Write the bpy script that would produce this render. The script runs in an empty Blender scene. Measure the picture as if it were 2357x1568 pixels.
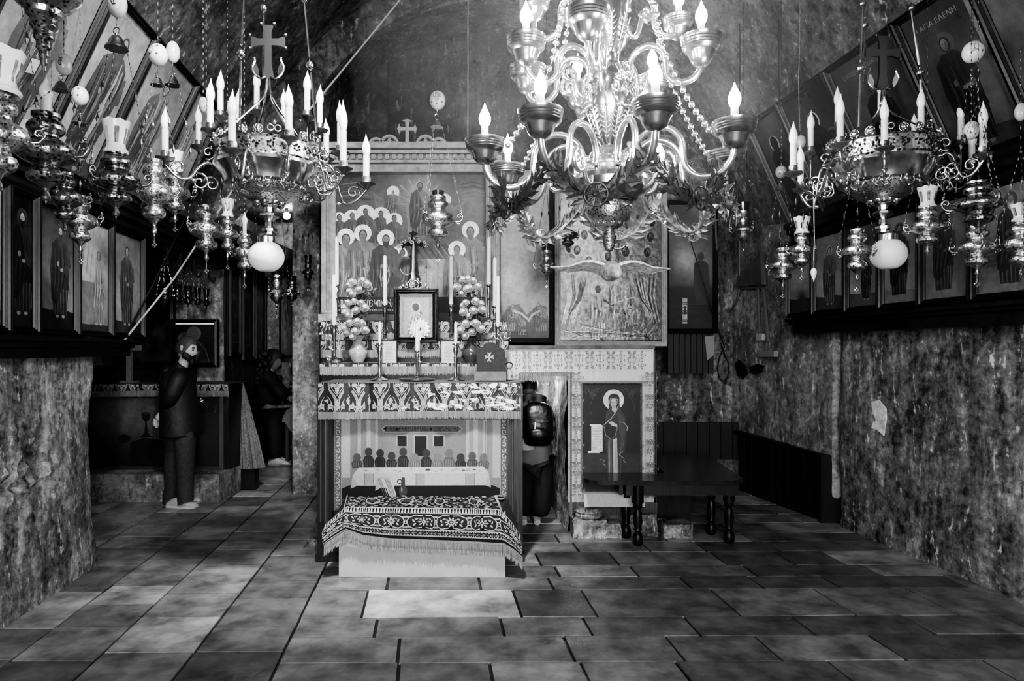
import bpy, math, random
from mathutils import Vector as V, Matrix, noise
R = random.Random(7)
sc = bpy.context.scene
C = sc.collection
pi = math.pi
F, CX, CY, H = 1571.3, 1178.5, 806.0, 1.63   # focal length in photo pixels, principal point, eye height

def P(px, py, Y):
    return V(((px-CX)/F*Y, Y, H+(CY-py)/F*Y))
def S(px, Y):
    return px/F*Y

# ------------------------------------------------------------------ materials
MATS = {}
def nd(nt, t, **kw):
    n = nt.nodes.new(t)
    for k, v in kw.items():
        if k.startswith('i_'):
            key = k[2:]
            n.inputs[int(key) if key.isdigit() else key.replace('_', ' ')].default_value = v
        else:
            setattr(n, k, v)
    return n
def g3(c): return (c, c, c, 1)
def mat(name, c=.5, r=.5, m=0., ns=0, na=0, bs=0, bd=.3, vc=False, stretch=None, spec=None, emit=0, trans=0, alpha=1, coat=0, dist=.01):
    if name in MATS: return MATS[name]
    M = bpy.data.materials.new(name); M.use_nodes = True; nt = M.node_tree; L = nt.links
    b = nt.nodes['Principled BSDF']
    b.inputs['Base Color'].default_value = g3(c); b.inputs['Roughness'].default_value = r; b.inputs['Metallic'].default_value = m
    if spec is not None: b.inputs['Specular IOR Level'].default_value = spec
    if emit: b.inputs['Emission Color'].default_value = (1, 1, 1, 1); b.inputs['Emission Strength'].default_value = emit
    if trans: b.inputs['Transmission Weight'].default_value = trans
    if coat: b.inputs['Coat Weight'].default_value = coat; b.inputs['Coat Roughness'].default_value = .15
    b.inputs['Alpha'].default_value = alpha
    co = None
    if ns or bs:
        tc = nd(nt, 'ShaderNodeTexCoord'); co = tc.outputs['Object']
        if stretch:
            mp = nd(nt, 'ShaderNodeMapping'); mp.inputs['Scale'].default_value = stretch
            L.new(co, mp.inputs['Vector']); co = mp.outputs['Vector']
    src = None
    if vc:
        at = nd(nt, 'ShaderNodeAttribute', attribute_name='Col'); src = at.outputs['Color']
    if ns:
        n = nd(nt, 'ShaderNodeTexNoise', i_Scale=ns, i_Detail=3., i_Roughness=.65); L.new(co, n.inputs['Vector'])
        mr = nd(nt, 'ShaderNodeMapRange'); mr.inputs[1].default_value = .3; mr.inputs[2].default_value = .7
        mr.inputs[3].default_value = 1-na; mr.inputs[4].default_value = 1+na
        L.new(n.outputs['Fac'], mr.inputs[0])
        mx = nd(nt, 'ShaderNodeMix', data_type='RGBA', blend_type='MULTIPLY'); mx.inputs[0].default_value = 1
        mx.inputs[6].default_value = g3(c)
        if src: L.new(src, mx.inputs[6])
        L.new(mr.outputs[0], mx.inputs[7]); src = mx.outputs[2]
    if src: L.new(src, b.inputs['Base Color'])
    if bs:
        n = nd(nt, 'ShaderNodeTexNoise', i_Scale=bs, i_Detail=2.); L.new(co, n.inputs['Vector'])
        bp = nd(nt, 'ShaderNodeBump', i_Strength=bd, i_Distance=dist); L.new(n.outputs['Fac'], bp.inputs['Height'])
        L.new(bp.outputs['Normal'], b.inputs['Normal'])
    MATS[name] = M
    return M

def plaster(name, lo, hi, streak=.5, scale=1.0, bump=.5, rough=.85, bias=.5):
    """old soot-stained plaster: blotches, flakes and vertical run marks"""
    M = bpy.data.materials.new(name); M.use_nodes = True; nt = M.node_tree; L = nt.links
    b = nt.nodes['Principled BSDF']; b.inputs['Roughness'].default_value = rough
    tc = nd(nt, 'ShaderNodeTexCoord')
    mp = nd(nt, 'ShaderNodeMapping'); mp.inputs['Scale'].default_value = (4.2*scale, 4.2*scale, .8*scale); L.new(tc.outputs['Object'], mp.inputs[0])
    n1 = nd(nt, 'ShaderNodeTexNoise', i_Scale=1.1*scale, i_Detail=6., i_Roughness=.66, i_Distortion=1.1); L.new(tc.outputs['Object'], n1.inputs['Vector'])
    n2 = nd(nt, 'ShaderNodeTexNoise', i_Scale=1.2, i_Detail=3., i_Roughness=.7); L.new(mp.outputs[0], n2.inputs['Vector'])
    n3 = nd(nt, 'ShaderNodeTexNoise', i_Scale=17*scale, i_Detail=3., i_Roughness=.75); L.new(tc.outputs['Object'], n3.inputs['Vector'])
    a = nd(nt, 'ShaderNodeMix', data_type='FLOAT'); a.inputs[0].default_value = streak; L.new(n1.outputs['Fac'], a.inputs[2]); L.new(n2.outputs['Fac'], a.inputs[3])
    a2 = nd(nt, 'ShaderNodeMix', data_type='FLOAT'); a2.inputs[0].default_value = .27; L.new(a.outputs[0], a2.inputs[2]); L.new(n3.outputs['Fac'], a2.inputs[3])
    cr = nd(nt, 'ShaderNodeValToRGB'); e = cr.color_ramp.elements
    e[0].position = bias-.1; e[0].color = g3(lo); e[1].position = bias+.12; e[1].color = g3(hi)
    x = e.new(bias); x.color = g3(lo+(hi-lo)*.32)
    L.new(a2.outputs[0], cr.inputs[0])
    fk = nd(nt, 'ShaderNodeTexNoise', i_Scale=24*scale, i_Detail=3., i_Roughness=.6, i_Distortion=.8); L.new(mp.outputs[0], fk.inputs['Vector']); fk.inputs['Scale'].default_value = 4.5
    ad = nd(nt, 'ShaderNodeMath', operation='MULTIPLY_ADD'); ad.inputs[1].default_value = .55; L.new(n3.outputs['Fac'], ad.inputs[0]); L.new(fk.outputs['Fac'], ad.inputs[2])
    wr = nd(nt, 'ShaderNodeMapRange'); wr.inputs[1].default_value = .9; wr.inputs[2].default_value = 1.02; wr.inputs[4].default_value = .8; L.new(ad.outputs[0], wr.inputs[0])
    dr = nd(nt, 'ShaderNodeMapRange'); dr.inputs[1].default_value = .7; dr.inputs[2].default_value = .58; dr.inputs[4].default_value = .6; L.new(ad.outputs[0], dr.inputs[0])
    m1 = nd(nt, 'ShaderNodeMix', data_type='RGBA'); L.new(wr.outputs[0], m1.inputs[0]); L.new(cr.outputs[0], m1.inputs[6]); m1.inputs[7].default_value = g3(min(.8, hi*1.35))
    m2 = nd(nt, 'ShaderNodeMix', data_type='RGBA'); L.new(dr.outputs[0], m2.inputs[0]); L.new(m1.outputs[2], m2.inputs[6]); m2.inputs[7].default_value = g3(lo*.6)
    L.new(m2.outputs[2], b.inputs['Base Color'])
    bp = nd(nt, 'ShaderNodeBump', i_Strength=bump, i_Distance=.03); L.new(a2.outputs[0], bp.inputs['Height']); L.new(bp.outputs[0], b.inputs['Normal'])
    MATS[name] = M
    return M

def embossed(name, c=.62, scale=70., r=.24, dark=.07):
    """chased silver: raised scrollwork with black in the hollows"""
    M = bpy.data.materials.new(name); M.use_nodes = True; nt = M.node_tree; L = nt.links
    b = nt.nodes['Principled BSDF']; b.inputs['Metallic'].default_value = 1; b.inputs['Roughness'].default_value = r
    tc = nd(nt, 'ShaderNodeTexCoord')
    n = nd(nt, 'ShaderNodeTexNoise', i_Scale=scale*.5, i_Detail=3., i_Distortion=1.2); L.new(tc.outputs['Object'], n.inputs['Vector'])
    v = nd(nt, 'ShaderNodeTexVoronoi', i_Scale=scale); L.new(tc.outputs['Object'], v.inputs['Vector'])
    a = nd(nt, 'ShaderNodeMix', data_type='FLOAT'); a.inputs[0].default_value = .4; L.new(n.outputs['Fac'], a.inputs[2]); L.new(v.outputs['Distance'], a.inputs[3])
    cr = nd(nt, 'ShaderNodeValToRGB'); e = cr.color_ramp.elements
    e[0].position = .36; e[0].color = g3(dark); e[1].position = .5; e[1].color = g3(c)
    L.new(a.outputs[0], cr.inputs[0]); L.new(cr.outputs[0], b.inputs['Base Color'])
    bp = nd(nt, 'ShaderNodeBump', i_Strength=.55, i_Distance=.006); L.new(a.outputs[0], bp.inputs['Height']); L.new(bp.outputs[0], b.inputs['Normal'])
    MATS[name] = M
    return M

# ------------------------------------------------------------------ objects and properties
ORG = {}
def thing(name, label, cat, loc=(0, 0, 0), group=None, rz=0):
    o = bpy.data.objects.new(name, None); C.objects.link(o); o.location = loc; o.rotation_euler = (0, 0, rz)
    o.empty_display_size = .05
    o['label'] = label; o['category'] = cat
    if group: o['group'] = group
    ORG[o.name] = V(loc) if not rz else None
    return o
def tag(o, label, cat, group=None, kind=None):
    o['label'] = label; o['category'] = cat
    if group: o['group'] = group
    if kind: o['kind'] = kind
    return o
def dup(root, loc=None, label=None, rz=None, scale=None):
    r = root.copy(); C.objects.link(r)
    if loc is not None: r.location = loc
    if rz is not None: r.rotation_euler = (0, 0, rz)
    if scale is not None: r.scale = (scale,)*3
    if label: r['label'] = label
    for ch in list(root.children):
        c = ch.copy(); C.objects.link(c); c.parent = r
        for gch in list(ch.children):
            d = gch.copy(); C.objects.link(d); d.parent = c
    return r

class MB:
    def __init__(s): s.v = []; s.f = []; s.c = []; s.col = False
    def add(s, vs, fs, c=None):
        o = len(s.v); s.v += [tuple(x) for x in vs]; s.f += [tuple(i+o for i in f) for f in fs]
        if c is not None: s.col = True
        if isinstance(c, (list, tuple)): s.c += list(c)
        else: s.c += [c if c is not None else .5]*len(vs)
        return s
    def box(s, x0, x1, y0, y1, z0, z1, c=None):
        vs = [(x, y, z) for z in (z0, z1) for y in (y0, y1) for x in (x0, x1)]
        return s.add(vs, [(0, 2, 3, 1), (4, 5, 7, 6), (0, 1, 5, 4), (2, 6, 7, 3), (0, 4, 6, 2), (1, 3, 7, 5)], c)
    def obox(s, o, a, b, d, c=None):
        """box spanned by three edge vectors from corner o"""
        o, a, b, d = V(o), V(a), V(b), V(d)
        vs = [o, o+a, o+b, o+a+b, o+d, o+a+d, o+b+d, o+a+b+d]
        fs = [(0, 2, 3, 1), (4, 5, 7, 6), (0, 1, 5, 4), (2, 6, 7, 3), (0, 4, 6, 2), (1, 3, 7, 5)]
        if a.cross(b).dot(d) < 0: fs = [f[::-1] for f in fs]
        return s.add(vs, fs, c)
    def lathe(s, prof, o=(0, 0, 0), n=20, axis=None, c=None, flute=0, fa=0.):
        """prof: (radius, height) rows from bottom to top"""
        o = V(o); q = V((0, 0, 1)).rotation_difference(V(axis)) if axis is not None else None
        vs = []
        for r, z in prof:
            for k in range(n):
                a = 2*pi*k/n; rr = r*(1+fa*math.cos(flute*a)) if flute else r
                p = V((rr*math.cos(a), rr*math.sin(a), z))
                if q: p = q @ p
                vs.append(o+p)
        fs = [(i*n+k, i*n+(k+1) % n, (i+1)*n+(k+1) % n, (i+1)*n+k) for i in range(len(prof)-1) for k in range(n)]
        if prof[0][0] > 1e-5: fs.append(tuple(range(n))[::-1])
        if prof[-1][0] > 1e-5: fs.append(tuple((len(prof)-1)*n+k for k in range(n)))
        return s.add(vs, fs, c)
    def tube(s, pts, r, n=6, c=None, flat=None, sm=1):
        pts = [V(p) for p in pts]; rs = list(r) if isinstance(r, (list, tuple)) else [r]*len(pts)
        if sm > 1 and len(pts) > 2:   # round the corners (Catmull-Rom)
            q, w = [], []; L = len(pts)-1
            for i in range(L):
                a, b, d, e = pts[max(i-1, 0)], pts[i], pts[i+1], pts[min(i+2, L)]
                for k in range(sm):
                    t = k/sm; q.append(.5*(2*b+(d-a)*t+(2*a-5*b+4*d-e)*t*t+(3*b-a-3*d+e)*t*t*t)); w.append(rs[i]+(rs[i+1]-rs[i])*t)
            pts, rs = q+[pts[-1]], w+[rs[-1]]
        vs = []; up = None; m = len(pts)
        for i, p in enumerate(pts):
            t = (pts[min(i+1, m-1)]-pts[max(i-1, 0)])
            t = t.normalized() if t.length > 1e-9 else V((0, 0, 1))
            if up is None:
                up = V((0, 0, 1)) if abs(t.z) < .9 else V((1, 0, 0))
            a = (up-t*up.dot(t))
            a = a.normalized() if a.length > 1e-6 else t.orthogonal().normalized()
            b = t.cross(a); up = a
            for k in range(n):
                w = 2*pi*k/n
                vs.append(p+(a*math.cos(w)+b*math.sin(w)*(flat or 1))*rs[i])
        fs = [(i*n+k, i*n+(k+1) % n, (i+1)*n+(k+1) % n, (i+1)*n+k) for i in range(m-1) for k in range(n)]
        fs += [tuple(range(n))[::-1], tuple((m-1)*n+k for k in range(n))]
        return s.add(vs, fs, c)
    def sph(s, o, r, nu=12, nv=8, c=None, q=None):
        r = r if isinstance(r, (list, tuple)) else (r, r, r); o = V(o)
        vs = []
        for j in range(nv+1):
            t = pi*j/nv
            for k in range(nu):
                a = 2*pi*k/nu
                p = V((r[0]*math.sin(t)*math.cos(a), r[1]*math.sin(t)*math.sin(a), -r[2]*math.cos(t)))
                if q: p = q @ p
                vs.append(o+p)
        fs = [(j*nu+k, j*nu+(k+1) % nu, (j+1)*nu+(k+1) % nu, (j+1)*nu+k) for j in range(nv) for k in range(nu)]
        return s.add(vs, fs, c)
    def prism(s, pts, d, c=None):
        """polygon (3D points, in order) pushed along d"""
        pts = [V(p) for p in pts]; d = V(d); n = len(pts)
        return s.add(pts+[p+d for p in pts], [tuple(range(n))[::-1], tuple(range(n, 2*n))]+[(i, (i+1) % n, n+(i+1) % n, n+i) for i in range(n)], c)
    def torus(s, o, R0, r, a=(1, 0, 0), b=(0, 0, 1), n=16, m=6, c=None):
        o, a, b = V(o), V(a), V(b)
        pts = [o+(a*math.cos(2*pi*i/n)+b*math.sin(2*pi*i/n))*R0 for i in range(n+1)]
        return s.tube(pts, r, m, c)
    def links(s, p0, p1, w=.006, step=.022, sag=0., c=None):
        """chain of slim links along a line"""
        p0, p1 = V(p0), V(p1); L = (p1-p0).length; n = max(2, int(L/step)); d = (p1-p0).normalized()
        a = d.orthogonal().normalized(); b = d.cross(a)
        for i in range(n):
            t0, t1 = i/n, (i+1.12)/n
            q0, q1 = p0.lerp(p1, t0), p0.lerp(p1, t1)
            q0.z -= sag*4*t0*(1-t0); q1.z -= sag*4*t1*(1-t1)
            mid = (q0+q1)/2; e, f = (a, b) if i % 2 else (b, a)
            s.add([q0, mid+e*w, mid+f*w*.35, mid-e*w, mid-f*w*.35, q1], [(0, 2, 1), (0, 3, 2), (0, 4, 3), (0, 1, 4), (5, 1, 2), (5, 2, 3), (5, 3, 4), (5, 4, 1)], c)
        return s
    def build(s, name, m, parent=None, smooth=False, sharp=40):
        o0 = ORG.get(parent.name, V()) if parent else V()
        me = bpy.data.meshes.new(name)
        me.from_pydata([(x-o0.x, y-o0.y, z-o0.z) for x, y, z in s.v] if o0.length else s.v, [], s.f)
        if s.col:
            at = me.color_attributes.new('Col', 'FLOAT_COLOR', 'POINT')
            buf = []
            for c in s.c: buf += [c, c, c, 1.]
            at.data.foreach_set('color', buf)
        if smooth:
            me.polygons.foreach_set('use_smooth', [True]*len(me.polygons))
            if sharp: me.set_sharp_from_angle(angle=math.radians(sharp))
        me.update()
        o = bpy.data.objects.new(name, me); C.objects.link(o)
        if m: me.materials.append(m)
        if parent: o.parent = parent; ORG[o.name] = o0
        return o
def struct(o):
    o['kind'] = 'structure'
    return o

# ------------------------------------------------------------------ flat painting: coloured shapes laid on a surface map
TXT = {}
def glyphs(body):
    if body in TXT: return TXT[body]
    cu = bpy.data.curves.new('lettering', 'FONT'); cu.body = body; cu.resolution_u = 1; cu.size = 1
    o = bpy.data.objects.new('lettering', cu); C.objects.link(o)
    bpy.context.view_layer.update()
    me = bpy.data.meshes.new_from_object(o.evaluated_get(bpy.context.evaluated_depsgraph_get()))
    vs = [(v.co.x, v.co.y) for v in me.vertices]; fs = [tuple(p.vertices) for p in me.polygons]
    bpy.data.objects.remove(o); bpy.data.curves.remove(cu); bpy.data.meshes.remove(me)
    x0 = min(v[0] for v in vs); x1 = max(v[0] for v in vs)
    TXT[body] = ([(x-x0, y) for x, y in vs], fs, x1-x0)
    return TXT[body]

class Paint:
    def __init__(s, fn, N, up=1, step=4e-5):
        s.m = MB(); s.fn = fn; s.N = N if callable(N) else (lambda x, y, n=V(N).normalized(): n); s.up = up; s.k = 0; s.step = step; s.gain = 1; s.keep = .75
    def lay(s, pts, fs, c):
        s.k += 1
        vs = [V(s.fn(x, y))+s.N(x, y)*s.step*s.k for x, y in pts]
        if isinstance(c, tuple):
            ys = [y*s.up for x, y in pts]; a, b = min(ys), max(ys); d = (b-a) or 1
            c = [c[0]+(c[1]-c[0])*(y-a)/d for y in ys]
        if s.gain != 1: c = [x*s.gain if x < s.keep else x for x in c] if isinstance(c, list) else (c*s.gain if c < s.keep else c)
        s.m.add(vs, fs, c)
    def poly(s, pts, c): s.lay(pts, [tuple(range(len(pts)))], c)
    def rect(s, x0, y0, x1, y1, c): s.poly([(x0, y0), (x1, y0), (x1, y1), (x0, y1)], c)
    def grid(s, x0, y0, x1, y1, nx, ny, cf):
        pts = [(x0+(x1-x0)*i/nx, y0+(y1-y0)*j/ny) for j in range(ny+1) for i in range(nx+1)]
        fs = [(j*(nx+1)+i, j*(nx+1)+i+1, (j+1)*(nx+1)+i+1, (j+1)*(nx+1)+i) for j in range(ny) for i in range(nx)]
        s.lay(pts, fs, [cf(x, y) for x, y in pts] if callable(cf) else cf)
    def ell(s, cx, cy, rx, ry, c, rot=0, n=18):
        ca, sa = math.cos(rot), math.sin(rot); pts = []
        for k in range(n):
            a = 2*pi*k/n; u, w = rx*math.cos(a), ry*math.sin(a); pts.append((cx+u*ca-w*sa, cy+u*sa+w*ca))
        s.poly(pts, c)
    def ring(s, cx, cy, r0, r1, c, n=20, a0=0, a1=2*pi):
        pts = []; fs = []
        for k in range(n+1):
            a = a0+(a1-a0)*k/n; pts += [(cx+r0*math.cos(a), cy+r0*math.sin(a)), (cx+r1*math.cos(a), cy+r1*math.sin(a))]
        for k in range(n): fs.append((2*k, 2*k+1, 2*k+3, 2*k+2))
        s.lay(pts, fs, c)
    def line(s, pts, w, c, taper=False):
        n = len(pts); out = []; fs = []
        for i, (x, y) in enumerate(pts):
            x0, y0 = pts[max(i-1, 0)]; x1, y1 = pts[min(i+1, n-1)]; dx, dy = x1-x0, y1-y0; l = math.hypot(dx, dy) or 1
            ww = w*.5*(math.sin(pi*(i+.3)/(n-.4)) if taper else 1)
            out += [(x-dy/l*ww, y+dx/l*ww), (x+dy/l*ww, y-dx/l*ww)]
        for i in range(n-1): fs.append((2*i, 2*i+1, 2*i+3, 2*i+2))
        s.lay(out, fs, c)
    def text(s, body, x, y, w, h, c, rot=0):
        vs, fs, tw = glyphs(body); ca, sa = math.cos(rot), math.sin(rot)
        pts = []
        for a, b in vs:
            u, q = a/tw*w, b*h/.72*s.up; pts.append((x+u*ca-q*sa, y+u*sa+q*ca))
        s.lay(pts, fs, c)
    def build(s, name, m, parent, **k): return s.m.build(name, m, parent, **k)

def spiral(cx, cy, r, turns, a0=0, dirn=1, n=18, rend=.15):
    return [(cx+r*(1-(1-rend)*i/n)*math.cos(a0+dirn*2*pi*turns*i/n), cy+r*(1-(1-rend)*i/n)*math.sin(a0+dirn*2*pi*turns*i/n)) for i in range(n+1)]

def figure(p, x, y, h, rb=.2, mt=.1, halo=.8, sk=.45, hair=.1, beard=None, lean=0, face=0, arms=1, feet=True, hr=.085, seed=0, wide=1.14):
    """a standing robed figure, h tall with its feet at (x, y)"""
    q = random.Random(seed+int(x*37)); u = p.up
    T = lambda a, b: (x+a*h*wide+lean*b*h, y+u*b*h)
    PL = lambda pts, c: p.poly([T(*t) for t in pts], c)
    if halo: p.ell(*T(face*.1, .905), hr*h, hr*h, halo)
    if feet:
        for a in (-.05, .05): p.ell(*T(a, .008), .03*h, .02*h, sk*.8)
    PL([(-.12, .02), (-.145, .3), (-.15, .55), (-.13, .75), (-.05, .83), (.05, .83), (.12, .76), (.15, .55), (.14, .3), (.11, .02)], (rb*.55, rb))
    for k in range(10):
        a = -.11+.024*k; b = q.uniform(.35, .72)
        p.line([T(a, .03), T(a+q.uniform(-.01, .01), b*.5), T(a*.7+q.uniform(-.02, .02), b)], .014*h, rb*(1.9 if k % 2 else .3), True)
    PL([(-.15, .18), (-.17, .5), (-.14, .76), (-.05, .84), (.0, .7), (.03, .52), (.14, .4), (.15, .3), (.02, .3), (-.06, .12)], (mt*.6, mt))
    for k in range(7):
        a = -.14+.03*k
        p.line([T(a, .2+.02*k), T(a+.03, .45), T(a+.02, .72)], .013*h, mt*(2. if k % 2 else .3), True)
    if arms:
        p.line([T(.13, .72), T(.16, .56), T(.05, .5)], .06*h, (rb*.9, rb*1.2)); p.ell(*T(.02, .5), .028*h, .02*h, sk*.75)
        p.ell(*T(-.04, .56), .022*h, .028*h, sk*.65)
    p.ell(*T(0, .9), .05*h, .066*h, hair); p.ell(*T(face*.25, .895), .036*h, .054*h, (sk*.65, sk))
    if beard is not None: p.poly([T(-.036+face*.2, .885), T(-.03+face*.2, .83), T(face*.25, .79), T(.03+face*.25, .83), T(.036+face*.25, .885), T(face*.25, .87)], beard)
    for a in (-.014, .014): p.ell(*T(a+face*.3, .905), .007*h, .005*h, sk*.25, n=6)
    p.line([T(face*.32, .905), T(face*.32+.004, .88)], .006*h, sk*.5)

def rectframe(mb, O, U, W, N, w, h, prof):
    """mitred moulding round a w x h opening; prof rows: (distance outward from the opening, height along N)"""
    O, U, W, N = V(O), V(U).normalized(), V(W).normalized(), V(N).normalized()
    vs = []; n = len(prof)
    for sx, sy in ((0, 0), (1, 0), (1, 1), (0, 1)):
        for d, t in prof:
            vs.append(O+U*(w*sx+d*(1 if sx else -1))+W*(h*sy+d*(1 if sy else -1))+N*t)
    fs = []
    for i in range(4):
        j = (i+1) % 4
        for k in range(n-1): fs.append((i*n+k, i*n+k+1, j*n+k+1, j*n+k))
    mb.add(vs, fs)
# ------------------------------------------------------------------ camera
cam = bpy.data.cameras.new('camera'); co = bpy.data.objects.new('camera', cam); C.objects.link(co)
co.location = (0, 0, H); co.rotation_euler = (pi/2, 0, 0); cam.sensor_width = 36; cam.lens = F/2357*36; cam.shift_y = 22/2357.; cam.clip_end = 60
sc.camera = co

# ------------------------------------------------------------------ room shell
def XL(Y): return -2.5-.12*Y
def XR(Y): return 3.86-.13*Y
def XS(Y): return 3.66-.13*Y
def XB(Y): return 3.03-.22*(Y-6.34)
plaster('plaster_left', .025, .6, .5, 1.3, .6, bias=.5)
plaster('plaster_right', .025, .6, .45, 1.0, .6, bias=.52)
plaster('plaster_vault', .022, .3, .35, .8, .5, bias=.52)
plaster('plaster_back', .015, .13, .25, .8, .4, bias=.53)
plaster('plaster_niche', .06, .5, .3, 1.0, .5, bias=.5)
plaster('rock', .05, .6, .3, 2.2, .9, bias=.5)
wood = mat('dark_wood', .02, .38, ns=9, na=.5, stretch=(9, 9, .8))
woodg = mat('dark_wood_gloss', .012, .36, spec=.3, ns=6, na=.5, bs=30, bd=.1)
slat = mat('board_wood', .014, .5, ns=4, na=.4, stretch=(8, 8, .6))

def nz(p, s): return noise.noise(V(p)*s)
def wallgrid(path, z0, z1, amp, du=.06, dz=.06, rough=None):
    """rough wall sheet along a ground path; displaced along its own normal"""
    pts = []
    for (a, b) in zip(path[:-1], path[1:]):
        a, b = V((*a, 0)), V((*b, 0)); n = max(1, int((b-a).length/du))
        pts += [a.lerp(b, i/n) for i in range(n)]
    pts.append(V((*path[-1], 0)))
    nzv = int((z1-z0)/dz); mb = MB(); vs = []
    for i, p in enumerate(pts):
        t = (pts[min(i+2, len(pts)-1)]-pts[max(i-2, 0)]).normalized(); n = V((t.y, -t.x, 0))
        for j in range(nzv+1):
            z = z0+(z1-z0)*j/nzv; q = p+V((0, 0, z))
            d = amp*(.9*nz(q, 1.1)+.55*nz(q, 3.3)+.28*nz(q, 9))
            if rough: d += rough(q)
            vs.append(q+n*d)
    m = nzv+1
    mb.add(vs, [(i*m+j, (i+1)*m+j, (i+1)*m+j+1, i*m+j+1) for i in range(len(pts)-1) for j in range(nzv)])
    return mb
def rubble(q):
    w = max(0, min(1, (1.35-q.z)*2))*max(0, min(1, (q.z-.45)*3))*max(0, min(1, (4.75-q.y)*4))
    c = noise.voronoi(q*9)[0]
    return w*(.05*(c[1]-c[0])*2-.05)+.03*max(0, 1-q.z*2.5)
struct(wallgrid([(XL(-2.5)-.05, -2.5), (XL(2.5)-.05, 2.5)], 0, 2.8, .05, .2, .2).build('wall_left', MATS['plaster_left'], smooth=True))
struct(wallgrid([(XL(2.5)-.05, 2.5), (XL(4.9)-.03, 4.9), (XL(5.12)-.05, 5.14), (XL(5.2)-.16, 5.26), (-3.6, 5.32), (-5.6, 5.4)], 0, 1.64, .035, .035, .035, rubble).build('wall_left', MATS['plaster_left'], smooth=True))
struct(wallgrid([(XL(2.5)-.09, 2.5), (XL(5.1)-.09, 5.1), (-3.7, 5.2), (-5.6, 5.3)], 1.6, 2.8, .02, .2, .2).build('wall_left', MATS['plaster_left'], smooth=True))
struct(wallgrid([(XB(8.2), 8.2), (XB(6.42), 6.42), (XR(6.4)+.3, 6.40)], 0, 3.3, .03, .05, .05).build('wall_right', MATS['plaster_niche'], smooth=True))
struct(wallgrid([(XR(6.3)+.25, 6.44), (XR(6.34)+.02, 6.36), (XR(6.25)-.02, 6.26), (XR(2.5), 2.5)], 0, 2.0, .035, .04, .04).build('wall_right', MATS['plaster_right'], smooth=True))
struct(wallgrid([(XR(7)+.1, 7.0), (XR(2.5)+.06, 2.5)], 1.9, 3.0, .02, .2, .2).build('wall_right', MATS['plaster_right'], smooth=True))
struct(wallgrid([(XR(2.5), 2.5), (XR(-2.5), -2.5)], 0, 3.0, .04, .2, .2).build('wall_right', MATS['plaster_right'], smooth=True))

def vaultprof(Y):
    l, r = XL(Y)-.1, XR(Y)+.05; c = (l+r)/2
    if Y > 6.4: r = min(r, XB(Y)+.02); 
    return [(l, 2.6), (l, 2.8), (l+.26, 3.4), (l+.52, 4.0), (l+.9, 4.55), (l+1.4, 5.1), (l+2.0, 5.55), (l+2.6, 5.82), (c, 5.95),
            (r-2.5, 5.82), (r-1.9, 5.55), (r-1.3, 5.1), (r-.8, 4.55), (r-.45, 4.0), (r-.2, 3.4), (r, 2.9), (r, 2.7)]
def ceil_z(X, Y):
    pr = vaultprof(Y)
    for (a, za), (b, zb) in zip(pr[:-1], pr[1:]):
        if a <= X <= b and b > a: return za+(zb-za)*(X-a)/(b-a)
    return 4.
mb = MB(); vs = []; rows = [-2.5+.25*i for i in range(46)]; n = 0
for Y in rows:
    pr = vaultprof(Y); fine = []
    for (a, za), (b, zb) in zip(pr[:-1], pr[1:]):
        for k in range(3): fine.append((a+(b-a)*k/3, za+(zb-za)*k/3))
    fine.append(pr[-1]); n = len(fine)
    for x, z in fine:
        d = .06*nz((x, Y, z), 1.3)+.03*nz((x, Y, z), 4)
        vs.append((x, Y, z+abs(d)))
mb.add(vs, [(j*n+i, j*n+i+1, (j+1)*n+i+1, (j+1)*n+i) for j in range(len(rows)-1) for i in range(n-1)])
struct(mb.build('ceiling', MATS['plaster_vault'], smooth=True, sharp=0))

# arch in front of the end wall, its soffit and the end wall itself
def archpt(t, Y=7.6):
    px = 735+(1665-735)*t; a = (px-1200)/465.
    y = 350-370*math.sqrt(max(0, 1-a*a))**.8
    return P(px, y, Y)
mb = MB(); vs = []; N_ = 36
for i in range(N_+1):
    t = i/N_; inn = archpt(t)
    pr = vaultprof(7.6); L_ = len(pr)-1; s_ = t*L_; k = min(int(s_), L_-1); f = s_-k
    out = V((pr[k][0]+(pr[k+1][0]-pr[k][0])*f, 7.6, pr[k][1]+(pr[k+1][1]-pr[k][1])*f+.12))
    step1 = inn.lerp(out, .16)
    d = .05*nz(inn, 2)
    vs += [out, out.lerp(step1, .5)+V((0, -.03+d, 0)), step1+V((0, -.03, 0)), step1+V((0, .1, 0)), inn+V((0, .1+d*.5, 0)), inn+V((d*.5, 1.0, 0))]
mb.add(vs, [(i*6+j, i*6+j+1, (i+1)*6+j+1, (i+1)*6+j) for i in range(N_) for j in range(5)])
struct(mb.build('ceiling_arch', MATS['plaster_vault'], smooth=True, sharp=50))
w = MB()
w.box(-2.6, 2.9, 8.5, 8.7, 0, 6.4)
w.box(P(700, 0, 8.4).x, P(893, 0, 8.4).x, 8.36, 8.55, 0, 6.2)
struct(w.build('wall_back', MATS['plaster_back']))
w = MB(); w.box(P(692, 0, 8.).x, P(752, 0, 8.).x, 7.7, 8.5, 0, 4.1)
struct(w.build('wall_back', MATS['plaster_niche']))
struct(wallgrid([(-3.62, 10.0), (-2.2, 10.0)], 0, 3.6, .02, .1, .1).build('wall_back', MATS['plaster_niche'], smooth=True))
struct(wallgrid([(P(1490, 0, 8.15).x, 8.15), (XB(8.15)+.05, 8.15)], 0, 4.2, .05, .06, .06).build('wall_back', MATS['plaster_right'], smooth=True))
w = MB(); w.box(P(1640, 0, 7.9).x, XB(7.7)+.1, 7.75, 8.2, 2.2, 4.2)
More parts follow.
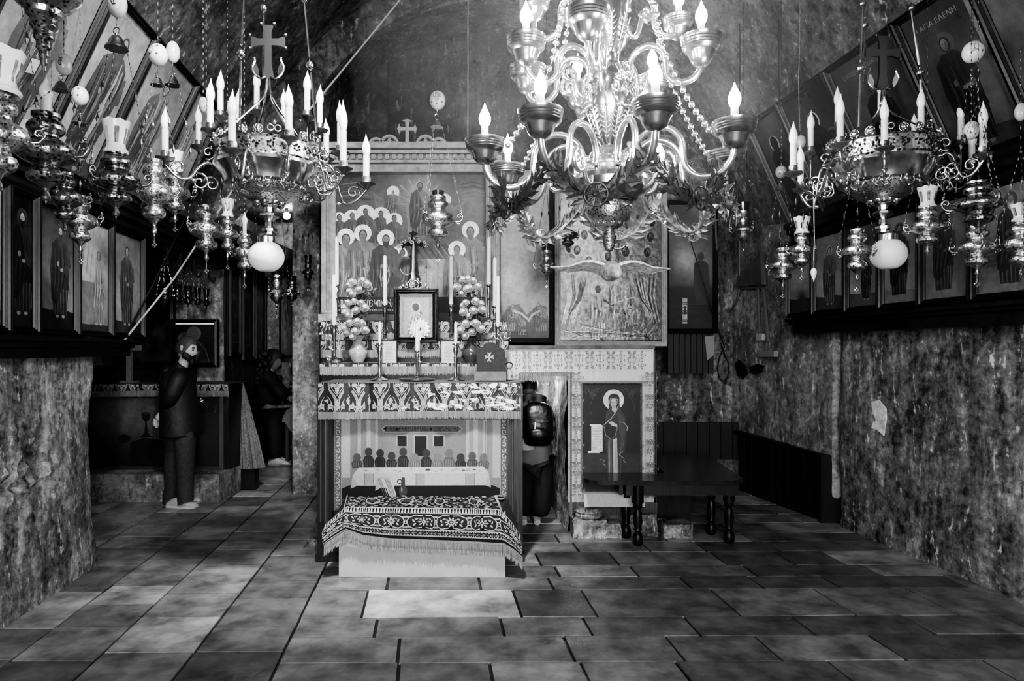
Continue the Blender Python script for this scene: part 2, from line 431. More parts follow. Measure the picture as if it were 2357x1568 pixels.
# left alcove
struct(wallgrid([(-5.7, 8.2), (-3.46, 8.2)], 0, 3.4, .025, .08, .08).build('wall_left', MATS['plaster_niche'], smooth=True))
struct(wallgrid([(-3.46, 8.2), (-3.62, 10.0)], 0, 3.4, .02, .1, .1).build('wall_left', MATS['plaster_back'], smooth=True))
struct(wallgrid([(-5.6, 5.2), (-5.7, 8.3)], 0, 3.4, .03, .2, .2).build('wall_left', MATS['plaster_back'], smooth=True))
w = MB(); w.box(-5.8, -3.0, 5.1, 10.2, 2.86, 3.0); w.box(-3.9, -2.0, 8.2, 10.2, 3.5, 3.7)
struct(w.build('ceiling', MATS['plaster_back']))
w = MB(); w.box(-5.6, -4.2, -2.7, -2.5, 0, 6.5); w.box(-4.2, 5.2, -2.7, -2.5, 3.4, 6.5); w.box(2.2, 5.2, -2.7, -2.5, 0, 3.4); w.box(-4.2, -1.6, -2.7, -2.5, 0, 3.4)
struct(w.build('wall_front', MATS['plaster_back']))

# ------------------------------------------------------------------ floor of worn stone slabs
mb = MB()
mb.box(-6, 4.5, -2.6, 11, -.3, -.012, .02)
def slab(a, b, c, d, col):
    g = .006; h = [R.uniform(-.0035, .0035) for _ in range(4)]
    q = [V((*p, 0)) for p in (a, b, c, d)]; m = sum(q, V())/4
    top = [p+(m-p).normalized()*g*1.8+V((0, 0, hh)) for p, hh in zip(q, h)]
    lo = [p+(m-p).normalized()*g+V((0, 0, -.014)) for p in q]
    mb.add(lo+top, [(4, 5, 6, 7), (0, 1, 5, 4), (1, 2, 6, 5), (2, 3, 7, 6), (3, 0, 4, 7)], [.012]*4+[col*R.uniform(.93, 1.07) for _ in range(4)])
def slabcol(x, y):
    c = R.choice([.16, .2, .24, .28, .13, .22]); 
    if R.random() < .12: c *= 1.5
    return c
def PXu(u, Y): return u-.12*Y
yr = [-2.6, -2.1, -1.6, -1.0, -.5, 0, .5, 1, 1.5, 1.95, 2.4, 2.75, 3.05, 3.29, 3.56, 3.88, 4.16, 4.64, 4.9, 5.15, 5.5, 5.78, 6.05, 6.4, 6.75, 7.15, 7.6, 8.1, 8.7, 9.4, 10.2, 11]
for a, b in zip(yr[:-1], yr[1:]):            # right-hand field: continuous rows
    u = -.79; first = True
    sk = .012
    while u < 5.4:
        w_ = R.uniform(.38, .95)
        if abs(a-4.16) < .01 and first: w_ = .37
        if abs(a-4.16) < .01 and abs(u+.42) < .03: w_ = .98; big = True
        else: big = False
        u2 = u+w_ if u+w_ < 5.1 else 5.5
        col = .5 if big else slabcol(u, a)
        slab((PXu(u, a), a+sk*u), (PXu(u2, a), a+sk*u2), (PXu(u2, b), b+sk*u2), (PXu(u, b), b+sk*u), col)
        u = u2; first = False
us = [-.79, -1.27, -1.76, -2.2, -2.75, -3.3, -3.9, -4.6]
for a, b in zip(us[1:], us[:-1]):            # left-hand field: strips running down the room
    y = -2.6
    while y < 11:
        y2 = min(11, y+R.uniform(.28, .62))
        slab((PXu(a, y), y+.01*a), (PXu(b, y), y+.01*b), (PXu(b, y2), y2+.01*b), (PXu(a, y2), y2+.01*a), slabcol(a, y)*1.05); y = y2
def floormat():
    M = mat('floor_stone', .3, .4, ns=4.5, na=.55, vc=True); nt = M.node_tree; L = nt.links; b = nt.nodes['Principled BSDF']
    tc = nd(nt, 'ShaderNodeTexCoord')
    n1 = nd(nt, 'ShaderNodeTexNoise', i_Scale=3.2, i_Detail=5., i_Roughness=.55); n2 = nd(nt, 'ShaderNodeTexNoise', i_Scale=26, i_Detail=6.)
    L.new(tc.outputs['Object'], n1.inputs['Vector']); L.new(tc.outputs['Object'], n2.inputs['Vector'])
    a = nd(nt, 'ShaderNodeMath', operation='MULTIPLY_ADD'); a.inputs[1].default_value = .12; L.new(n2.outputs['Fac'], a.inputs[0]); L.new(n1.outputs['Fac'], a.inputs[2])
    bp = nd(nt, 'ShaderNodeBump', i_Strength=.5, i_Distance=.02); L.new(a.outputs[0], bp.inputs['Height']); L.new(bp.outputs[0], b.inputs['Normal'])
    mr = nd(nt, 'ShaderNodeMapRange'); mr.inputs[1].default_value = .35; mr.inputs[2].default_value = .65; mr.inputs[3].default_value = .26; mr.inputs[4].default_value = .5
    L.new(n1.outputs['Fac'], mr.inputs[0]); L.new(mr.outputs[0], b.inputs['Roughness'])
    return M
struct(mb.build('floor', floormat()))
struct(MB().box(-3.95, -2.2, 8.75, 10.3, -.1, .12, None).build('floor_step', mat('step_stone', .12, .5, ns=4, na=.5)))
# light repairs and broken edges on the right wall, painted shade of corner holes
def patch(pts, fx, c, name, label, cat, thick=.012):
    m_ = MB(); q = [V(fx(px, py)) for px, py in pts]; n_ = V((-1, -.13, 0)).normalized()
    m_.prism(q, n_*thick)
    return m_.build(name, mat('patch_%g' % c, c, .9, ns=20, na=.4, bs=30))
def onR(px, py, off=0):
    Y = (3.86-off)/((px-CX)/F+.13); return P(px, py, Y)
def onB(px, py, off=0):
    Y = (3.03+.22*6.34-off)/((px-CX)/F+.22); return P(px, py, Y)
def onL(px, py, off=0):
    Y = (2.5-off)/((CX-px)/F-.12); return P(px, py, Y)
struct(patch([(2008, 925), (2025, 921), (2041, 940), (2042, 965), (2036, 1003), (2022, 990), (2007, 985), (2011, 950)], lambda a, b: onR(a, b, .025), .75, 'wall_right_patch', '', ''))
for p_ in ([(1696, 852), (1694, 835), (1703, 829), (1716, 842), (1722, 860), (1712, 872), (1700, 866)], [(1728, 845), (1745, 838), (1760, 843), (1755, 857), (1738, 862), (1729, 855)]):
    struct(patch(p_, lambda a, b: onB(a, b, .05), .004, 'wall_right_hollow_shade', '', ''))
# board panelling below the right-hand corner
for i in range(12):
    y0, y1 = 6.5+.13*i, 6.5+.13*(i+1)-.006
    if y1 > 8.02: break
    if i == 0: bt = MB()
    bt.obox((XB(y0)-.05, y0, .0), (XB(y1)-XB(y0), y1-y0, 0), (.03, 0, 0), (0, 0, .63+.05*(y0-6.5)/1.4))
bt.obox((XB(6.49)-.07, 6.49, .61), (XB(8)-XB(6.49), 1.5, .05), (.07, 0, 0), (0, 0, .03)); bt.box(XB(6.45)-.1, XB(6.45)+.1, 6.42, 6.5, 0, .64)
struct(bt.build('wainscot_right', slat))
bt = MB()
x0 = P(1500, 0, 8.05).x
for i in range(9): bt.box(x0+i*.135, x0+i*.135+.128, 8.02, 8.07, .35, .78)
struct(bt.build('wainscot_back', slat))

# ------------------------------------------------------------------ beams and ledges that carry the rows of icons
def along(mb, X, y0, y1, prof, side):
    """moulding run along a side wall; prof rows (inward, z)"""
    n = len(prof); vs = []
    for Y in (y0, y1):
        for d, z in prof: vs.append((X(Y)+d*side, Y, z))
    fs = [(k, (k+1) % n, n+(k+1) % n, n+k) for k in range(n)]+[tuple(range(n))[::-1], tuple(range(n, 2*n))]
    if side < 0: fs = [f[::-1] for f in fs]
    mb.add(vs, fs)
b_ = MB(); along(b_, XL, 2.4, 9.6, [(-.12, 2.6), (.03, 2.6), (.05, 2.63), (.05, 2.67), (.09, 2.69), (.09, 2.73), (.12, 2.75), (.12, 2.79), (-.05, 2.82), (-.12, 2.8)], 1)
struct(b_.build('trim_left_beam', woodg))
b_ = MB(); along(b_, XL, 2.4, 5.58, [(-.14, 1.58), (.05, 1.58), (.05, 1.64), (.09, 1.65), (.09, 1.68), (.13, 1.69), (.13, 1.71), (-.14, 1.71)], 1)
struct(b_.build('trim_left_ledge', woodg))
b_ = MB(); along(b_, XS, 2.4, 6.75, [(-.2, 2.68), (.0, 2.68), (.02, 2.71), (.02, 2.75), (.07, 2.77), (.07, 2.81), (.1, 2.83), (.1, 2.87), (-.1, 2.9), (-.2, 2.9)], -1)
struct(b_.build('trim_right_beam', woodg))
b_ = MB(); along(b_, XS, 2.4, 6.8, [(-.2, 1.79), (-.02, 1.79), (-.02, 1.87), (.02, 1.88), (.02, 1.90), (.06, 1.91), (.06, 1.936), (-.2, 1.936)], -1)
struct(b_.build('trim_right_ledge', woodg))
# ------------------------------------------------------------------ painted panels
paint = mat('painted_panel', .5, .27, ns=14, na=.22, vc=True, spec=.5)
paintm = mat('painted_matte', .5, .55, ns=16, na=.25, vc=True)
gilt = mat('silver_gilt_relief', .5, .3, m=.75, ns=22, na=.45, bs=26, bd=.2, vc=True, dist=.012)
gilts = mat('small_silver_relief', .5, .4, m=.4, ns=60, na=.2, bs=110, bd=.2, vc=True, dist=.004)
pale = mat('pale_frame', .32, .4, ns=20, na=.2)
FR = [(0, .006), (.006, .016), (.014, .012), (.02, .026), (.032, .022), (.04, .034), (.05, .03), (.054, 0)]

def wallpanel(name, label, cat, group, side, Xf, y0, y1, z0, z1, lean, draw, fr=woodg, fw=1., off=0.):
    """framed picture on a side wall (side -1 left, +1 right), leaning inward by lean metres over its height"""
    ya, yb = (y0, y1) if side < 0 else (y1, y0)
    a, b = V((Xf(ya), ya, z0)), V((Xf(yb), yb, z0)); U = (b-a); w = U.length; U.normalize()
    Wv = V((-side*lean, 0, z1-z0)); h = Wv.length; Wv.normalize(); N = U.cross(Wv).normalized()
    m = .0555*fw; a = a+U*m+Wv*m+N*(.03+off); w -= 2*m; h -= 2*m
    t = thing(name, label, cat, a, group)
    p = Paint(lambda x, y: a+U*x+Wv*y, N)
    draw(p, w, h); p.build('canvas', paint, t)
    mb = MB(); rectframe(mb, a, U, Wv, N, w, h, [(d*fw, q) for d, q in FR]); mb.obox(a-U*m-Wv*m-N*.028, U*(w+2*m), Wv*(h+2*m), N*.024)
    mb.build('frame', fr, t)
    return t

def bg(p, w, h, c0, c1, ground=None, gh=.15, blot=0, seed=1):
    q = random.Random(seed)
    k = [(q.uniform(0, w), q.uniform(.1, 1)*h, q.uniform(.1, .3)*h, q.uniform(-blot, blot)) for _ in range(9)]
    def cf(x, y):
        c = c0+(c1-c0)*y/h
        for a, b, r, d in k: c += d*math.exp(-((x-a)**2+(y-b)**2)/(r*r))
        return max(.004, c)
    p.grid(0, 0, w, h, 8, 14, cf)
    if ground is not None:
        p.poly([(0, 0), (w, 0), (w, gh*h*.9), (w*.6, gh*h*1.06), (w*.3, gh*h*.95), (0, gh*h*1.05)], ground)

def saint(c0, c1, ground, gh, fx, fy, fh, blot=.05, extra=None, **k):
    def d(p, w, h):
        bg(p, w, h, c0, c1, ground, gh, blot, int(fh*1000)+int(fx*77))
        figure(p, w*fx, h*fy, h*fh, **k)
        if extra: extra(p, w, h)
    return d
def rays(p, w, h):
    for a, b in ((.25, .9), (.4, .95), (.55, .95)): p.poly([(w*a, h*b), (w*(a+.06), h*b), (w*(a-.05), h*.45), (w*(a-.2), h*.45)], .5)
def stormy(p, w, h):
    for a, b, r in ((.8, .2, .12), (.6, .16, .09), (.9, .3, .08)): p.ell(w*a, h*b, h*r, h*r*.3, .26, .3)
def lines_of_text(x0, y0, x1, rows, dy, c, words):
    def d(p, w, h):
        for i in range(rows):
            p.text(words[i % len(words)], w*x0, h*(y0-dy*i), w*(x1-x0), h*dy*.55, c)
    return d
LYs = [2.6, 3.2, 3.97, 4.27, 4.76, 5.27, 5.85, 6.25]
for i, (a, b) in enumerate(zip(LYs[1:-1], LYs[2:])):
    d = [saint(.16, .4, .1, .12, .42, .03, .9, rb=.03, mt=.012, halo=.09, sk=.5, hair=.01, extra=stormy, feet=False),
         saint(.2, .03, .02, .16, .55, .1, .82, rb=.05, mt=.015, halo=.05, sk=.42, hair=.02, beard=.02),
         saint(.24, .04, .022, .16, .6, .1, .8, rb=.07, mt=.05, halo=.09, sk=.42, hair=.05, beard=.06),
         saint(.22, .36, .05, .06, .66, .06, .72, rb=.42, mt=.36, halo=None, sk=.5, hair=.2, blot=.12, extra=rays),
         saint(.22, .2, .04, .12, .5, .08, .84, rb=.12, mt=.09, halo=.2, sk=.4, hair=.06, blot=.1),
         saint(.1, .07, .03, .15, .5, .08, .8, rb=.05, mt=.04, halo=.1, sk=.3, hair=.06)][i]
    lab = ['tall panel of a dark veiled saint on pale sky, near end of left row', 'tall panel of a bearded barefoot saint in dark robes with a pale sash, left wall',
           'tall panel of a grey robed barefoot saint against a dusky sky, left wall', 'panel of a pale ragged figure under light rays, left wall near the wooden cross',
           'narrow weathered panel past the end of the left ledge', 'last dark panel hanging under the beam by the left alcove'][i]
    if i < 5: wallpanel('saint_panel', lab, 'painting', 'row of standing saints on the left wall', -1, XL, a, b, 1.73, 2.6, 0, d, fw=.75)
LUs = [2.55, 3.4, 4.2, 4.86, 5.71, 6.35]
def drape(c0, c1, rb, mt, fx, seed, halo=None, sk=.4):
    def d(p, w, h):
        bg(p, w, h, c0, c1, .1, .1, .12, seed)
        figure(p, w*fx, h*.02, h*.9, rb=rb, mt=mt, halo=halo, sk=sk, hair=.1, seed=seed, hr=.1, wide=1.25, beard=.12 if seed % 2 else None)
        q = random.Random(seed)
        for k in range(12):
            x = w*(fx+q.uniform(-.2, .2)); y = h*q.uniform(.05, .45)
            p.line([(x, y), (x+.015, y+.12), (x+.03, y+.24), (x+.02, y+.36)], .03, q.choice([mt*.6, rb*1.5, c0*.9, rb*.6]), True)
    return d
labs = ['large slanting picture behind the big bowl lamp at the top left corner', 'large slanting picture with paper notes tucked in, behind the left hanging lamps', 'large slanting picture of a swirling draped figure behind the tulip glass lamp',
        'large slanting picture of a striped grey robe behind the pair of hanging eggs', 'slanting picture at the far end of the upper left row, beside the crown chandelier']
for i in range(5):
    a, b = LUs[i], LUs[i+1]
    wallpanel('vault_picture', labs[i], 'painting', 'slanting pictures on the left vault', -1, lambda Y: XL(Y)+.03, a, b, 2.8, 3.88, .5, drape([.28, .3, .5, .55, .6][i], [.2, .2, .22, .3, .36][i], [.14, .1, .13, .3, .42][i], [.1, .09, .11, .2, .34][i], [.5, .5, .55, .5, .45][i], 11+i), fw=.95)
RLs = [6.80, 6.35, 5.86, 5.42, 4.98, 4.51, 4.03, 3.5, 2.8]
rl = ['nearly blank scratched panel with a bright glare, far end of the right row', 'panel of a slim saint beside a bright glare, second along from the far end, right', 'panel of a small dark saint behind the hanging lamps, right row',
      'panel of a dark bearded saint beside the right globe lamp', 'panel of a saint in heavy dark robes behind the tulip glass lamp, right row', 'panel of a white bearded saint beside lines of writing, right wall', 'panel of a dark robed saint at the near edge of the right row', 'nearest panel of the right row']
VW = ['МОЛИТВА ОТЦА', 'НАШЕГО ИЖЕ НА', 'НЕБЕСЕХ СВЯТ', 'ДА СВЯТИТСЯ']
for i in range(7):
    b, a = RLs[i], RLs[i+1]
    d = [saint(.3, .16, .04, .2, .55, .06, .01, rb=.1, mt=.1, halo=None, blot=.2),
         saint(.24, .17, .05, .18, .5, .07, .8, rb=.1, mt=.08, halo=.24, sk=.25, hair=.06, blot=.1),
         saint(.2, .14, .08, .16, .62, .08, .55, rb=.05, mt=.04, halo=None, sk=.2, hair=.05, blot=.12),
         saint(.17, .19, .14, .14, .47, .07, .86, rb=.05, mt=.035, halo=.08, sk=.18, hair=.04, beard=.04, blot=.03),
         saint(.13, .2, .13, .13, .45, .07, .86, rb=.07, mt=.05, halo=.06, sk=.16, hair=.05, beard=.05, blot=.04, wide=1.1),
         saint(.14, .22, .15, .12, .62, .06, .88, rb=.08, mt=.06, halo=.09, sk=.22, hair=.12, beard=.3, blot=.03, wide=1.1, extra=lines_of_text(.03, .52, .38, 7, .045, .08, VW)),
         saint(.14, .2, .13, .12, .5, .06, .88, rb=.06, mt=.05, halo=.08, sk=.2, hair=.1, beard=.2)][i]
    wallpanel('saint_panel', rl[i], 'painting', 'row of standing saints on the right wall', 1, XS, a, b, 1.95, 2.7, 0, d, fw=.8)
RUs = [6.74, 6.17, 5.45, 4.66, 4.05, 3.2, 2.6]
def dark(seed, halo, t=None, c0=.07, c1=.035, rb=.02, mt=.014):
    def d(p, w, h):
        bg(p, w, h, c0, c1, .03, .12, .03, seed)
        figure(p, w*.5, h*.03, h*.78, rb=rb, mt=mt, halo=halo, sk=.1, hair=.02, seed=seed, hr=.1)
        if halo and halo > .3: p.ell(w*.5, h*.735, h*.06, h*.075, .02)
        if t: p.text(t, w*.15, h*.88, w*.7, h*.035, .16)
    return d
ul = ['slanting icon with a pale halo ring at the far end of the upper right row', 'slanting dark icon with a broad pale halo, upper right row', 'slanting dark picture behind the cross of the right crown chandelier', 'slanting dark picture of a crowned woman holding a disc, upper right',
      'large slanting picture of a bare legged man in a short tunic, top right corner']
for i in range(5):
    b, a = RUs[i], RUs[i+1]
    wallpanel('vault_picture', ul[i], 'painting', 'slanting pictures on the right vault', 1, XS, a, b, 2.89, 3.88, .44,
              [dark(3, .42), dark(4, .42), dark(5, .05, 'Ο ΑΓΙΟΣ ΚΩΝΣΤΑΝΤΙΝΟΣ'), dark(6, .05, 'Η ΑΓΙΑ ΕΛΕΝΗ'), dark(7, .05, None, .06, .07, .025, .02)][i])

def frontpic(name, label, x0, y0, x1, y1, Y, draw, frm=None, fw=.05, m=None, group=None, cname='canvas', step=4e-5):
    """upright framed picture facing down the room; drawn in photograph-scaled units at its own depth"""
    t = thing(name, label, 'painting', P((x0+x1)/2, y1, Y), group)
    p = Paint(lambda x, y: P(x, y, Y), (0, -1, 0), -1, step); draw(p); p.build(cname, m or paintm, t)
    if frm:
        o = P(x0, y1, Y); mb = MB(); w, h = S(x1-x0, Y), S(y1-y0, Y)
        rectframe(mb, o, (1, 0, 0), (0, 0, 1), (0, -1, 0), w, h, [(d*fw/.054, q*fw/.054*1.2) for d, q in FR])
        mb.box(o.x-fw*.96, o.x+w+fw*.96, Y+.004, Y+.035, o.z-fw*.96, o.z+h+fw*.96); mb.build('frame', frm, t)
    return t
def fgrid(p, x0, y0, x1, y1, f, nx=14, ny=20): p.grid(x0, y0, x1, y1, nx, ny, f)
def blob(lst, base):
    def f(x, y):
        c = base(x, y) if callable(base) else base
        for a, b, r, d in lst: c += d*math.exp(-((x-a)**2+(y-b)**2)/(r*r))
        return max(.005, c)
    return f

# ---- the big altarpiece: crowd of haloed elders round a couch
YA = 6.5
def altar_picture(p):
    p.gain = .62
    fgrid(p, 766, 402, 1122, 738, blob([(965, 450, 50, .34), (860, 470, 60, .1), (1090, 470, 50, .16), (800, 430, 40, -.03), (1080, 600, 60, .12), (940, 620, 60, .1)], lambda x, y: .1+.15*(y-402)/336), 18, 18)
    for k in range(9):
        a = pi+pi*k/8; p.line([(965+25*math.cos(a), 470+25*math.sin(a)), (965+62*math.cos(a), 470+62*math.sin(a))], 5, .5, True)
    for sx, w_ in ((820, 70), (1090, 60)):
        for k in range(5): p.line([(sx-w_/2, 425+k*9), (sx, 420+k*9), (sx+w_/2, 428+k*8)], 4, R.choice([.1, .3, .22]), True)
    p.poly([(935, 480), (945, 430), (965, 415), (985, 430), (998, 480), (990, 540), (940, 540)], (.3, .5))
    figure(p, 967, 545, 130, rb=.3, mt=.16, halo=None, sk=.4, hair=.09, beard=.12, hr=.1)
    for x, y, f in ((899, 502, 1), (1030, 520, -1)):
        p.poly([(x-f*40, y-58), (x-f*10, y-40), (x-f*5, y-5), (x-f*32, y-10)], (.2, .35)); figure(p, x, y, 66, rb=.34, mt=.26, halo=.86, sk=.4, hair=.15, lean=.1*f, hr=.22, feet=False, wide=1.6)
    for x, y, r in ((781, 507, 18), (811, 503, 20), (877, 499, 22), (842, 494, 22), (908, 509, 19)):
        p.ell(x, y, r, r, .9); figure(p, x, y+100, 118, rb=.2, mt=.14, halo=None, sk=.36, hair=.09, beard=.22, feet=False, wide=1.2, face=.02)
    p.poly([(850, 560), (1010, 560), (1040, 600), (1060, 620), (880, 630)], (.14, .2))
    p.ell(985, 575, 60, 18, .13, .1)
    for k in range(7): p.line([(940+k*14, 560), (950+k*15, 580), (965+k*15, 600)], 3, R.choice([.06, .35]), True)
    p.poly([(892, 598), (1062, 596), (1058, 712), (900, 716)], (.3, .5))
    for k in range(12): p.line([(905+k*13, 604), (903+k*13+R.uniform(-4, 4), 660), (906+k*12.6, 710)], 3, R.choice([.2, .6, .28]), True)
    p.ell(919, 585, 19, 19, .9); figure(p, 922, 690, 120, rb=.16, mt=.14, halo=None, sk=.3, hair=.08, feet=False, lean=.05, wide=1.3)
    for x, y, r, h_, rb, mt in ((797, 546, 20, 205, .42, .3), (836, 537, 20, 195, .3, .22), (889, 549, 20, 180, .13, .08), (1083, 530, 20, 190, .36, .26), (1052, 575, 20, 155, .34, .24)):
        p.ell(x, y, r, r, .92); figure(p, x, y+h_-15, h_, rb=rb, mt=mt, halo=None, sk=.38, hair=.1, beard=.26 if x != 889 else .07, feet=False, wide=1.25, lean=0)
    for k in range(40):
        x = R.choice([795, 838, 885, 1085, 1055])+R.uniform(-22, 22); y = R.uniform(600, 700)
        p.line([(x, y), (x+R.uniform(-5, 5), y+25), (x+R.uniform(-6, 6), y+48)], 2.6, R.choice([.08, .55, .12, .45]), True)
    p.rect(766, 684, 1122, 722, .02); p.rect(766, 724, 1122, 738, .1)
    p.text('ՆՆՋՈՒՄՆ ՍՐԲՈՅ ԿՈՒՍԻՆ', 772, 706, 132, 16, .8)
    for k in range(30): p.line([(770+k*5.1, 714), (773+k*5.1, 714)], 4, .3)
at = frontpic('altarpiece', 'big carved altarpiece picture of haloed elders gathered round a couch, above the altar', 766, 402, 1122, 738, YA, altar_picture)
stone = mat('pale_carving', .3, .55, ns=14, na=.35, bs=40)
for x in (756, 1134):
    mb = MB(); o = P(x, 735, YA-.06); h_ = S(735-408, YA)
    mb.lathe([(.062, .0), (.062, h_)], o, 96, c=None, flute=16, fa=.1); mb.build('column', stone, at, smooth=False)
    mb = MB(); mb.box(o.x-.075, o.x+.075, o.y-.075, o.y+.08, o.z-.03, o.z+.045); mb.lathe([(.07, .045), (.075, .06), (.066, .08)], o, 24); mb.build('column_base', stone, at)
mb = MB(); L0, L1 = P(738, 0, YA).x, P(1150, 0, YA).x
zt = P(0, 402, YA).z
for d, a, b in ((.05, 0, .07), (.09, .075, .1), (.07, .1, .15), (.13, .15, .18), (.17, .19, .23), (.15, .23, .25)): mb.box(L0-d+.05, L1+d-.05, YA-.06-d, YA+.06, zt+a, zt+b)
n_ = 27
for i in range(n_):
    x = L0+(L1-L0)*(i+.5)/n_; mb.box(x-.02, x+.02, YA-.17, YA-.1, zt+.105, zt+.145)
mb.build('cornice', stone, at)
# crest above the cornice: cross, vine circles, grapes
def flat(pts, d=.03, Y=YA-.1): return [P(x, y, Y) for x, y in pts], (0, d, 0)
def stroke3(mb, pts, r, Y): mb.tube([P(x, y, Y) for x, y in pts], r, 6)
YC = YA-.12
def cross_pts(cx, cy, a, w0, w1, foot):
    """armenian style cross with flared trefoil ends"""
    out = []
    for dx, dy, L_ in ((0, -1, a), (1, 0, a), (0, 1, foot), (-1, 0, a)):
        nx, ny = -dy, dx
        out += [(cx+dx*w0-nx*w0, cy+dy*w0-ny*w0), (cx+dx*L_*.7-nx*w0*1.2, cy+dy*L_*.7-ny*w0*1.2), (cx+dx*L_*.85-nx*w1*1.5, cy+dy*L_*.85-ny*w1*1.5), (cx+dx*L_*.93-nx*w1*.55, cy+dy*L_*.93-ny*w1*.55),
                (cx+dx*L_*1.06, cy+dy*L_*1.06), (cx+dx*L_*.93+nx*w1*.55, cy+dy*L_*.93+ny*w1*.55), (cx+dx*L_*.85+nx*w1*1.5, cy+dy*L_*.85+ny*w1*1.5), (cx+dx*L_*.7+nx*w0*1.2, cy+dy*L_*.7+ny*w0*1.2)]
    return out
mb = MB(); q, d = flat(cross_pts(937, 296, 22, 3.6, 8, 48), .035, YC); mb.prism(q, d); mb.build('crest_cross', stone, at)
mb = MB()
zc = 352
for cx, kind in ((896, 'leaf'), (979, 'leaf'), (866, 'grape'), (1010, 'grape')):
    r = 19 if kind == 'leaf' else 16; cy = zc-r-1
    mb.torus(P(cx, cy, YC), S(r, YC), .016, n=24)
    if kind == 'leaf':
        for k in range(5):
            a = -pi/2+2*pi*k/5; e = P(cx+8*math.cos(a), cy+8*math.sin(a), YC); mb.sph(e, (S(5, YC), .012, S(5, YC)), 10, 6)
            mb.sph(P(cx+12.5*math.cos(a), cy+12.5*math.sin(a), YC), (S(3.2, YC), .01, S(3.2, YC)), 8, 5)
    else:
        for i in range(5):
            for j in range(5-i): mb.sph(P(cx-8+j*4+i*2, cy-8+i*4, YC-.005), S(2.1, YC), 6, 4)
for s in (-1, 1):
    for c0, r in ((937+s*92, 13), (937+s*110, 8)):
        stroke3(mb, [(x, y) for x, y in spiral(c0, zc-r, r, 1.2, pi/2, -s)], .015, YC)
    stroke3(mb, [(937+s*88, zc-3), (937+s*105, zc-16), (937+s*125, zc-6), (937+s*150, zc)], .016, YC)
    stroke3(mb, [(937+s*4, zc-1), (937+s*12, zc-8), (937+s*20, zc-2), (937+s*28, zc-6)], .012, YC)
mb.build('crest_scrollwork', stone, at)
w_ = MB(); w_.box(L0, L1, YA+.03, YA+.06, P(0, 800, YA).z-.3, zt+.1); w_.build('backing_board', wood, at)

# ---- the tall misty picture and the silver icon over the shrine
def misty(p):
    fgrid(p, 1152, 392, 1264, 778, blob([(1180, 640, 40, .25), (1230, 640, 30, -.12), (1250, 590, 25, -.2), (1170, 560, 40, .15), (1200, 480, 50, .12), (1230, 730, 60, .12)], lambda x, y: .3 if y < 690 else .3-.2*(y-690)/88), 10, 26)
    for k in range(8): p.line([(1185+k*4, 470+k*3), (1200+k*4, 520+k*2), (1222+k*2, 575)], 5, R.choice([.12, .45, .2, .3]), True)
    p.ell(1222, 572, 14, 6, .5, .5)
    p.poly([(1152, 735), (1170, 705), (1195, 700), (1212, 725), (1240, 700), (1256, 705), (1264, 740), (1264, 778), (1152, 778)], (.05, .16))
    for x, y, h_, l in ((1172, 764, 66, .14), (1202, 772, 46, -.12), (1246, 764, 70, -.1)): figure(p, x, y, h_, rb=.22, mt=.12, halo=None, sk=.42, hair=.08, lean=l, feet=False, wide=1.5)
    p.line([(1180, 715), (1200, 722), (1215, 735)], 5, .45); p.line([(1243, 715), (1225, 725), (1216, 740)], 5, .4)
    for r_ in range(2):
        for k in range(9): p.line([(1164+k*6, 766+r_*7), (1168+k*6, 766+r_*7)], 3.5, .03)
frontpic('tall_picture', 'tall misty picture of figures under a pale sky, between the altarpiece and the silver icon', 1152, 392, 1264, 778, 6.62, misty, wood, .05)
def silver(p):
    p.gain = .27; p.keep = 9
    fgrid(p, 1288, 436, 1524, 787, blob([(1400, 700, 60, .1), (1320, 620, 50, .1), (1500, 720, 40, -.12), (1310, 750, 40, -.15), (1400, 520, 70, .05)], .36), 16, 24)
    for k in range(40):
        x, y = R.uniform(1292, 1520), R.uniform(440, 640); p.ell(x, y, R.uniform(4, 12), R.uniform(3, 9), R.uniform(.15, .6), R.uniform(0, 3))
    for x, y in ((1322, 480), (1345, 540), (1372, 543), (1310, 570), (1328, 575), (1440, 545), (1470, 505), (1497, 545), (1490, 580), (1500, 510), (1400, 590), (1440, 580), (1355, 600)):
        p.ring(x, y, 9, 15, .5, 16); p.ell(x, y+1, 8, 11, .07); p.ell(x+1, y+1, 4.5, 7, .2); p.ell(x+1, y+6, 3, 4, .05)
    p.poly([(1338, 640), (1468, 650), (1470, 760), (1336, 760)], (.28, .5))
    for sx, a in ((1300, 1), (1512, -1)):
        for k in range(9): p.line([(sx+a*k*5, 620+k*3), (sx+a*(k*4+8), 680), (sx+a*(k*3.2-6), 745)], 4, R.choice([.1, .75, .6, .2]), True)
        for k in range(6): p.line([(sx+a*(30+k*4), 640), (sx+a*(26+k*2), 690), (sx+a*(4+k*2), 735-k*3)], 4.5, R.choice([.12, .8, .5]), True)
    for k in range(9): p.line([(1355+k*12, 660), (1356+k*12, 700), (1352+k*12, 735)], 5, R.choice([.15, .7, .3]), True)
    for k in range(8): p.rect(1346+k*14, 712, 1356+k*14, 722, R.choice([.2, .55]))
    p.ring(1378, 664, 9, 20, .62, 22); figure(p, 1376, 782, 128, rb=.42, mt=.36, halo=None, sk=.14, hair=.04, hr=.1)
    p.line([(1388, 690), (1405, 700), (1412, 703)], 5, .12); p.line([(1405, 701), (1460, 684)], 2.5, .8)
    figure(p, 1446, 776, 62, rb=.36, mt=.3, halo=None, sk=.1, hair=.03, lean=-.15, wide=1.6); p.ring(1449, 716, 7, 11, .5)
    for k in range(26): p.line([(R.uniform(1295, 1515), R.uniform(745, 780)), (R.uniform(1295, 1515), R.uniform(765, 785))], 2.4, R.choice([.1, .6]), True)
    p.rect(1288, 783, 1524, 787, .08)
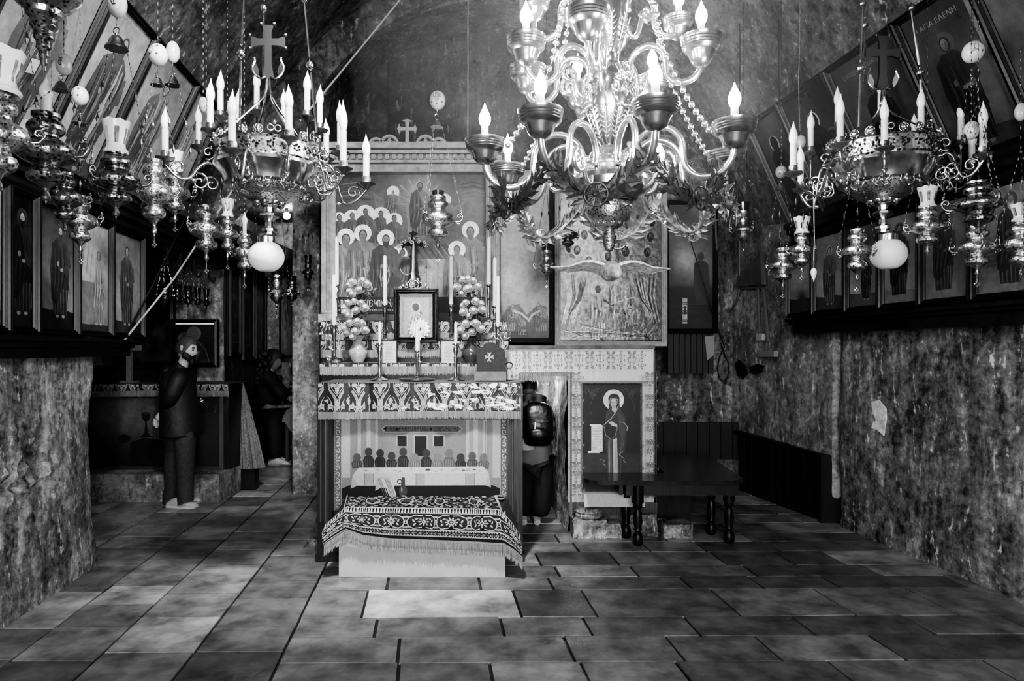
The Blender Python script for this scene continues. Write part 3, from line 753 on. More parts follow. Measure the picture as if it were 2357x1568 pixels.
frontpic('silver_icon', 'large silver covered icon in a pale moulded frame, above the shrine', 1290, 438, 1522, 785, 6.5, silver, pale, .055, gilt, cname='relief', step=6e-5)
def dusky(p):
    fgrid(p, 1538, 470, 1642, 760, blob([(1575, 595, 26, .28), (1600, 610, 40, .12), (1565, 540, 30, .1), (1612, 480, 20, .1)], lambda x, y: .07 if y < 660 else .012), 12, 24)
    p.ring(1613, 588, 9, 13, .14, 18); p.ell(1613, 590, 8, 10, .04); p.poly([(1598, 606), (1606, 600), (1620, 600), (1630, 608), (1634, 660), (1630, 700), (1602, 700), (1596, 650)], .035)
    p.rect(1571, 686, 1582, 745, .42); p.rect(1574.5, 705, 1578.5, 724, .04)
    for k in range(18): p.line([(R.uniform(1542, 1640), 690+k*3.6), (R.uniform(1542, 1640), 690+k*3.6)], 1.5, .025)
frontpic('dusky_picture', 'dark clouded picture with a white paper strip, hanging right of the silver icon', 1540, 472, 1640, 757, 7.3, dusky, woodg, .05)
mb = MB(); o = P(1540, 860, 7.38)
for i in range(8): mb.box(o.x+i*.062-.02, o.x+i*.062+.036, 7.34, 7.4, o.z, o.z+.55)
struct(mb.build('wainscot_corner', slat))

# ---- pictures of the left alcove
def murky(p):  # dark ground tone with a few paler blotches
    fgrid(p, 285, 590, 392, 832, blob([(345, 610, 40, .1), (350, 760, 20, .06), (330, 660, 30, .05)], .025), 8, 14)
    for k in range(10): p.ell(R.uniform(300, 380), R.uniform(600, 780), R.uniform(5, 14), R.uniform(6, 18), R.uniform(.02, .07))
frontpic('dark_picture', 'large dim picture behind the wooden cross in the left alcove', 285, 590, 392, 832, 8.12, murky, wood, .05)
def twoheads(p):
    p.rect(405, 746, 493, 836, .012); p.ring(446, 768, 10, 17, .1, 18); p.ring(424, 778, 8, 14, .09, 18)
    p.ell(446, 768, 10, 13, .08); p.ell(424, 780, 9, 11, .07); p.poly([(440, 782), (470, 790), (484, 836), (446, 836)], .03); p.poly([(416, 790), (440, 792), (444, 836), (410, 836)], .05)
    p.line([(455, 786), (474, 806), (482, 834)], 2, .12); p.poly([(434, 830), (455, 806), (461, 810), (446, 836)], .13)
frontpic('two_heads_icon', 'framed dark icon of two haloed heads, beside the bearded man', 405, 745, 493, 836, 8.0, twoheads, woodg, .05)
mb = MB(); mb.obox(P(404, 746.5, 7.93), (S(88, 7.93), 0, 0), (0, .012, 0), (0, 0, .012)); tag(mb.build('bright_frame_strip', mat('strip', .8, .5, emit=.45)), 'thin bright strip along the top of the two heads icon', 'light')  # bar with weak emission draws the bright line along the frame top
def XRet(Y): return -3.46-.089*(Y-8.2)
def tallicon(c, seed):
    def d(p, w, h):
        bg(p, w, h, c, c*1.2, c*.5, .2, c*.5, seed)
        for x in (.35, .68):
            p.ring(w*x, h*.72, .035, .05, c*5); figure(p, w*x, h*.12, h*.68, rb=c*1.5, mt=c, halo=None, sk=c*3, hair=c*.5)
            p.line([(w*x, h*.5), (w*(x+.02), h*.2)], .012, c*8)
    return d
for i, (a, b, z0, z1, lab) in enumerate(((8.28, 8.7, 1.55, 2.62, 'tall narrow dark icon, first on the return wall behind the bearded man'), (8.8, 9.3, 1.5, 2.72, 'broad worn board icon beside the tall narrow one'), (9.35, 9.9, 1.5, 2.7, 'dim icon nearest the corner of the left passage'))):
    wallpanel('passage_icon', lab, 'painting', 'icons in the left passage', -1, XRet, a, b, z0, z1, 0, tallicon([.05, .04, .05][i], 30+i), fr=wood)
def board(p):
    fgrid(p, 646, 590, 676, 821, blob([(660, 760, 20, .06), (655, 680, 20, .06)], .1), 5, 16)
    for k in range(14): p.line([(R.uniform(648, 672), R.uniform(600, 720)), (R.uniform(648, 672), R.uniform(740, 815))], 2, R.choice([.03, .2]), True)
frontpic('streaked_board', 'streaked wooden board picture with a pale right edge, at the back of the left passage', 648, 592, 676, 818, 9.85, board, wood, .03)
mb = MB(); mb.obox(P(688, 822, 9.85), (.028, 0, 0), (0, .04, 0), (0, 0, S(180, 9.85))); mb.obox(P(676, 822, 9.85), (.1, 0, 0), (0, .04, 0), (0, 0, .02)); tag(mb.build('pale_batten', mat('batten', .4, .5)), 'pale upright batten beside the streaked board', 'batten')

# ------------------------------------------------------------------ cloth covered shrine
YT = 6.05
clothw = mat('shrine_cloth', .5, .8, ns=60, na=.12, vc=True)
sh = thing('shrine', 'low stone shrine dressed in white cloth printed with small grey crosses', 'shrine', P(1340, 1245, YT))
p = Paint(lambda x, y: P(x, y, YT), (0, -1, 0), -1, .0003)
WH = .6
for r in ((1165, 803, 1505, 857), (1165, 857, 1197, 1010), (1308, 857, 1505, 1158)): p.grid(*r, 10, 10, WH)
def mot_col(x, y):
    for yy in (y-11.5, y+11.5):
        p.poly([(x, yy-4), (x+4, yy), (x, yy+4), (x-4, yy)], .16); p.ell(x, yy, 1.6, 1.6, WH, n=8)
        for s in (-8, 8): p.ell(x+s, yy, 1.8, 1.8, .22, n=8)
    for yy in (y-3.6, y+3.6, y-19, y+19): p.poly([(x, yy-2.4), (x+2.2, yy), (x, yy+2.4), (x-2.2, yy)], .2)
def mot_x(x, y, h=21):
    for s in (-1, 1):
        p.line([(x+s*11, y-h), (x+s*3, y-h*.55), (x+s*9, y), (x+s*3, y+h*.55), (x+s*11, y+h)], 1.1, .17)
        p.line([(x-s*11, y-h), (x+s*2, y-h*.5), (x+s*11, y-2)], 1, .2)
        for t in (-1, 1): p.ring(x+s*6, y+t*h*.8, 1.6, 3.2, .18, 10); p.ring(x+s*4, y+t*h*.25, 1.2, 2.4, .22, 10)
        p.poly([(x+s*14, y), (x+s*19, y-5), (x+s*17, y), (x+s*19, y+5)], .22)
for k in range(7): mot_col(1188.5+48*k, 829)
for k in range(7):
    if k < 6: mot_x(1212.5+48*k, 829)
for k in range(5):
    p.line([(1168+k*70, 809), (1500, 809)], .8, .3)
def vstrip(x, y0, y1, w):
    y = y0+22
    while y < y1-8:
        mot_x(x, y-10, 13); mot_col(x, y+18) if y+30 < y1 else None; y += 51
    for s in (-1, 1): p.line([(x+s*w, y0), (x+s*w, y1)], .8, .25)
vstrip(1325, 857, 1156, 11.5); vstrip(1491, 857, 1156, 12); vstrip(1182, 862, 1010, 11)
p.rect(1340, 1128, 1476, 1158, WH*.95); p.rect(1336, 876, 1479, 880, .2)
for a in ((1196, 855, 1312, 859), (1308, 857, 1313, 1180), (1193, 857, 1197, 1000)): p.rect(*a, .12)
for k in range(26): p.ell(1198+k*4.4, 857, 1.1, 1.1, .4, n=6)
for k in range(60): p.ell(1310.5, 862+k*5.2, 1, 1.2, .4, n=6)
p.build('cloth', clothw, sh)
fringe = mat('fringe_thread', .22, .8, ns=90, na=.6, stretch=(3, 1, .08))
fringed = mat('dark_fringe', .1, .8, ns=90, na=.6, stretch=(3, 1, .08))
def fringe_strip(mb, top, L_, n, jit=.3, w=None):
    """hanging threads: top(t)->point for t in 0..1"""
    for i in range(n):
        a, b = V(top(i/n)), V(top((i+.8)/n)); l = L_*R.uniform(1-jit, 1); sx = R.uniform(-.2, .2)*(b-a).length*2; dy = R.uniform(-.008, .002)
        mb.add([a, b, b+V((sx, dy, -l)), a+V((sx, dy, -l))], [(0, 3, 2, 1)])
mb = MB(); fringe_strip(mb, lambda t: P(1198+108*t, 861, YT-.012), .075, 90); mb.box(P(1197, 0, YT).x, P(1308, 0, YT).x, YT-.01, YT, P(0, 866, YT).z, P(0, 857, YT).z); mb.build('door_fringe', fringe, sh)
mb = MB(); fringe_strip(mb, lambda t: P(1308+205*t, 1164, YT-.03), .085, 160); mb.box(P(1308, 0, YT).x, P(1512, 0, YT).x, YT-.028, YT-.004, P(0, 1170, YT).z, P(0, 1156, YT).z); mb.build('hem_fringe', fringed, sh)
mb = MB()
x0, x1, x2, x3 = (P(v, 0, YT).x for v in (1165, 1197, 1309, 1504))
mb.box(x2, x3, YT+.004, 7.8, .42, P(0, 801, YT).z); mb.box(x0, x1, YT+.004, 7.8, 0, P(0, 801, YT).z); mb.box(x1, x2, YT+.004, 7.8, P(0, 857, YT).z, P(0, 801, YT).z)
mb.box(x2+.02, x3, 6.12, 7.8, 0, .42); mb.box(x0-.8, x0, 6.75, 7.8, 0, P(0, 801, YT).z)
mb.box(x0-.02, x3+.01, YT-.02, YT+.5, P(0, 803, YT).z, P(0, 798, YT).z+.01)
mb.build('body', mat('shrine_stone', .12, .8, ns=6, na=.5), sh)
mb = wallgrid([(x1+.02, 7.45), (x2-.12, 7.4), (x2-.05, 6.9), (x2-.005, 6.12)], 0, 1.58, .06, .04, .04); mb.build('stone_passage', MATS['rock'], sh, smooth=True)
mb = MB(); mb.box(P(1504, 0, YT).x, P(1508, 0, YT).x, YT-.004, YT+.02, .4, 1.63); mb.build('edge_braid', fringed, sh)
# rough footing stones
for lab, x_, y_, w_, d_, h_ in (('pale square footing stone under the left corner of the shrine', 1330, 1245, .3, .2, .16), ('rough pebbly footing stone between the bench legs', 1395, 1240, .17, .16, .13), ('low rubble footing stone on the right, under the bench', 1535, 1240, .26, .22, .12), ('grey footing slab behind the bench legs', 1455, 1232, .26, .12, .19)):
    o = P(x_-15, y_, 6.0 if x_ != 1455 else 6.06); o.z = 0; m_ = MB(); nx, ny, nzz = 8, 6, 5
    def bx(u, v, t): 
        q_ = V((o.x+w_*u, o.y-.1+d_*v, h_*t)); return q_+V((nz(q_, 9), nz(q_+V((5, 0, 0)), 9), nz(q_+V((0, 5, 0)), 9)*.6))*.022
    pts = {}; fs = []; vs = []
    def vid(u, v, t):
        k = (u, v, t)
        if k not in pts: pts[k] = len(vs); vs.append(bx(u/nx, v/ny, t/nzz))
        return pts[k]
    for i in range(nx):
        for j in range(ny): fs.append((vid(i, j, nzz), vid(i+1, j, nzz), vid(i+1, j+1, nzz), vid(i, j+1, nzz)))
        for t in range(nzz): fs += [(vid(i, 0, t), vid(i+1, 0, t), vid(i+1, 0, t+1), vid(i, 0, t+1)), (vid(i, ny, t+1), vid(i+1, ny, t+1), vid(i+1, ny, t), vid(i, ny, t))]
    for j in range(ny):
        for t in range(nzz): fs += [(vid(0, j, t+1), vid(0, j+1, t+1), vid(0, j+1, t), vid(0, j, t)), (vid(nx, j, t), vid(nx, j+1, t), vid(nx, j+1, t+1), vid(nx, j, t+1))]
    m_.add(vs, fs); tag(m_.build('footing_stone', MATS['rock'], smooth=True, sharp=50), lab, 'stone', 'footing stones of the shrine')
m_ = MB(); m_.lathe([(.12, 0), (.125, .02), (.11, .035), (.12, .05), (.1, .07), (.1, .08)], (P(1345, 0, 6.0).x+.04, 6.02, .165), 28); tag(m_.build('column_base', MATS['rock'], smooth=True), 'worn round column base lying on the square footing stone', 'stone')
m_ = MB(); m_.lathe([(.13, 0), (.135, .04), (.1, .07), (.125, .09), (.12, .13), (.09, .15), (.095, .18)], (-1.64, 6.15, 0), 24); tag(m_.build('column_base', MATS['rock'], smooth=True), 'pale column base standing left of the altar', 'stone')
m_ = MB(); m_.obox((-1.72, 5.62, 0), (.24, .02, 0), (-.02, .16, 0), (.03, 0, .05)); tag(m_.build('stone_fragment', MATS['rock']), 'small pale stone fragment against the left foot of the altar', 'stone')

def scrollwoman(p):
    p.rect(1341, 883, 1474, 1046, .014); p.rect(1341, 1046, 1474, 1128, .035); p.rect(1341, 1044, 1474, 1047, .03)
    for sx in (1365, 1453):
        for k in range(3):
            p.line(spiral(sx+(k-1)*12, 900+k % 2*10, 9-k, 1.4, k), 1, .06)
        p.line([(sx-10, 900), (sx, 918), (sx+10, 900)], 1, .08)
        for k in range(3): p.line([(sx-3+k*3, 897), (sx-3+k*3, 910)], 1, .07)
        p.line([(sx, 918), (sx+(8 if sx > 1400 else -8), 935), (sx+(4 if sx > 1400 else -4), 955)], 1, .06)
    p.ell(1412.5, 920.5, 24, 24, .62); p.ell(1413, 918, 13, 12, .03); p.poly([(1400, 917), (1402, 937), (1396, 950), (1432, 950), (1426, 935), (1426, 917)], .03)
    p.poly([(1404, 940), (1395, 950), (1393, 980), (1391, 1010), (1397, 1055), (1399, 1105), (1438, 1105), (1437, 1050), (1443, 1000), (1440, 960), (1428, 940)], (.03, .045))
    p.ell(1412.5, 928, 7.6, 11, (.3, .5)); p.poly([(1409, 936), (1417, 936), (1420, 944), (1414, 950), (1408, 944)], .4); p.line([(1402, 930), (1405, 918), (1413, 917), (1421, 919), (1423, 930)], 1.6, .3)
    for a in (-3, 3.5): p.ell(1412+a, 926, 1.6, 1, .05, n=8)
    p.line([(1412.5, 926), (1411.5, 932)], 1, .2); p.line([(1410, 935), (1414, 935)], 1, .16)
    p.line([(1423, 934), (1417, 950), (1405, 965), (1390, 978)], 1.6, .4); p.poly([(1390, 978), (1395, 1003), (1409, 1012), (1417, 1005), (1421, 980), (1410, 972)], .02)
    p.line([(1390, 980), (1394, 1002), (1408, 1012), (1416, 1004), (1421, 982)], 2.4, .15)
    p.poly([(1400, 972), (1408, 970), (1421, 978), (1420, 983), (1408, 980)], .48); p.line([(1426, 971), (1437, 974), (1444, 983), (1443, 992)], 1.6, .4)
    p.poly([(1410, 1012), (1420, 1008), (1424, 1104), (1412, 1104)], (.3, .55)); p.poly([(1399, 1012), (1408, 1012), (1409, 1104), (1399, 1104)], .1)
    for x, c in ((1402, .25), (1405, .04), (1427, .1), (1431, .03), (1416, .3), (1420, .2)): p.line([(x, 1014), (x+1, 1060), (x+1, 1104)], 1.3, c)
    for k in range(6): p.line([(1424+k*2.5, 950+k*3), (1427+k*2, 1000), (1428+k*1.6, 1040-k*3)], 1.2, .09)
    p.line([(1434, 1038), (1424, 1046), (1437, 1056), (1435, 1060), (1440, 1065)], 1.3, .35); p.line([(1381, 1058), (1391, 1060), (1388, 1067), (1394, 1073)], 1.3, .3)
    p.rect(1361, 979, 1387, 1040, .62); p.rect(1358, 977, 1384, 981, .7); p.rect(1353, 1038, 1380, 1043, .7); p.line([(1380, 1041), (1386, 1038), (1387, 1030)], 2, .5)
    for k, tx in enumerate(['ЦРЦЕ НБНАЯ', 'ПРИИМИ МЛТВ', 'РАБЪ ТВОИХЪ', 'ИЗБАВИ НАСЪ', 'ѾВСЯКIЯ НУЖ', 'ДЫ И ПЕЧАЛИ', 'СПСИ ДУШЫ', 'НАША']): p.text(tx.replace('Ѿ', 'О'), 1364, 988+k*6.3, 20 if k < 7 else 10, 3.4, .12)
    p.rect(1386, 1098, 1446, 1099.5, .1)
frontpic('standing_icon', 'dark icon of a haloed veiled woman holding an open scroll, on the shrine front', 1342, 884, 1473, 1127, YT-.02, scrollwoman, mat('braid_frame', .16, .6, ns=60, na=.6), .02)
# ------------------------------------------------------------------ silver, glass, wax
bowlm = mat('bowl_silver', .5, .24, m=1., ns=9, na=.12)
vasem = mat('vase_silver', .5, .2, m=1., ns=7, na=.2)
sil = mat('silver', .6, .2, m=1., ns=12, na=.3)
silb = mat('bright_silver', .8, .24, m=.95, ns=9, na=.12)
sild = mat('dull_silver', .3, .34, m=1., ns=12, na=.4)
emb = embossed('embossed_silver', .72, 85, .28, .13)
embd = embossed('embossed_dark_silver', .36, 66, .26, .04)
embp = embossed('pierced_silver', .75, 46, .25, .012)
brass = mat('brass', .42, .28, m=1., ns=12, na=.3)
iron = mat('blackened_iron', .04, .45, m=.6)
chainm = mat('chain_metal', .07, .4, m=.9)
chainl = mat('chain_bright', .6, .3, m=.9)
milk = mat('milk_glass', .72, .28, coat=.3)
globem = mat('globe_glass', .78, .4, bs=120, bd=.08, emit=.06)
darkglass = mat('dark_glass', .02, .06, trans=.5, coat=.4)
clear = mat('clear_glass', .8, .08, trans=.85)
wax = mat('wax', .72, .45)
sleeve = mat('candle_sleeve', .6, .4, ns=10, na=.12)
bulbm = mat('candle_bulb', .78, .22, coat=.5)
eggm = mat('egg_glaze', .55, .25, vc=True)
def lit(name, e):
    return mat(name, .9, .3, emit=e)

LAMP_F = [(0, 0), (.035, .02), (.05, .045), (.13, .06), (.165, .09), (.12, .125), (.085, .15), (.12, .18), (.24, .21), (.4, .24)]
LAMP_B = [(.38, .24), (.54, .26), (.62, .29), (.64, .33), (.58, .37), (.43, .4), (.4, .42), (.46, .44), (.7, .47), (.93, .515), (1.0, .56), (1, .6), (.92, .65), (.7, .69), (.48, .72), (.42, .74), (.42, .765), (.54, .785), (.62, .82), (.62, .86), (.54, .9), (.42, .925), (.4, .945), (.47, .96), (.47, 1)]
CUP_F = [(0, 0), (.05, .03), (.04, .08), (.12, .1), (.2, .14), (.1, .19), (.3, .26)]
CUP_B = [(.3, .255), (.62, .33), (.7, .39), (.55, .43), (.6, .45), (.95, .5), (1, .55), (.9, .6), (.55, .66), (.45, .7), (.55, .72), (.58, .8), (.5, .84), (.46, .88), (.6, .93), (.62, 1)]
CONE_F = [(0, 0), (.06, .02), (.05, .05), (.1, .07), (.09, .1), (.14, .12)]
CONE_B = [(.14, .115), (.13, .15), (.2, .17), (.19, .21), (.27, .235), (.26, .28), (.36, .31), (.34, .36), (.46, .385), (.5, .42), (.72, .46), (.95, .52), (1, .58), (.94, .66), (.7, .72), (.6, .78), (.66, .84), (.66, 1)]
PROFS = {'A': (LAMP_F, LAMP_B), 'cup': (CUP_F, CUP_B), 'cone': (CONE_F, CONE_B)}

def tulip(mb, o, h, r0, r1, n=32, holes=6):
    """open glass shade with scalloped lip and slots"""
    prof = [(r0*1.08, 0), (r0*1.2, .06), (r0*1.15, .12), (r0*.95, .18), (r0*.9, .3), (r0*.95, .45), (r0+(r1-r0)*.3, .62), (r0+(r1-r0)*.55, .78), (r0+(r1-r0)*.8, .9), (r1, 1)]
    vs = []; fs = []
    for i, (r, t) in enumerate(prof):
        for k in range(n):
            a = 2*pi*k/n; z = t*h+(.03*h*math.cos(a*8) if i == len(prof)-1 else 0); vs.append((o[0]+r*math.cos(a), o[1]+r*math.sin(a), o[2]+z))
    per = n//holes
    for i in range(len(prof)-1):
        for k in range(n):
            if 4 <= i <= 6 and k % per in (1, 2): continue
            fs.append((i*n+k, i*n+(k+1) % n, (i+1)*n+(k+1) % n, (i+1)*n+k))
    o_ = len(mb.v); mb.add(vs, fs)
def flame(mb, o, L, r, n=12, tip=(0, 0)):
    prof = [(.6, 0), (.72, .04), (.95, .18), (1., .3), (.9, .45), (.66, .6), (.42, .72), (.24, .82), (.12, .91), (.06, .97), (0, 1)]
    vs = []
    for q, t in prof:
        for k in range(n):
            a = 2*pi*k/n; vs.append((o[0]+r*q*math.cos(a)+tip[0]*t*t, o[1]+r*q*math.sin(a)+tip[1]*t*t, o[2]+L*t))
    mb.add(vs, [(i*n+k, i*n+(k+1) % n, (i+1)*n+(k+1) % n, (i+1)*n+k) for i in range(len(prof)-1) for k in range(n)])
def scroll3(mb, c, ax, s, r):
    """an S scroll bracket in the vertical plane along ax"""
    c, ax = V(c), V(ax); zz = V((0, 0, 1))
    pts = [c+ax*x*s+zz*y*s for x, y in ((-.55, -.35), (-.25, -.5), (.15, -.42), (.42, -.1), (.45, .22), (.25, .48), (-.05, .42), (-.12, .15), (.06, .02), (.2, .12))]
    mb.tube(pts, [r*1.2]*5+[r, r, r, r*.8, r*.5], 5)
    mb.tube([c+ax*x*s+zz*y*s for x, y in ((.3, .42), (.38, .62), (.28, .75))], r*.8, 5)
    mb.sph(c+ax*.2*s+zz*.12*s, r*1.7, 6, 5); mb.sph(c+ax*.28*s+zz*.78*s, r*1.5, 6, 5)
    mb.tube([c+ax*x*s+zz*y*s for x, y in ((-.25, -.5), (-.1, -.7), (.1, -.68), (.12, -.55))], r*.8, 5)

def oil_lamp(label, x, yt, yb, w, Y, top=None, ty=None, tw=None, bell=None, egg=None, prof='A', m=None, group='silver hanging lamps on the left', rise=.9, handles=True, drop=0, cross=0, chain=None, rot=None):
    m = m or emb; o = P(x, yb, Y); h = P(x, yt, Y).z-o.z; r = S(w, Y)/2; rot = R.uniform(0, 2) if rot is None else rot
    t = thing('hanging_lamp', label, 'lamp', o, group)
    f, b = PROFS[prof]; chain = chain or chainm
    MB().lathe([(q*r, z*h) for q, z in b], o, 28).build('body', m, t, True, 30)
    mb = MB().lathe([(q*r, z*h) for q, z in f], o, 18)
    if cross:
        cz = o.z-S(cross, Y); mb.tube([o, (o.x, o.y, cz+.012)], .0025, 4)
        for dx, dz in ((0, .01), (0, -.01), (.01, 0), (-.01, 0)): mb.sph((o.x+dx, o.y, cz+dz), (.0075, .004, .0075), 8, 5)
    mb.build('finial', sil if m is not embd else sild, t, True, 30)
    zt = o.z+h
    if top == 'tulip':
        hh = S(yt-ty, Y); tulip_ = MB(); tulip(tulip_, (o.x, o.y, zt-.01), hh, r*.36 if not tw else S(tw, Y)*.36, S(tw, Y)/2, 32); tulip_.build('glass_shade', milk, t, True)
    elif top == 'cup':
        hh = S(yt-ty, Y); r1 = S(tw, Y)/2; MB().lathe([(r1*.8, 0), (r1*.9, hh*.5), (r1, hh), (r1*.94, hh), (r1*.82, hh*.5), (r1*.7, .01)], (o.x, o.y, zt-.012), 20).build('oil_glass', darkglass, t, True)
    elif top == 'bulb':
        hh = S(yt-ty, Y); r1 = S(tw, Y)/2; MB().lathe([(r1*.7, -.01), (r1*.72, hh*.42)], (o.x, o.y, zt), 14).build('candle_sleeve', sleeve, t, True)
        mb = MB(); flame(mb, (o.x, o.y, zt+hh*.4), hh*.6, r1); mb.build('candle_bulb', bulbm, t, True)
    zb_ = o.z+.61*h if prof != 'cup' else o.z+.55*h
    for k in range(3):
        a = rot+2*pi*k/3; ax = V((math.cos(a), math.sin(a), 0)); s = r*.95
        hp = V((o.x, o.y, zb_))+ax*(r*1.22)
        if handles:
            mb = MB(); scroll3(mb, hp, ax, s*.56, max(.0026, r*.05)); mb.build('scroll_handle', sil if m is not embd else sild, t, True, 0)
        ch = MB(); st = hp+ax*.28*s*.62+V((0, 0, .78*s*.62)) if handles else V((o.x, o.y, zb_))+ax*r*.9
        if bell: bp = P(bell[0], bell[1], Y); en = bp+ax*S(bell[2], Y)*.42-V((0, 0, .005))
        else: en = V((o.x, o.y, zt+rise))
        if not bell and en.z > ceil_z(en.x, en.y)-.1: en.z = ceil_z(en.x, en.y)-.1
        ch.links(st, en, .0034, .02)
        for tt in (.35, .62): # pierced plaques on the chain
            q = st.lerp(en, tt); ch.add([q+V((0, 0, .03)), q+V((.009, 0, 0)), q+V((0, .006, 0)), q+V((-.009, 0, 0)), q+V((0, -.006, 0)), q+V((0, 0, -.03))], [(0, 1, 2), (0, 2, 3), (0, 3, 4), (0, 4, 1), (5, 2, 1), (5, 3, 2), (5, 4, 3), (5, 1, 4)])
        ch.build('chain', chain, t)
    if bell:
        bp = P(bell[0], bell[1], Y); br = S(bell[2], Y)/2
        mb = MB().lathe([(br, -.2*br), (br*.93, 0), (br*.7, .25*br), (br*.62, .6*br), (br*.4, .95*br), (br*.12, 1.1*br), (br*.1, 1.25*br)], bp, 20); mb.torus(bp+V((0, 0, 1.5*br)), br*.3, br*.06, n=12, m=5); mb.build('bell_cap', sild if m is embd else sil, t, True, 30)
        z0 = bp.z+1.8*br; xx = bp.x
    else: z0 = zt+rise; xx = o.x
    zc = ceil_z(xx, Y)+.04
    if egg: zc = P(egg[0], egg[1]+egg[3]/2, Y).z+.004
    if z0 < zc-.03: MB().links((xx, Y, z0), (P(egg[0], 0, Y).x if egg else xx, Y, zc), .0036, .024).build('hanger', chain, t)
    return t
def egg(label, x, y, w, h, Y, deco=0, tone=.6, group='painted eggs on the lamp chains'):
    c = P(x, y, Y); r, rh = S(w, Y)/2, S(h, Y)/2
    t = thing('hanging_egg', label, 'egg', c-V((0, 0, rh)), group)
    MB().sph(c, (r, r, rh), 20, 14, tone).build('shell', eggm, t, True)
    mb = MB()
    def sp(u, v): # point on the front of the egg, u right, v up in -1..1
        y = math.sqrt(max(0, 1-u*u-v*v)); return c+V((u*r, -y*r, v*rh))*1.012
    p = Paint(lambda u, v: sp(u, v), (0, -1, 0), 1, .0004)
    if deco == 1:
        p.ell(0, .45, .22, .2, .2); p.ell(0, .42, .12, .12, .5)
        for s in (-1, 1): p.poly([(0, .4), (s*.45, .55), (s*.5, .1), (s*.15, 0)], .22); p.poly([(0, .2), (s*.32, -.1), (s*.1, -.5), (0, -.2)], .28); p.line([(s*.1, -.5), (-s*.12, -.65)], .06, .1)
        for s in (-.62, .62): p.line([(s-.1, -.4), (s+.1, -.4)], .06, .04); p.line([(s, -.28), (s, -.52)], .06, .04)
    elif deco == 2:
        p.ring(.15, -.05, .2, .28, .03, 16, .5, 5.6); p.line([(.15, -.3), (.15, .25)], .07, .03); p.line([(-.08, .3), (.4, .3)], .07, .03); p.line([(.02, .02), (.3, .02)], .06, .03)
    elif deco == 3:
        for u, v in ((.3, -.2), (.3, .55), (-.5, -.2)): p.line([(u-.12, v), (u+.12, v)], .07, .05); p.line([(u, v-.12), (u, v+.12)], .07, .05)
        p.poly([(-.5, .5), (-.2, .6), (-.05, .2), (-.2, -.2), (-.5, -.1)], .25)
    if deco: p.build('painted_mark', eggm, t)
    mb.links(c+V((0, 0, rh-.004)), (c.x, Y, ceil_z(c.x, Y)+.05), .004, .024); mb.build('chain', chainm, t)
    return t
GL, GR, GC = 'silver hanging lamps on the left', 'silver hanging lamps on the right', 'silver hanging lamps in the middle'
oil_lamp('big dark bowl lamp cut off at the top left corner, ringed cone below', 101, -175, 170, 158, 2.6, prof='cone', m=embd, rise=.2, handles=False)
oil_lamp('large lamp with scalloped glass at the left edge of the photo', -4, 212, 452, 122, 2.5, 'tulip', 112, 108, m=emb, rise=.8, rot=.4)
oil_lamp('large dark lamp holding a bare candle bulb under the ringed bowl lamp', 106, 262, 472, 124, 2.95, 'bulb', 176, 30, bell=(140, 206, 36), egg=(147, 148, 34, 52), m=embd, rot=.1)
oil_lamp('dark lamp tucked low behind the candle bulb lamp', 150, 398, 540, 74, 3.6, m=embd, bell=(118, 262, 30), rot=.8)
oil_lamp('bright lamp with pierced bowl low in front of the left panels', 185, 452, 588, 70, 4.0, bell=(184, 282, 34), egg=(184, 221, 36, 44), m=emb, cross=14, rot=.05)
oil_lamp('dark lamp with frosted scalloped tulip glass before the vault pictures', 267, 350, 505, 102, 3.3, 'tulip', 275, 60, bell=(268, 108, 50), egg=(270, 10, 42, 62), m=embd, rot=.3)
oil_lamp('tall open topped silver lamp below the pair of eggs', 355, 368, 548, 76, 3.9, bell=(362, 194, 30), egg=(364, 126, 42, 50), rot=.2, cross=16)
oil_lamp('lamp with square holed white glass behind the open topped lamp', 403, 393, 515, 64, 4.4, 'tulip', 345, 36, bell=(397, 194, 34), egg=(398, 120, 30, 50), rot=.5, cross=14)
oil_lamp('stout silver lamp below the left crown chandelier, no glass', 475, 474, 606, 76, 4.3, rise=.5, rot=.15, cross=18, egg=None)
oil_lamp('slim lamp with flared white glass below the crown chandelier', 524, 497, 600, 48, 5.3, 'tulip', 456, 32, rot=.3, cross=16)
oil_lamp('lamp holding a candle bulb just left of the left globe', 563, 540, 645, 52, 5.2, 'bulb', 486, 12, rot=.9, cross=14)
oil_lamp('small lamp hanging below and behind the left globe', 637, 634, 716, 42, 6.5, 'cup', 620, 26, prof='cup', rot=.2, cross=14)
oil_lamp('small dim lamp right of the left globe', 672, 650, 706, 36, 7.0, 'cup', 634, 22, prof='cup', m=embd, group=GL)
oil_lamp('small dark lamp beside the fluted column of the altarpiece', 709, 600, 660, 26, 7.2, 'cup', 585, 16, prof='cup', m=embd, cross=8)
small = [(379, 664, 702), (408, 668, 706), (433, 672, 711), (455, 676, 712), (475, 680, 714)]
for i, (x, a, b) in enumerate(small):
    oil_lamp(['brightest and nearest of the five small cup lamps before the alcove wall', 'second of the five small cup lamps, beside the brightest', 'middle one of the five small cup lamps before the alcove wall', 'fourth of the five small cup lamps, counting from the brightest', 'last of the five small cup lamps, nearest the passage'][i],
             x, a, b, 30-3*i, 7.0+.18*i, 'cup', a-16, 22-2*i, prof='cup', m=emb if i == 0 else embd, group='five small cup lamps in the left alcove', rise=.35, chain=chainl if i == 0 else chainm, rot=.1+i)
oil_lamp('silver lamp with a cup glass hanging before the altarpiece picture', 1008, 452, 578, 78, 5.6, 'cup', 437, 30, bell=(1005, 290, 30), egg=(1007, 231, 37, 43), group=GC, chain=chainl, rot=.05, cross=22)
oil_lamp('slim lamp with a dark cup before the tall misty picture', 1258, 578, 652, 42, 6.2, 'cup', 558, 26, prof='cup', group=GC, cross=8, rise=.6)
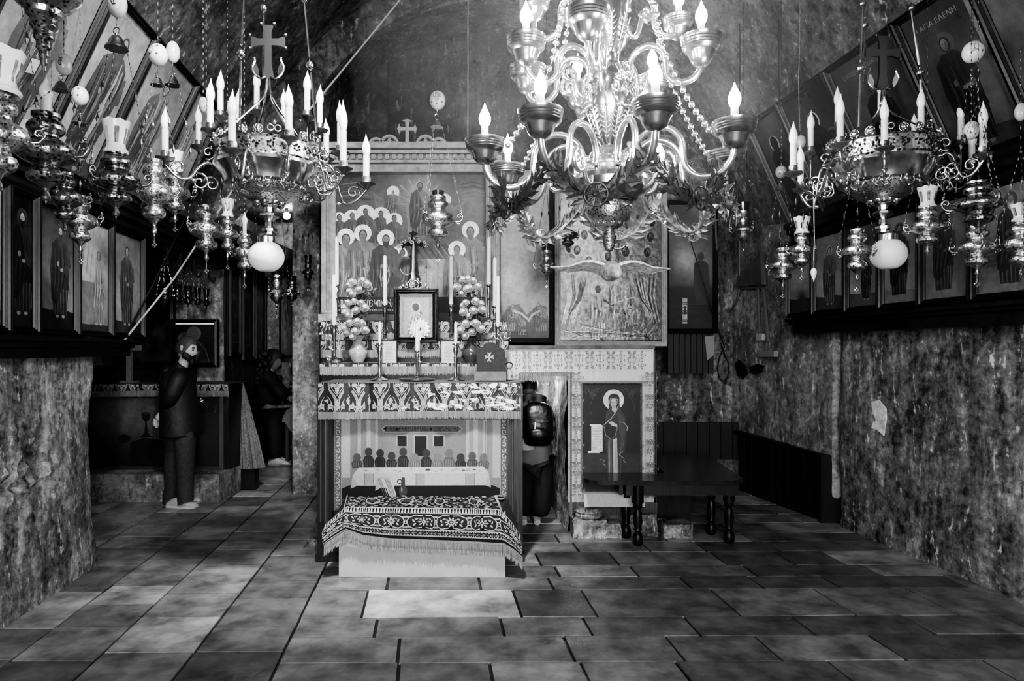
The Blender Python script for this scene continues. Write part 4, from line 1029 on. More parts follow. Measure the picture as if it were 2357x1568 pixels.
oil_lamp('round bodied lamp in front of the silver icon, partly behind garlands', 1307, 512, 582, 46, 6.0, None, prof='A', group=GC, rise=.5, m=embd)
oil_lamp('tiny lamp in front of the silver icon near the dove', 1436, 556, 590, 18, 6.2, 'cup', 544, 10, prof='cup', group=GC, handles=False)
oil_lamp('slim lamp with a dark cup on the lit wall right of the big chandelier', 1711, 486, 580, 44, 6.2, 'cup', 464, 28, prof='cup', group=GR, rise=1.0)
oil_lamp('silver lamp at the far end of the right ledge', 1802, 572, 668, 62, 4.9, 'cup', 556, 28, bell=(1795, 436, 22), egg=(1798, 396, 26, 30), group=GR, rot=.05, cross=14)
oil_lamp('lamp with white slotted glass beside the hanging bulb', 1846, 535, 632, 52, 4.7, 'tulip', 497, 38, group=GR, rot=.25, egg=(1843, 327, 22, 32), rise=.4, cross=8)
oil_lamp('silver lamp left of the right globe, round knob on top', 1973, 528, 652, 66, 4.3, group=GR, rot=.1, rise=.45, cross=16)
oil_lamp('silver lamp with tall white slotted glass right of the right globe', 2135, 475, 588, 74, 4.1, 'tulip', 428, 44, group=GR, rot=.05, rise=.5)
oil_lamp('big dark bowl lamp above the double bellied lamp on the right', 2252, 418, 545, 98, 3.4, prof='A', group=GR, m=embd, rot=.5, rise=.4)
oil_lamp('double bellied silver lamp hanging under the dark bowl lamp', 2249, 520, 640, 80, 4.0, group=GR, rot=.1, bell=(2238, 190, 24), egg=(2240, 120, 46, 49), cross=14)
oil_lamp('lamp with square holed white glass at the right edge of the photo', 2350, 506, 642, 74, 3.9, 'tulip', 466, 44, group=GR, rot=.0, egg=(2350, 258, 26, 42), rise=.4)
for a in (('large grey egg at the top left with a black monogram', 270, 10, 42, 62, 3.3, 2, .4), ('painted egg with small crosses left of the plain one', 364, 126, 42, 50, 3.9, 3), ('plain glossy egg close beside the egg with crosses', 398, 120, 30, 50, 4.4, 0, .62), ('small painted egg above the pierced bowl lamp', 184, 221, 36, 44, 4.0, 3),
          ('grey egg with a monogram behind the ringed bowl lamp', 147, 148, 34, 52, 2.95, 2, .3), ('dim painted egg behind the left crown chandelier candles', 468, 241, 20, 36, 4.4, 1, .35), ('egg painted with a winged figure, before the end wall', 1007, 231, 37, 43, 5.6, 1, .55),
          ('round painted egg at the upper right before the crowned woman', 2240, 120, 46, 49, 4.0, 3, .5), ('painted egg half behind the candles of the right chandelier', 2236, 300, 32, 42, 3.95, 1, .45), ('plain egg at the right edge of the photo', 2350, 258, 26, 42, 3.9, 0, .35),
          ('flat medallion egg above the far right ledge lamp', 1798, 396, 26, 30, 4.9, 1, .2), ('dim egg behind the right chandelier candle tips', 1843, 327, 22, 32, 4.7, 0, .25)):
    egg(*a)
t = thing('pendant_bulb', 'unlit candle bulb hanging upside down on a wire at the right', 'light bulb', P(1873, 650, 4.4))
c = P(1873, 618, 4.4); MB().tube([(c.x, 4.4, c.z+S(18, 4.4)), (c.x+.004, 4.4, c.z+.2), (c.x-.003, 4.4, c.z+.55)], .003, 5).build('wire', sleeve, t); MB().lathe([(.014, 0), (.015, S(18, 4.4))], c, 14).build('socket', mat('socket', .03, .3), t, True)
mb = MB(); flame(mb, (0, 0, 0), S(32, 4.4), S(7, 4.4)); mb.v = [(c.x+x, 4.4+y, c.z-z) for x, y, z in mb.v]; mb.f = [f[::-1] for f in mb.f]; mb.build('bulb', bulbm, t, True)

# ------------------------------------------------------------------ crown chandeliers
def crown(label, cx, Y, zb, k, globex, candles, rods, crossx, crossy):
    """zb: top of the pierced band, k: size factor"""
    c = P(cx, 0, Y); cX = c.x; R0 = .315*k
    t = thing('crown_chandelier', label, 'chandelier', (cX, Y, zb-.75*k))
    L = lambda prof: [(r*k, zb+(z)*k) for r, z in prof]
    mb = MB().lathe(L([(.30, -.1), (.315, -.09), (.31, 0), (.322, .008), (.31, .012), (.3, .0), (.3, -.1)]), (cX, Y, 0), 56); mb.build('pierced_band', embp, t, True, 30)
    mb = MB()
    for i in range(26):   # dark beads painting the shade of pierced flowers and trefoils
        a = 2*pi*i/26; ax = V((math.cos(a), math.sin(a), 0)); tx = V((-ax.y, ax.x, 0)); o = V((cX, Y, zb-.045*k))+ax*R0*1.003
        pet = 6 if i % 2 else 3
        for q in range(pet):
            b = 2*pi*q/pet+.5; mb.sph(o+tx*math.cos(b)*.017*k+V((0, 0, math.sin(b)*.017*k)), (.0068*k,)*3, 6, 4)
    mb.build('piercing_shade', mat('shadow_hole', .006, .9), t, True, 0)
    mb = MB().lathe(L([(.19, -.225), (.255, -.22), (.262, -.205), (.27, -.19), (.3, -.15), (.325, -.125), (.322, -.105), (.3, -.1)]), (cX, Y, 0), 56); mb.build('rim_moulding', sil, t, True, 25)
    mb = MB().lathe(L([(.055, -.335), (.1, -.325), (.16, -.29), (.198, -.245), (.205, -.225), (.19, -.222)]), (cX, Y, 0), 40)
    mb.build('bowl', emb, t, True, 30)
    for i in range(9):
        mb = MB(); a = 2*pi*i/9; ax = V((math.cos(a), math.sin(a), 0)); tx = V((-ax.y, ax.x, 0)); o = V((cX, Y, zb-.245*k))+ax*.2*k
        for s in (-1, 1):
            mb.tube([o+tx*s*u*k+V((0, 0, v*k))+ax*.006 for u, v in ((.0, -.03), (.03, -.02), (.05, .005), (.035, .03), (.012, .022), (.02, .006))], .006*k, 5)
        mb.sph(o+V((0, 0, .01*k)), (.02*k, .02*k, .018*k), 8, 6)
        mb.build('scroll_ornament', sil, t, True, 0)
    for i in range(8):
        mb = MB(); a = 2*pi*i/8; ax = V((math.cos(a), math.sin(a), 0)); o = V((cX, Y, zb-.325*k))+ax*.075*k
        mb.sph(o, (.028*k, .028*k, .03*k), 6, 5); mb.build('leaf_ornament', sil, t, True, 0)
    kn = [(.05, -.34), (.03, -.355), (.027, -.38), (.055, -.395), (.06, -.41), (.035, -.425), (.022, -.44), (.024, -.47), (.045, -.485), (.045, -.5), (.03, -.51), (.04, -.525)]
    MB().lathe(L(kn[::-1]), (cX, Y, 0), 24, flute=8, fa=.06).build('stem', sil, t, True, 40)
    g = P(globex, 0, Y).x
    MB().lathe(L([(.057, -.575), (.057, -.535), (.045, -.53), (.04, -.515)]), (g, Y, 0), 24).build('globe_collar', sil, t, True, 30)
    rr = .107; prof = []
    for i in range(17):
        a = -1.12+(1.02+1.12)*i/16; prof.append((rr*math.cos(a), -.655+rr*.92*math.sin(a)))
    MB().lathe(L(prof), (g, Y, 0), 32).build('globe_shade', globem, t, True, 50)
    # crest of rosettes and scrolls
    mb = MB()
    for i in range(22):
        a = 2*pi*i/22; ax = V((math.cos(a), math.sin(a), 0)); tx = V((-ax.y, ax.x, 0)); o = V((cX, Y, zb+.035*k))+ax*R0*.98
        if i % 3 == 0:
            for s in (-1, 1): mb.torus(o+tx*s*.02*k+V((0, 0, .012*k)), .018*k, .0045*k, tx, (0, 0, 1), 10, 5)
            mb.sph(o+V((0, 0, .045*k)), .013*k, 6, 5)
        else:
            mb.sph(o, (.022*k, .022*k, .022*k), 7, 5)
            for q in range(5): mb.sph(o+ax*.012*k+tx*.015*k*math.cos(q*1.26)+V((0, 0, .015*k*math.sin(q*1.26))), .008*k, 5, 4)
            mb.torus(o, .027*k, .004*k, tx, (0, 0, 1), 10, 4)
    mb.build('crest', sil, t, True, 0)
    # cross over the crown, on four bowed legs
    Yc = Y-.02; mb = MB(); q, d = flat([], 0), None
    def cpx(x, y): return P(crossx+(x*1.0), crossy+y, Yc)
    a, w0, w1 = 39, 8, 14
    pl = []
    for dx, dy, L_ in ((0, -1, a), (1, 0, a+1), (0, 1, 84), (-1, 0, a+1)):
        nx, ny = -dy, dx
        pl += [(dx*w0-nx*w0, dy*w0-ny*w0), (dx*L_*.6-nx*w0, dy*L_*.6-ny*w0), (dx*L_-nx*w1, dy*L_-ny*w1), (dx*L_+nx*w1, dy*L_+ny*w1), (dx*L_*.6+nx*w0, dy*L_*.6+ny*w0)]
    mb.prism([cpx(*v) for v in pl], (0, .02, 0)); 
    for dx, dy in ((0, -1), (1, 0), (-1, 0)):
        for s in (-1, 1): mb.sph(cpx(dx*a*1.05-dy*s*15, dy*a*1.05+dx*s*15), .013, 7, 5)
    mb.build('cross', mat('cross_metal', .14, .35, m=1.), t)
    mb = MB()
    for s in (-1, 1):
        mb.tube([cpx(x*s, y) for x, y in ((6, 80), (14, 84), (24, 82), (34, 70), (36, 56), (30, 44), (31, 36))], .006, 5, sm=3)
        mb.prism([cpx(x*s, y) for x, y in ((24, 80), (34, 70), (38, 56), (32, 40), (27, 52), (22, 62), (21, 72))], (0, .006, 0))
        for ff in (-1, 1):
            mb.tube([cpx(3*s, 84), cpx(6*s, 120), cpx(22*s, 155)+V((0, ff*.06, 0)), V((cX+s*.2*k, Y+ff*.22*k, zb+.03*k))], .006, 5, sm=3)
    mb.build('cross_bracket', sil, t, True, 40)
    for (xa, ya, xb, yb, xc, yc, dy) in rods:
        mb = MB(); Yr = Y+dy; A, B, D = P(xa, ya, Yr), P(xb, yb, Yr), P(xc, yc, Yr)
        mb.tube([D, B+(D-B).normalized()*.05], .007, 6); mb.tube([B+(A-B).normalized()*.05, A], .007, 6); mb.sph(B, (.026, .026, .026), 12, 8); mb.links(B+(D-B).normalized()*.06, B-(D-B).normalized()*.06, .006, .02)
        top = V((A.x+(A.x-B.x)*.3, Yr, A.z+.3)); mb.links(A, top, .007, .03); mb.sph(A+V((0, 0, .02)), .024, 10, 8); mb.tube([top, (cX+(A.x-cX)*.3, Y, min(ceil_z(cX, Y), top.z+.9)+.05)], .006, 5)
        mb.build('suspension_rod', sil, t, True, 40)
    for bx, by, ln, Yc_ in candles:
        b = P(bx, by, Yc_); d = V((b.x-cX, b.y-Y, 0)); rc = d.length; ax = d.normalized(); lp = S(ln, Yc_)
        mb = MB(); z1 = b.z-.035
        pt = lambda r, z: V((cX, Y, z))+ax*r
        if rc < R0*1.15 or b.z > zb+.12:
            mb.tube([pt(R0*.97, zb+.0), pt(R0*.97+(rc-R0)*.4, zb+.03), pt(rc, (zb+z1)/2), pt(rc, z1)], .007, 5)
        else:
            dd = rc-R0; zs = zb-.13*k; zl = min(zs, z1)-.07
            mb.tube([pt(R0*.95, zs), pt(R0+dd*.12, zs+.03), pt(R0+dd*.3, zs-.0), pt(R0+dd*.5, zl-.0), pt(R0+dd*.75, zl), pt(R0+dd*.97, zl+.06), pt(rc, z1)], .0085, 6, sm=3)
            s = .36*dd
            for cr, cz, r_, a0, dr in ((R0+dd*.3, zs-.09, .055, 1.3, 1), (R0+dd*.72, zl+.055, .045, -.5, 1), (R0+dd*.12, zs+.09, .045, -1.2, -1), (R0+dd*.05, zs-.1, .05, .3, 1)):
                mb.tube([pt(cr+u*k, cz+v*k) for u, v in [(x_, y_) for x_, y_ in spiral(0, 0, r_, 1.35, a0, dr, 14)]], .0065, 5)
            mb.sph(pt(R0+dd*.42, zl-.015), (.02, .02, .014), 7, 5)
        ob = mb.build('candle_arm', sil, t, True, 0)
        MB().lathe([(.012, -.035), (.02, -.02), (.05, -.008), (.056, .004), (.03, .002), (.024, .01), (.026, .03), (.024, .045)], b, 16, flute=6, fa=.08).build('drip_pan', sild, ob, True, 50)
        hb = .55*lp if lp > .28 else .5*lp
        MB().lathe([(.0195, .01), (.0195, hb), (.012, hb)], b, 14).build('candle_sleeve', sleeve, ob, True, 40)
        mb = MB(); flame(mb, (b.x, b.y, b.z+hb), lp-hb, .026, tip=(R.uniform(-.006, .006), 0)); mb.build('candle_bulb', bulbm, ob, True)
    return t
crown('crown shaped silver chandelier with unlit candles, left of the altar', 620, 4.2, 2.86, 1.0, 613,
      [(380, 365, 122, 4.05), (457, 338, 97, 4.9), (484, 301, 121, 4.1), (507, 271, 112, 4.45), (534, 346, 142, 3.6), (548, 290, 86, 4.85), (591, 258, 102, 4.7), (654, 288, 84, 4.8), (665, 319, 126, 3.88), (707, 271, 110, 4.4), (736, 300, 106, 4.55), (751, 367, 95, 4.8), (783, 352, 122, 4.3), (790, 389, 160, 4.0), (843, 424, 117, 4.15)],
      [(562, -5, 555, 122, 551, 292, -.05), (701, 5, 714, 150, 729, 305, -.05), (606, -30, 608, 18, 605, 172, .2)], 617, 96)
crown('crown shaped silver chandelier with unlit candles, before the right wall', 2032, 4.4, 2.93, 1.04, 2045,
      [(1826, 399, 121, 4.1), (1843, 436, 106, 4.5), (1866, 353, 100, 4.7), (1928, 296, 99, 4.85), (1934, 333, 118, 4.1), (2027, 270, 100, 4.8), (2036, 342, 121, 4.05), (2105, 330, 70, 4.75), (2120, 310, 112, 4.3), (2139, 267, 102, 4.7), (2212, 330, 106, 4.45), (2237, 393, 103, 4.4), (2263, 356, 125, 4.0)],
      [(1985, 15, 1980, 157, 1977, 292, -.05), (2098, 25, 2118, 167, 2124, 300, -.1), (1993, -20, 1990, 58, 1988, 190, .2)], 2033, 121)

# ------------------------------------------------------------------ the great lit chandelier
XcC, YcC = .512, 3.6
bc = thing('lit_chandelier', 'great many armed chandelier with burning bulbs, garlands and bead strings', 'chandelier', (XcC, YcC, 2.0))
kx = YcC/F
def zpx(y): return H+(CY-y)*kx
def LP(rows): return [(w*kx*.5, zpx(y)) for y, w in rows][::-1]
cen = (XcC, YcC, 0)
MB().lathe(LP([(-90, 60), (-60, 84), (-20, 92), (30, 88), (80, 70), (115, 48), (125, 36), (130, 44), (138, 44), (145, 40)]), cen, 32).build('upper_vase', vasem, bc, True, 30)
MB().lathe(LP([(145, 40), (150, 60), (158, 66), (165, 80), (185, 100), (210, 110), (240, 108), (270, 92), (300, 70), (325, 48), (335, 38)]), cen, 36).build('middle_vase', vasem, bc, True, 30)
MB().lathe(LP([(335, 36), (340, 52), (346, 54), (350, 42), (358, 44), (368, 100), (374, 112), (380, 116), (384, 104), (388, 112), (396, 112)]), cen, 36, flute=0).build('neck_rings', silb, bc, True, 30)
MB().lathe(LP([(396, 112), (402, 150), (412, 182), (424, 192), (440, 186), (450, 160), (456, 138), (460, 132), (468, 100)]), cen, 40).build('lower_bowl', sil, bc, True, 30)
MB().lathe(LP([(466, 92), (470, 106), (478, 106), (492, 104), (505, 92), (516, 72), (524, 46), (528, 26), (532, 20), (536, 30), (540, 26), (544, 36), (548, 34), (552, 30), (566, 26), (576, 18), (580, 4)]), cen, 32).build('leafed_cup', emb, bc, True, 30)
# acanthus leaves on vases and cup
def leafband(y0, y1, r0, r1, n, w, ph=0):
    for i in range(n):
        a = 2*pi*i/n+ph; ax = V((math.cos(a), math.sin(a), 0)); tx = V((-ax.y, ax.x, 0)); rows = 7; mb = MB()
        A = [V((XcC, YcC, zpx(y0+(y1-y0)*j/rows)))+ax*(r0+(r1-r0)*j/rows)*kx for j in range(rows+1)]
        mb.tube([q+ax*.004 for q in A], .004, 4)
        for j in range(1, rows+1):
            ww = w*kx*math.sin(pi*(j+.6)/(rows+1.6))
            for s in (-1, 1):
                mb.tube([A[j]+ax*.003, A[j-1].lerp(A[j], .6)+tx*s*ww*.6+ax*.005, A[j-1]+tx*s*ww+ax*.001], [.004, .0035, .002], 4)
        mb.build('acanthus_leaf', silb, bc, True, 0)
leafband(255, 325, 51, 25, 10, 14); leafband(40, 120, 46, 24, 8, 12); leafband(476, 520, 53, 32, 12, 12, .1)
mb = MB()
for i in range(12):
    a = 2*pi*i/12; mb.sph(V((XcC+math.cos(a)*.1*1.25, YcC+math.sin(a)*.1*1.25, zpx(376))), .01, 6, 5)
mb.build('pearl_ring', silb, bc, True, 0)
# cartouches on the middle vase
for a in (-1.05, -2.9, 1.0):
    mb = MB(); ax = V((math.cos(a), math.sin(a), 0)); tx = V((-ax.y, ax.x, 0)); o = V((XcC, YcC, zpx(222)))+ax*.126
    g_ = lambda u, v: o+tx*u*.1+V((0, 0, v*.1))
    mb.prism([g_(0, .35), g_(.3, 0), g_(0, -.35), g_(-.3, 0)], ax*.014)
    for s in (-1, 1):
        mb.tube([g_(*v) for v in spiral(s*.6, 0, .32, 1.3, 1.6, s, 14)], .008, 5); mb.tube([g_(*v) for v in spiral(s*.35, .6, .25, 1.2, 0, s, 12)], .007, 5); mb.tube([g_(*v) for v in ((s*.7, -.3), (s*.4, -.75), (0, -.85))], .008, 5)
    for k in range(12): mb.sph(g_(R.uniform(-.7, .7), R.uniform(-.9, .9)), .014, 6, 4)
    for k in range(5): mb.tube([g_(0, .45), g_((k-2)*.15, .8), g_((k-2)*.28, 1.15)], [.008, .007, .002], 4)
    mb.build('cartouche', silb, bc, True, 0)
glow = lit('burning_bulb', 200)
def lampbowl(ob, o, r, h):
    MB().lathe([(.016, -.5*h), (.22*r, -.48*h), (.42*r, -.4*h), (.57*r, -.26*h), (.64*r, -.1*h), (.72*r, 0), (.86*r, .06*h), (.96*r, .14*h), (.94*r, .18*h), (.99*r, .23*h), (.965*r, .27*h), (1.01*r, .32*h), (.985*r, .37*h), (1.03*r, .42*h), (1.05*r, .5*h), (1.0*r, .5*h), (.85*r, .2*h), (.5*r, .02*h), (.1*r, -.03*h)], o, 40).build('drip_bowl', bowlm, ob, True, 25)
BULBS = []
def litarm(ang, Rr, zc, r, h, r0, z0, zl, loop, on=True):
    a = math.radians(ang); ax = V((math.cos(a), -math.sin(a), 0)); pt = lambda q, z: V((XcC, YcC, z))+ax*q
    mb = MB(); d = Rr-r0; r1, r2 = d*.25, d*.24; zc1, zc2 = z0-.01, zl+r2
    arch = [pt(r0+r1+.01+r1*math.cos(w_), zc1+loop*.75*math.sin(w_)) for w_ in [math.radians(205-20.5*i) for i in range(11)]]
    low = [pt(Rr-r2-r2*math.cos(w_), zc2-r2*math.sin(w_)*(1 if w_ < pi else 0)) for w_ in [math.radians(18*i) for i in range(1, 11)]]
    mb.tube(arch+low+[pt(Rr, zc-h*.4)], .0165, 8, sm=2)
    mb.tube([pt(r0+d*.34+u, z0-loop*.45+v) for u, v in spiral(0, 0, loop*.4, 1.3, 1.5, -1, 16)], .013, 7)
    mb.tube([pt(r0+d*.02, z0+.01), pt(r0-d*.02, z0-.1), pt(r0+d*.1, z0-.17), pt(r0+d*.22, z0-.15), pt(r0+d*.3, z0-.05)], .013, 7, sm=3)
    mb.sph(pt(r0, z0), .022, 8, 6)
    ob = mb.build('lamp_arm', silb, bc, True, 0)
    o = pt(Rr, zc); lampbowl(ob, o, r, h)
    MB().lathe([(.018, 0), (.018, h*.5+.095), (.01, h*.5+.095)], (o.x, o.y, o.z-.02), 12).build('candle_sleeve', mat('lit_sleeve', .85, .4, emit=0), ob, True, 40)
    b = V((o.x, o.y, o.z+h*.5+.073)); mb = MB(); flame(mb, b, .115, .03)
    mb.build('burning_bulb', glow if on else bulbm, ob, True); BULBS.append(b+V((0, 0, .045)))
for k in range(8): litarm(80.6+45*k, .66, 2.64, .1, .13, .13, zpx(368), zpx(442), .17)
for k, a in enumerate((110, 20, 160, 205, 255, 310)): litarm(a, .47, 3.13, .098, .15, .1, zpx(158), zpx(212), .13)
for a, z_ in ((-20, 3.39), (205, 3.51), (285, 3.45)): litarm(a, .43, z_, .085, .12, .1, zpx(0), zpx(60), .1)
# bead strings
for a, sg in ((172, .12), (36, .1), (214, .12), (-8, .1)):
    mb = MB(); ar = math.radians(a); ax = V((math.cos(ar), -math.sin(ar), 0)); A = V((XcC, YcC, 3.72))+ax*.2; M_ = V((XcC, YcC, 3.15))+ax*(.3 if a not in (126, 62) else .2); B = V((XcC, YcC, 2.66))+ax*(.56 if a not in (126, 62) else .2)
    for p0, p1, s in ((A, M_, .02), (M_, B, sg*.35)):
        n = int((p1-p0).length/.046)
        for i in range(n):
            t_ = i/n; q = p0.lerp(p1, t_)-V((0, 0, s*4*t_*(1-t_))); mb.sph(q, .016, 10, 7)
            q2 = p0.lerp(p1, (i+1)/n)-V((0, 0, s*4*(i+1)/n*(1-(i+1)/n))); mb.tube([q, q2], .0022, 3)
    mb.build('bead_string', silb, bc, True, 0)
# laurel garlands slung between the lower arms
wreath = mat('garland_shaded', .12, .4, m=.7, ns=30, na=.4); wreathl = mat('garland_silver', .55, .35, m=.75, ns=30, na=.4)  # front garlands use a darker copy, their shade put into the colour
for k in range(8):
    a0, a1 = math.radians(80.6+45*k), math.radians(80.6+45*(k+1))
    e = [V((XcC+.56*math.cos(a), YcC-.56*math.sin(a), 2.5)) for a in (a0, a1)]; mb = MB(); n = 26
    mid = (e[0]+e[1])/2; out = (mid-V((XcC, YcC, mid.z))).normalized(); tg = (e[1]-e[0]).normalized()
    cur = [e[0].lerp(e[1], i/n)-V((0, 0, .19*(1-(2*i/n-1)**2)))+out*.1*(1-(2*i/n-1)**2) for i in range(n+1)]
    mb.tube(cur, .006, 5)
    for i in range(1, n):
        d = (cur[i]-cur[i-1]).normalized()*(1 if i > n/2 else -1)
        for j in range(4):
            w_ = R.uniform(.3, .7)*(1 if j % 2 else -1); up = V((R.uniform(-.4, .4), R.uniform(-.4, .4), R.uniform(-.5, .5))); l = R.uniform(.065, .105)
            side = d.cross(out).normalized()*w_+out*R.uniform(-.2, .6)+up*.35; dr = (d*.8+side).normalized(); nn = dr.cross(out).normalized()*.017
            q = cur[i]; mb.add([q, q+dr*l*.45+nn, q+dr*l, q+dr*l*.45-nn, q+dr*l*.4+out*.008], [(0, 1, 4), (1, 2, 4), (2, 3, 4), (3, 0, 4)])
        if i % 3 == 0:
            for j in range(3): mb.sph(cur[i]+out*.02+V((R.uniform(-.02, .02), R.uniform(-.02, .02), R.uniform(-.02, .02))), .007, 5, 4)
    c = cur[n//2]+out*.02
    for i in range(9):
        b = 2*pi*i/9; dr = tg*math.cos(b)+V((0, 0, math.sin(b))); sd = out.cross(dr)*.016
        mb.add([c+out*.012, c+dr*.03+sd+out*.014, c+dr*.052+out*.004, c+dr*.03-sd+out*.014], [(0, 1, 2), (0, 2, 3)])
    mb.sph(c+out*.012, .016, 8, 6); mb.torus(c, .052, .004, tg, (0, 0, 1), 18, 5)
    mb.build('laurel_garland', wreath if k in (0, 1, 7) else wreathl, bc)
mb = MB(); mb.tube([(XcC, YcC, zpx(-90)), (XcC, YcC, ceil_z(XcC, YcC)+.05)], .012, 6); mb.build('suspension_rod', sil, bc)
# dove with spread wings
dv = thing('silver_dove', 'silver dove with spread wings hanging under the lit chandelier', 'bird figure', (XcC, YcC, zpx(640)))
feather = mat('feather_silver', .62, .5, m=.2, ns=40, na=.5, bs=60, bd=.5)
mb = MB(); o = V((XcC+.005, YcC, zpx(618)))
mb.tube([o+V(v) for v in ((0, .17, .012), (0, .12, .008), (0, .06, .0), (0, 0, -.014), (0, -.06, -.018), (.008, -.1, -.022), (.014, -.13, -.034), (.018, -.155, -.05), (.02, -.175, -.062))], [.012, .028, .048, .056, .05, .036, .03, .022, .006], 14)
mb.prism([o+V(v) for v in ((-.025, .12, .01), (-.05, .3, .012), (0, .32, .012), (.05, .3, .012), (.025, .12, .01))], (0, 0, .006))
mb.sph(o+V((.034, -.16, -.045)), .004, 6, 4); mb.sph(o+V((0.0, -.165, -.042)), .004, 6, 4)
mb.build('body', feather, dv, True, 0)
for s in (-1, 1):
    mb = MB(); n = 12; vs = []
    for i in range(n+1):
        t_ = i/n; x = s*(.03+.285*t_); ch = .12*(1-t_**2.2)+.004; z = .016+.03*math.sin(pi*min(1, t_*1.5))*(1-t_*.5)-.012*t_-.004*s*t_; y0 = -.06+.05*t_**2
        for j, (u, dz) in enumerate(((0, 0), (.25, .012*(1-t_)), (.6, .006*(1-t_)), (1, -.004))): vs.append(o+V((x, y0+ch*u+(.012*math.sin(i*2.6) if j == 3 else 0), z+dz-u*ch*.3)))
        for j, u in enumerate((1, .5, 0)): vs.append(o+V((x, y0+ch*u, z-.012*(1-t_)-.004-u*ch*.3)))
    mb.add(vs, [(i*7+j, i*7+(j+1) % 7, (i+1)*7+(j+1) % 7, (i+1)*7+j) for i in range(n) for j in range(7)]+[tuple(range(7)), tuple(n*7+j for j in range(7))[::-1]])
    mb.build('wing', feather, dv, True, 50)
mb = MB(); mb.tube([(XcC, YcC, zpx(582)), (XcC, YcC, zpx(612))], .003, 5); mb.torus((XcC, YcC, zpx(600)), .01, .003, n=10, m=5); mb.build('hanger', iron, dv)

# ------------------------------------------------------------------ ropes and cables
rope = mat('rope', .45, .7, ns=120, na=.5)
def cable(name, label, pts, r, m, cat='rope'): tag(MB().tube(pts, r, 6, sm=4 if len(pts) > 3 else 1).build(name, m, None, True), label, cat)
cable('rope', 'pale twisted rope running down from the vault behind the left chandelier', [P(930, -12, 6.8), P(742, 218, 6.3), P(690, 278, 6.2)], .009, rope)
cable('rope', 'thin rope slanting down from the beam to the end of the left ledge', [P(540, 430, 6.6), P(400, 642, 6.0), P(284, 786, 5.5)], .008, rope)
cable('slanting_cable', 'dark cord slanting beside the thin pale rope on the left', [P(428, 500, 6.3), P(350, 660, 5.9), P(287, 775, 5.55)], .007, iron, 'cord')
cable('hanging_rope', 'rope hanging straight down beside the painted egg at the centre', [P(1077, -12, 6.3), P(1077, 150, 6.3), P(1077, 345, 6.31)], .008, mat('grey_rope', .12, .8, ns=100, na=.6))
cable('hanging_rope', 'thick knotted rope hanging down beside the dusky picture', [P(1645, 470, 7.2), P(1652, 600, 7.3), P(1661, 700, 7.5), P(1657, 775, 7.6)], .012, mat('grey_rope', .12, .8, ns=100, na=.6))
cable('slanting_cable', 'black cord crossing the dusky picture', [P(1580, 525, 7.0), P(1610, 620, 7.1), P(1640, 720, 7.2), P(1668, 800, 7.5)], .006, iron, 'cord')
c = P(1671, 845, 7.6)
cable('cable_loop', 'looped black cable hanging on the right corner wall', [P(x, y, 8.08) for x, y in ((1660, 790), (1668, 815), (1678, 840), (1676, 865), (1668, 878), (1658, 872), (1652, 850), (1656, 825), (1666, 800))], .006, iron, 'cable')
for a in ((1703, -8, 330, 6.4), (1793, -8, 250, 6.0)): cable('hanging_wire', 'dark wire hanging down the %s of the lit right vault' % ('left part' if a[0] < 1750 else 'right part'), [P(a[0], a[1], a[3]), P(a[0], a[2], a[3])], .006, iron, 'wire')
cable('hanging_chain_wire', 'pale knotted wire before the right vault icons', [P(1842, -8, 5.2), P(1840, 130, 5.2), P(1838, 190, 5.2), P(1841, 300, 5.2)], .004, mat('grey_rope', .12, .8, ns=100, na=.6), 'wire')
# fittings in the right corner
grey = mat('grey_plastic', .22, .5); conduit = mat('conduit', .12, .5)
fx = lambda x, y, d=.03: onB(x, y, d)
t = thing('light_bracket', 'slanted metal box fitting on the corner wall, right of the slim lamp', 'fitting', fx(1740, 660))
mb = MB(); mb.prism([fx(1702, 660, .05), fx(1708, 640, .05), fx(1760, 580, .05), fx(1764, 655, .05)], (-.05, 0, 0)); mb.build('hood', mat('hood', .1, .6, ns=8, na=.3), t)
mb = MB(); mb.tube([fx(1702, 663, .05), fx(1764, 663, .05)], .012, 6); mb.tube([fx(1744, 663, .05), fx(1748, 770, .05)], .018, 6); mb.tube([fx(1757, 663, .05), fx(1768, 788, .05)], .022, 6); mb.build('bracket_arm', conduit, t)
t = thing('power_box', 'small pale electrical box low on the corner wall', 'electrical box', fx(1770, 820))
mb = MB(); mb.prism([fx(1755, 808), fx(1792, 808), fx(1792, 822), fx(1755, 822)], (-.05, 0, 0)); mb.build('case', grey, t)
mb = MB(); mb.prism([fx(1748, 768), fx(1762, 768), fx(1762, 784), fx(1748, 784)], (-.04, 0, 0)); mb.build('switch', mat('switch', .4, .4), t)
cable('conduit_pipe', 'curved pale pipe running up the corner wall', [fx(1664, 735, .04), fx(1682, 715, .04), fx(1697, 690, .04), fx(1702, 655, .04), fx(1702, 600, .04), fx(1703, 540, .04)], .014, conduit, 'pipe')
mb = MB(); mb.prism([P(1622, 775, 7.29), P(1644, 772, 7.29), P(1643, 818, 7.29), P(1628, 830, 7.29)], (0, .05, 0)); tag(mb.build('emergency_lamp', grey), 'small pale box lamp hanging below the dusky picture', 'lamp')
t = thing('bare_lamp', 'bare bright bulb glowing high in the left passage', 'light bulb', P(660, 505, 9.0)); MB().sph(P(660, 497, 9.0), .045, 12, 8).build('bulb', lit('passage_bulb', 300), t, True); MB().lathe([(.02, 0), (.02, .06)], P(660, 492, 9.0)+V((0, 0, .02)), 10).build('socket', iron, t)
o = P(660, 487, 9.0); MB().tube([o, (o.x, 9.0, 3.52)], .004, 5).build('wire', iron, t)
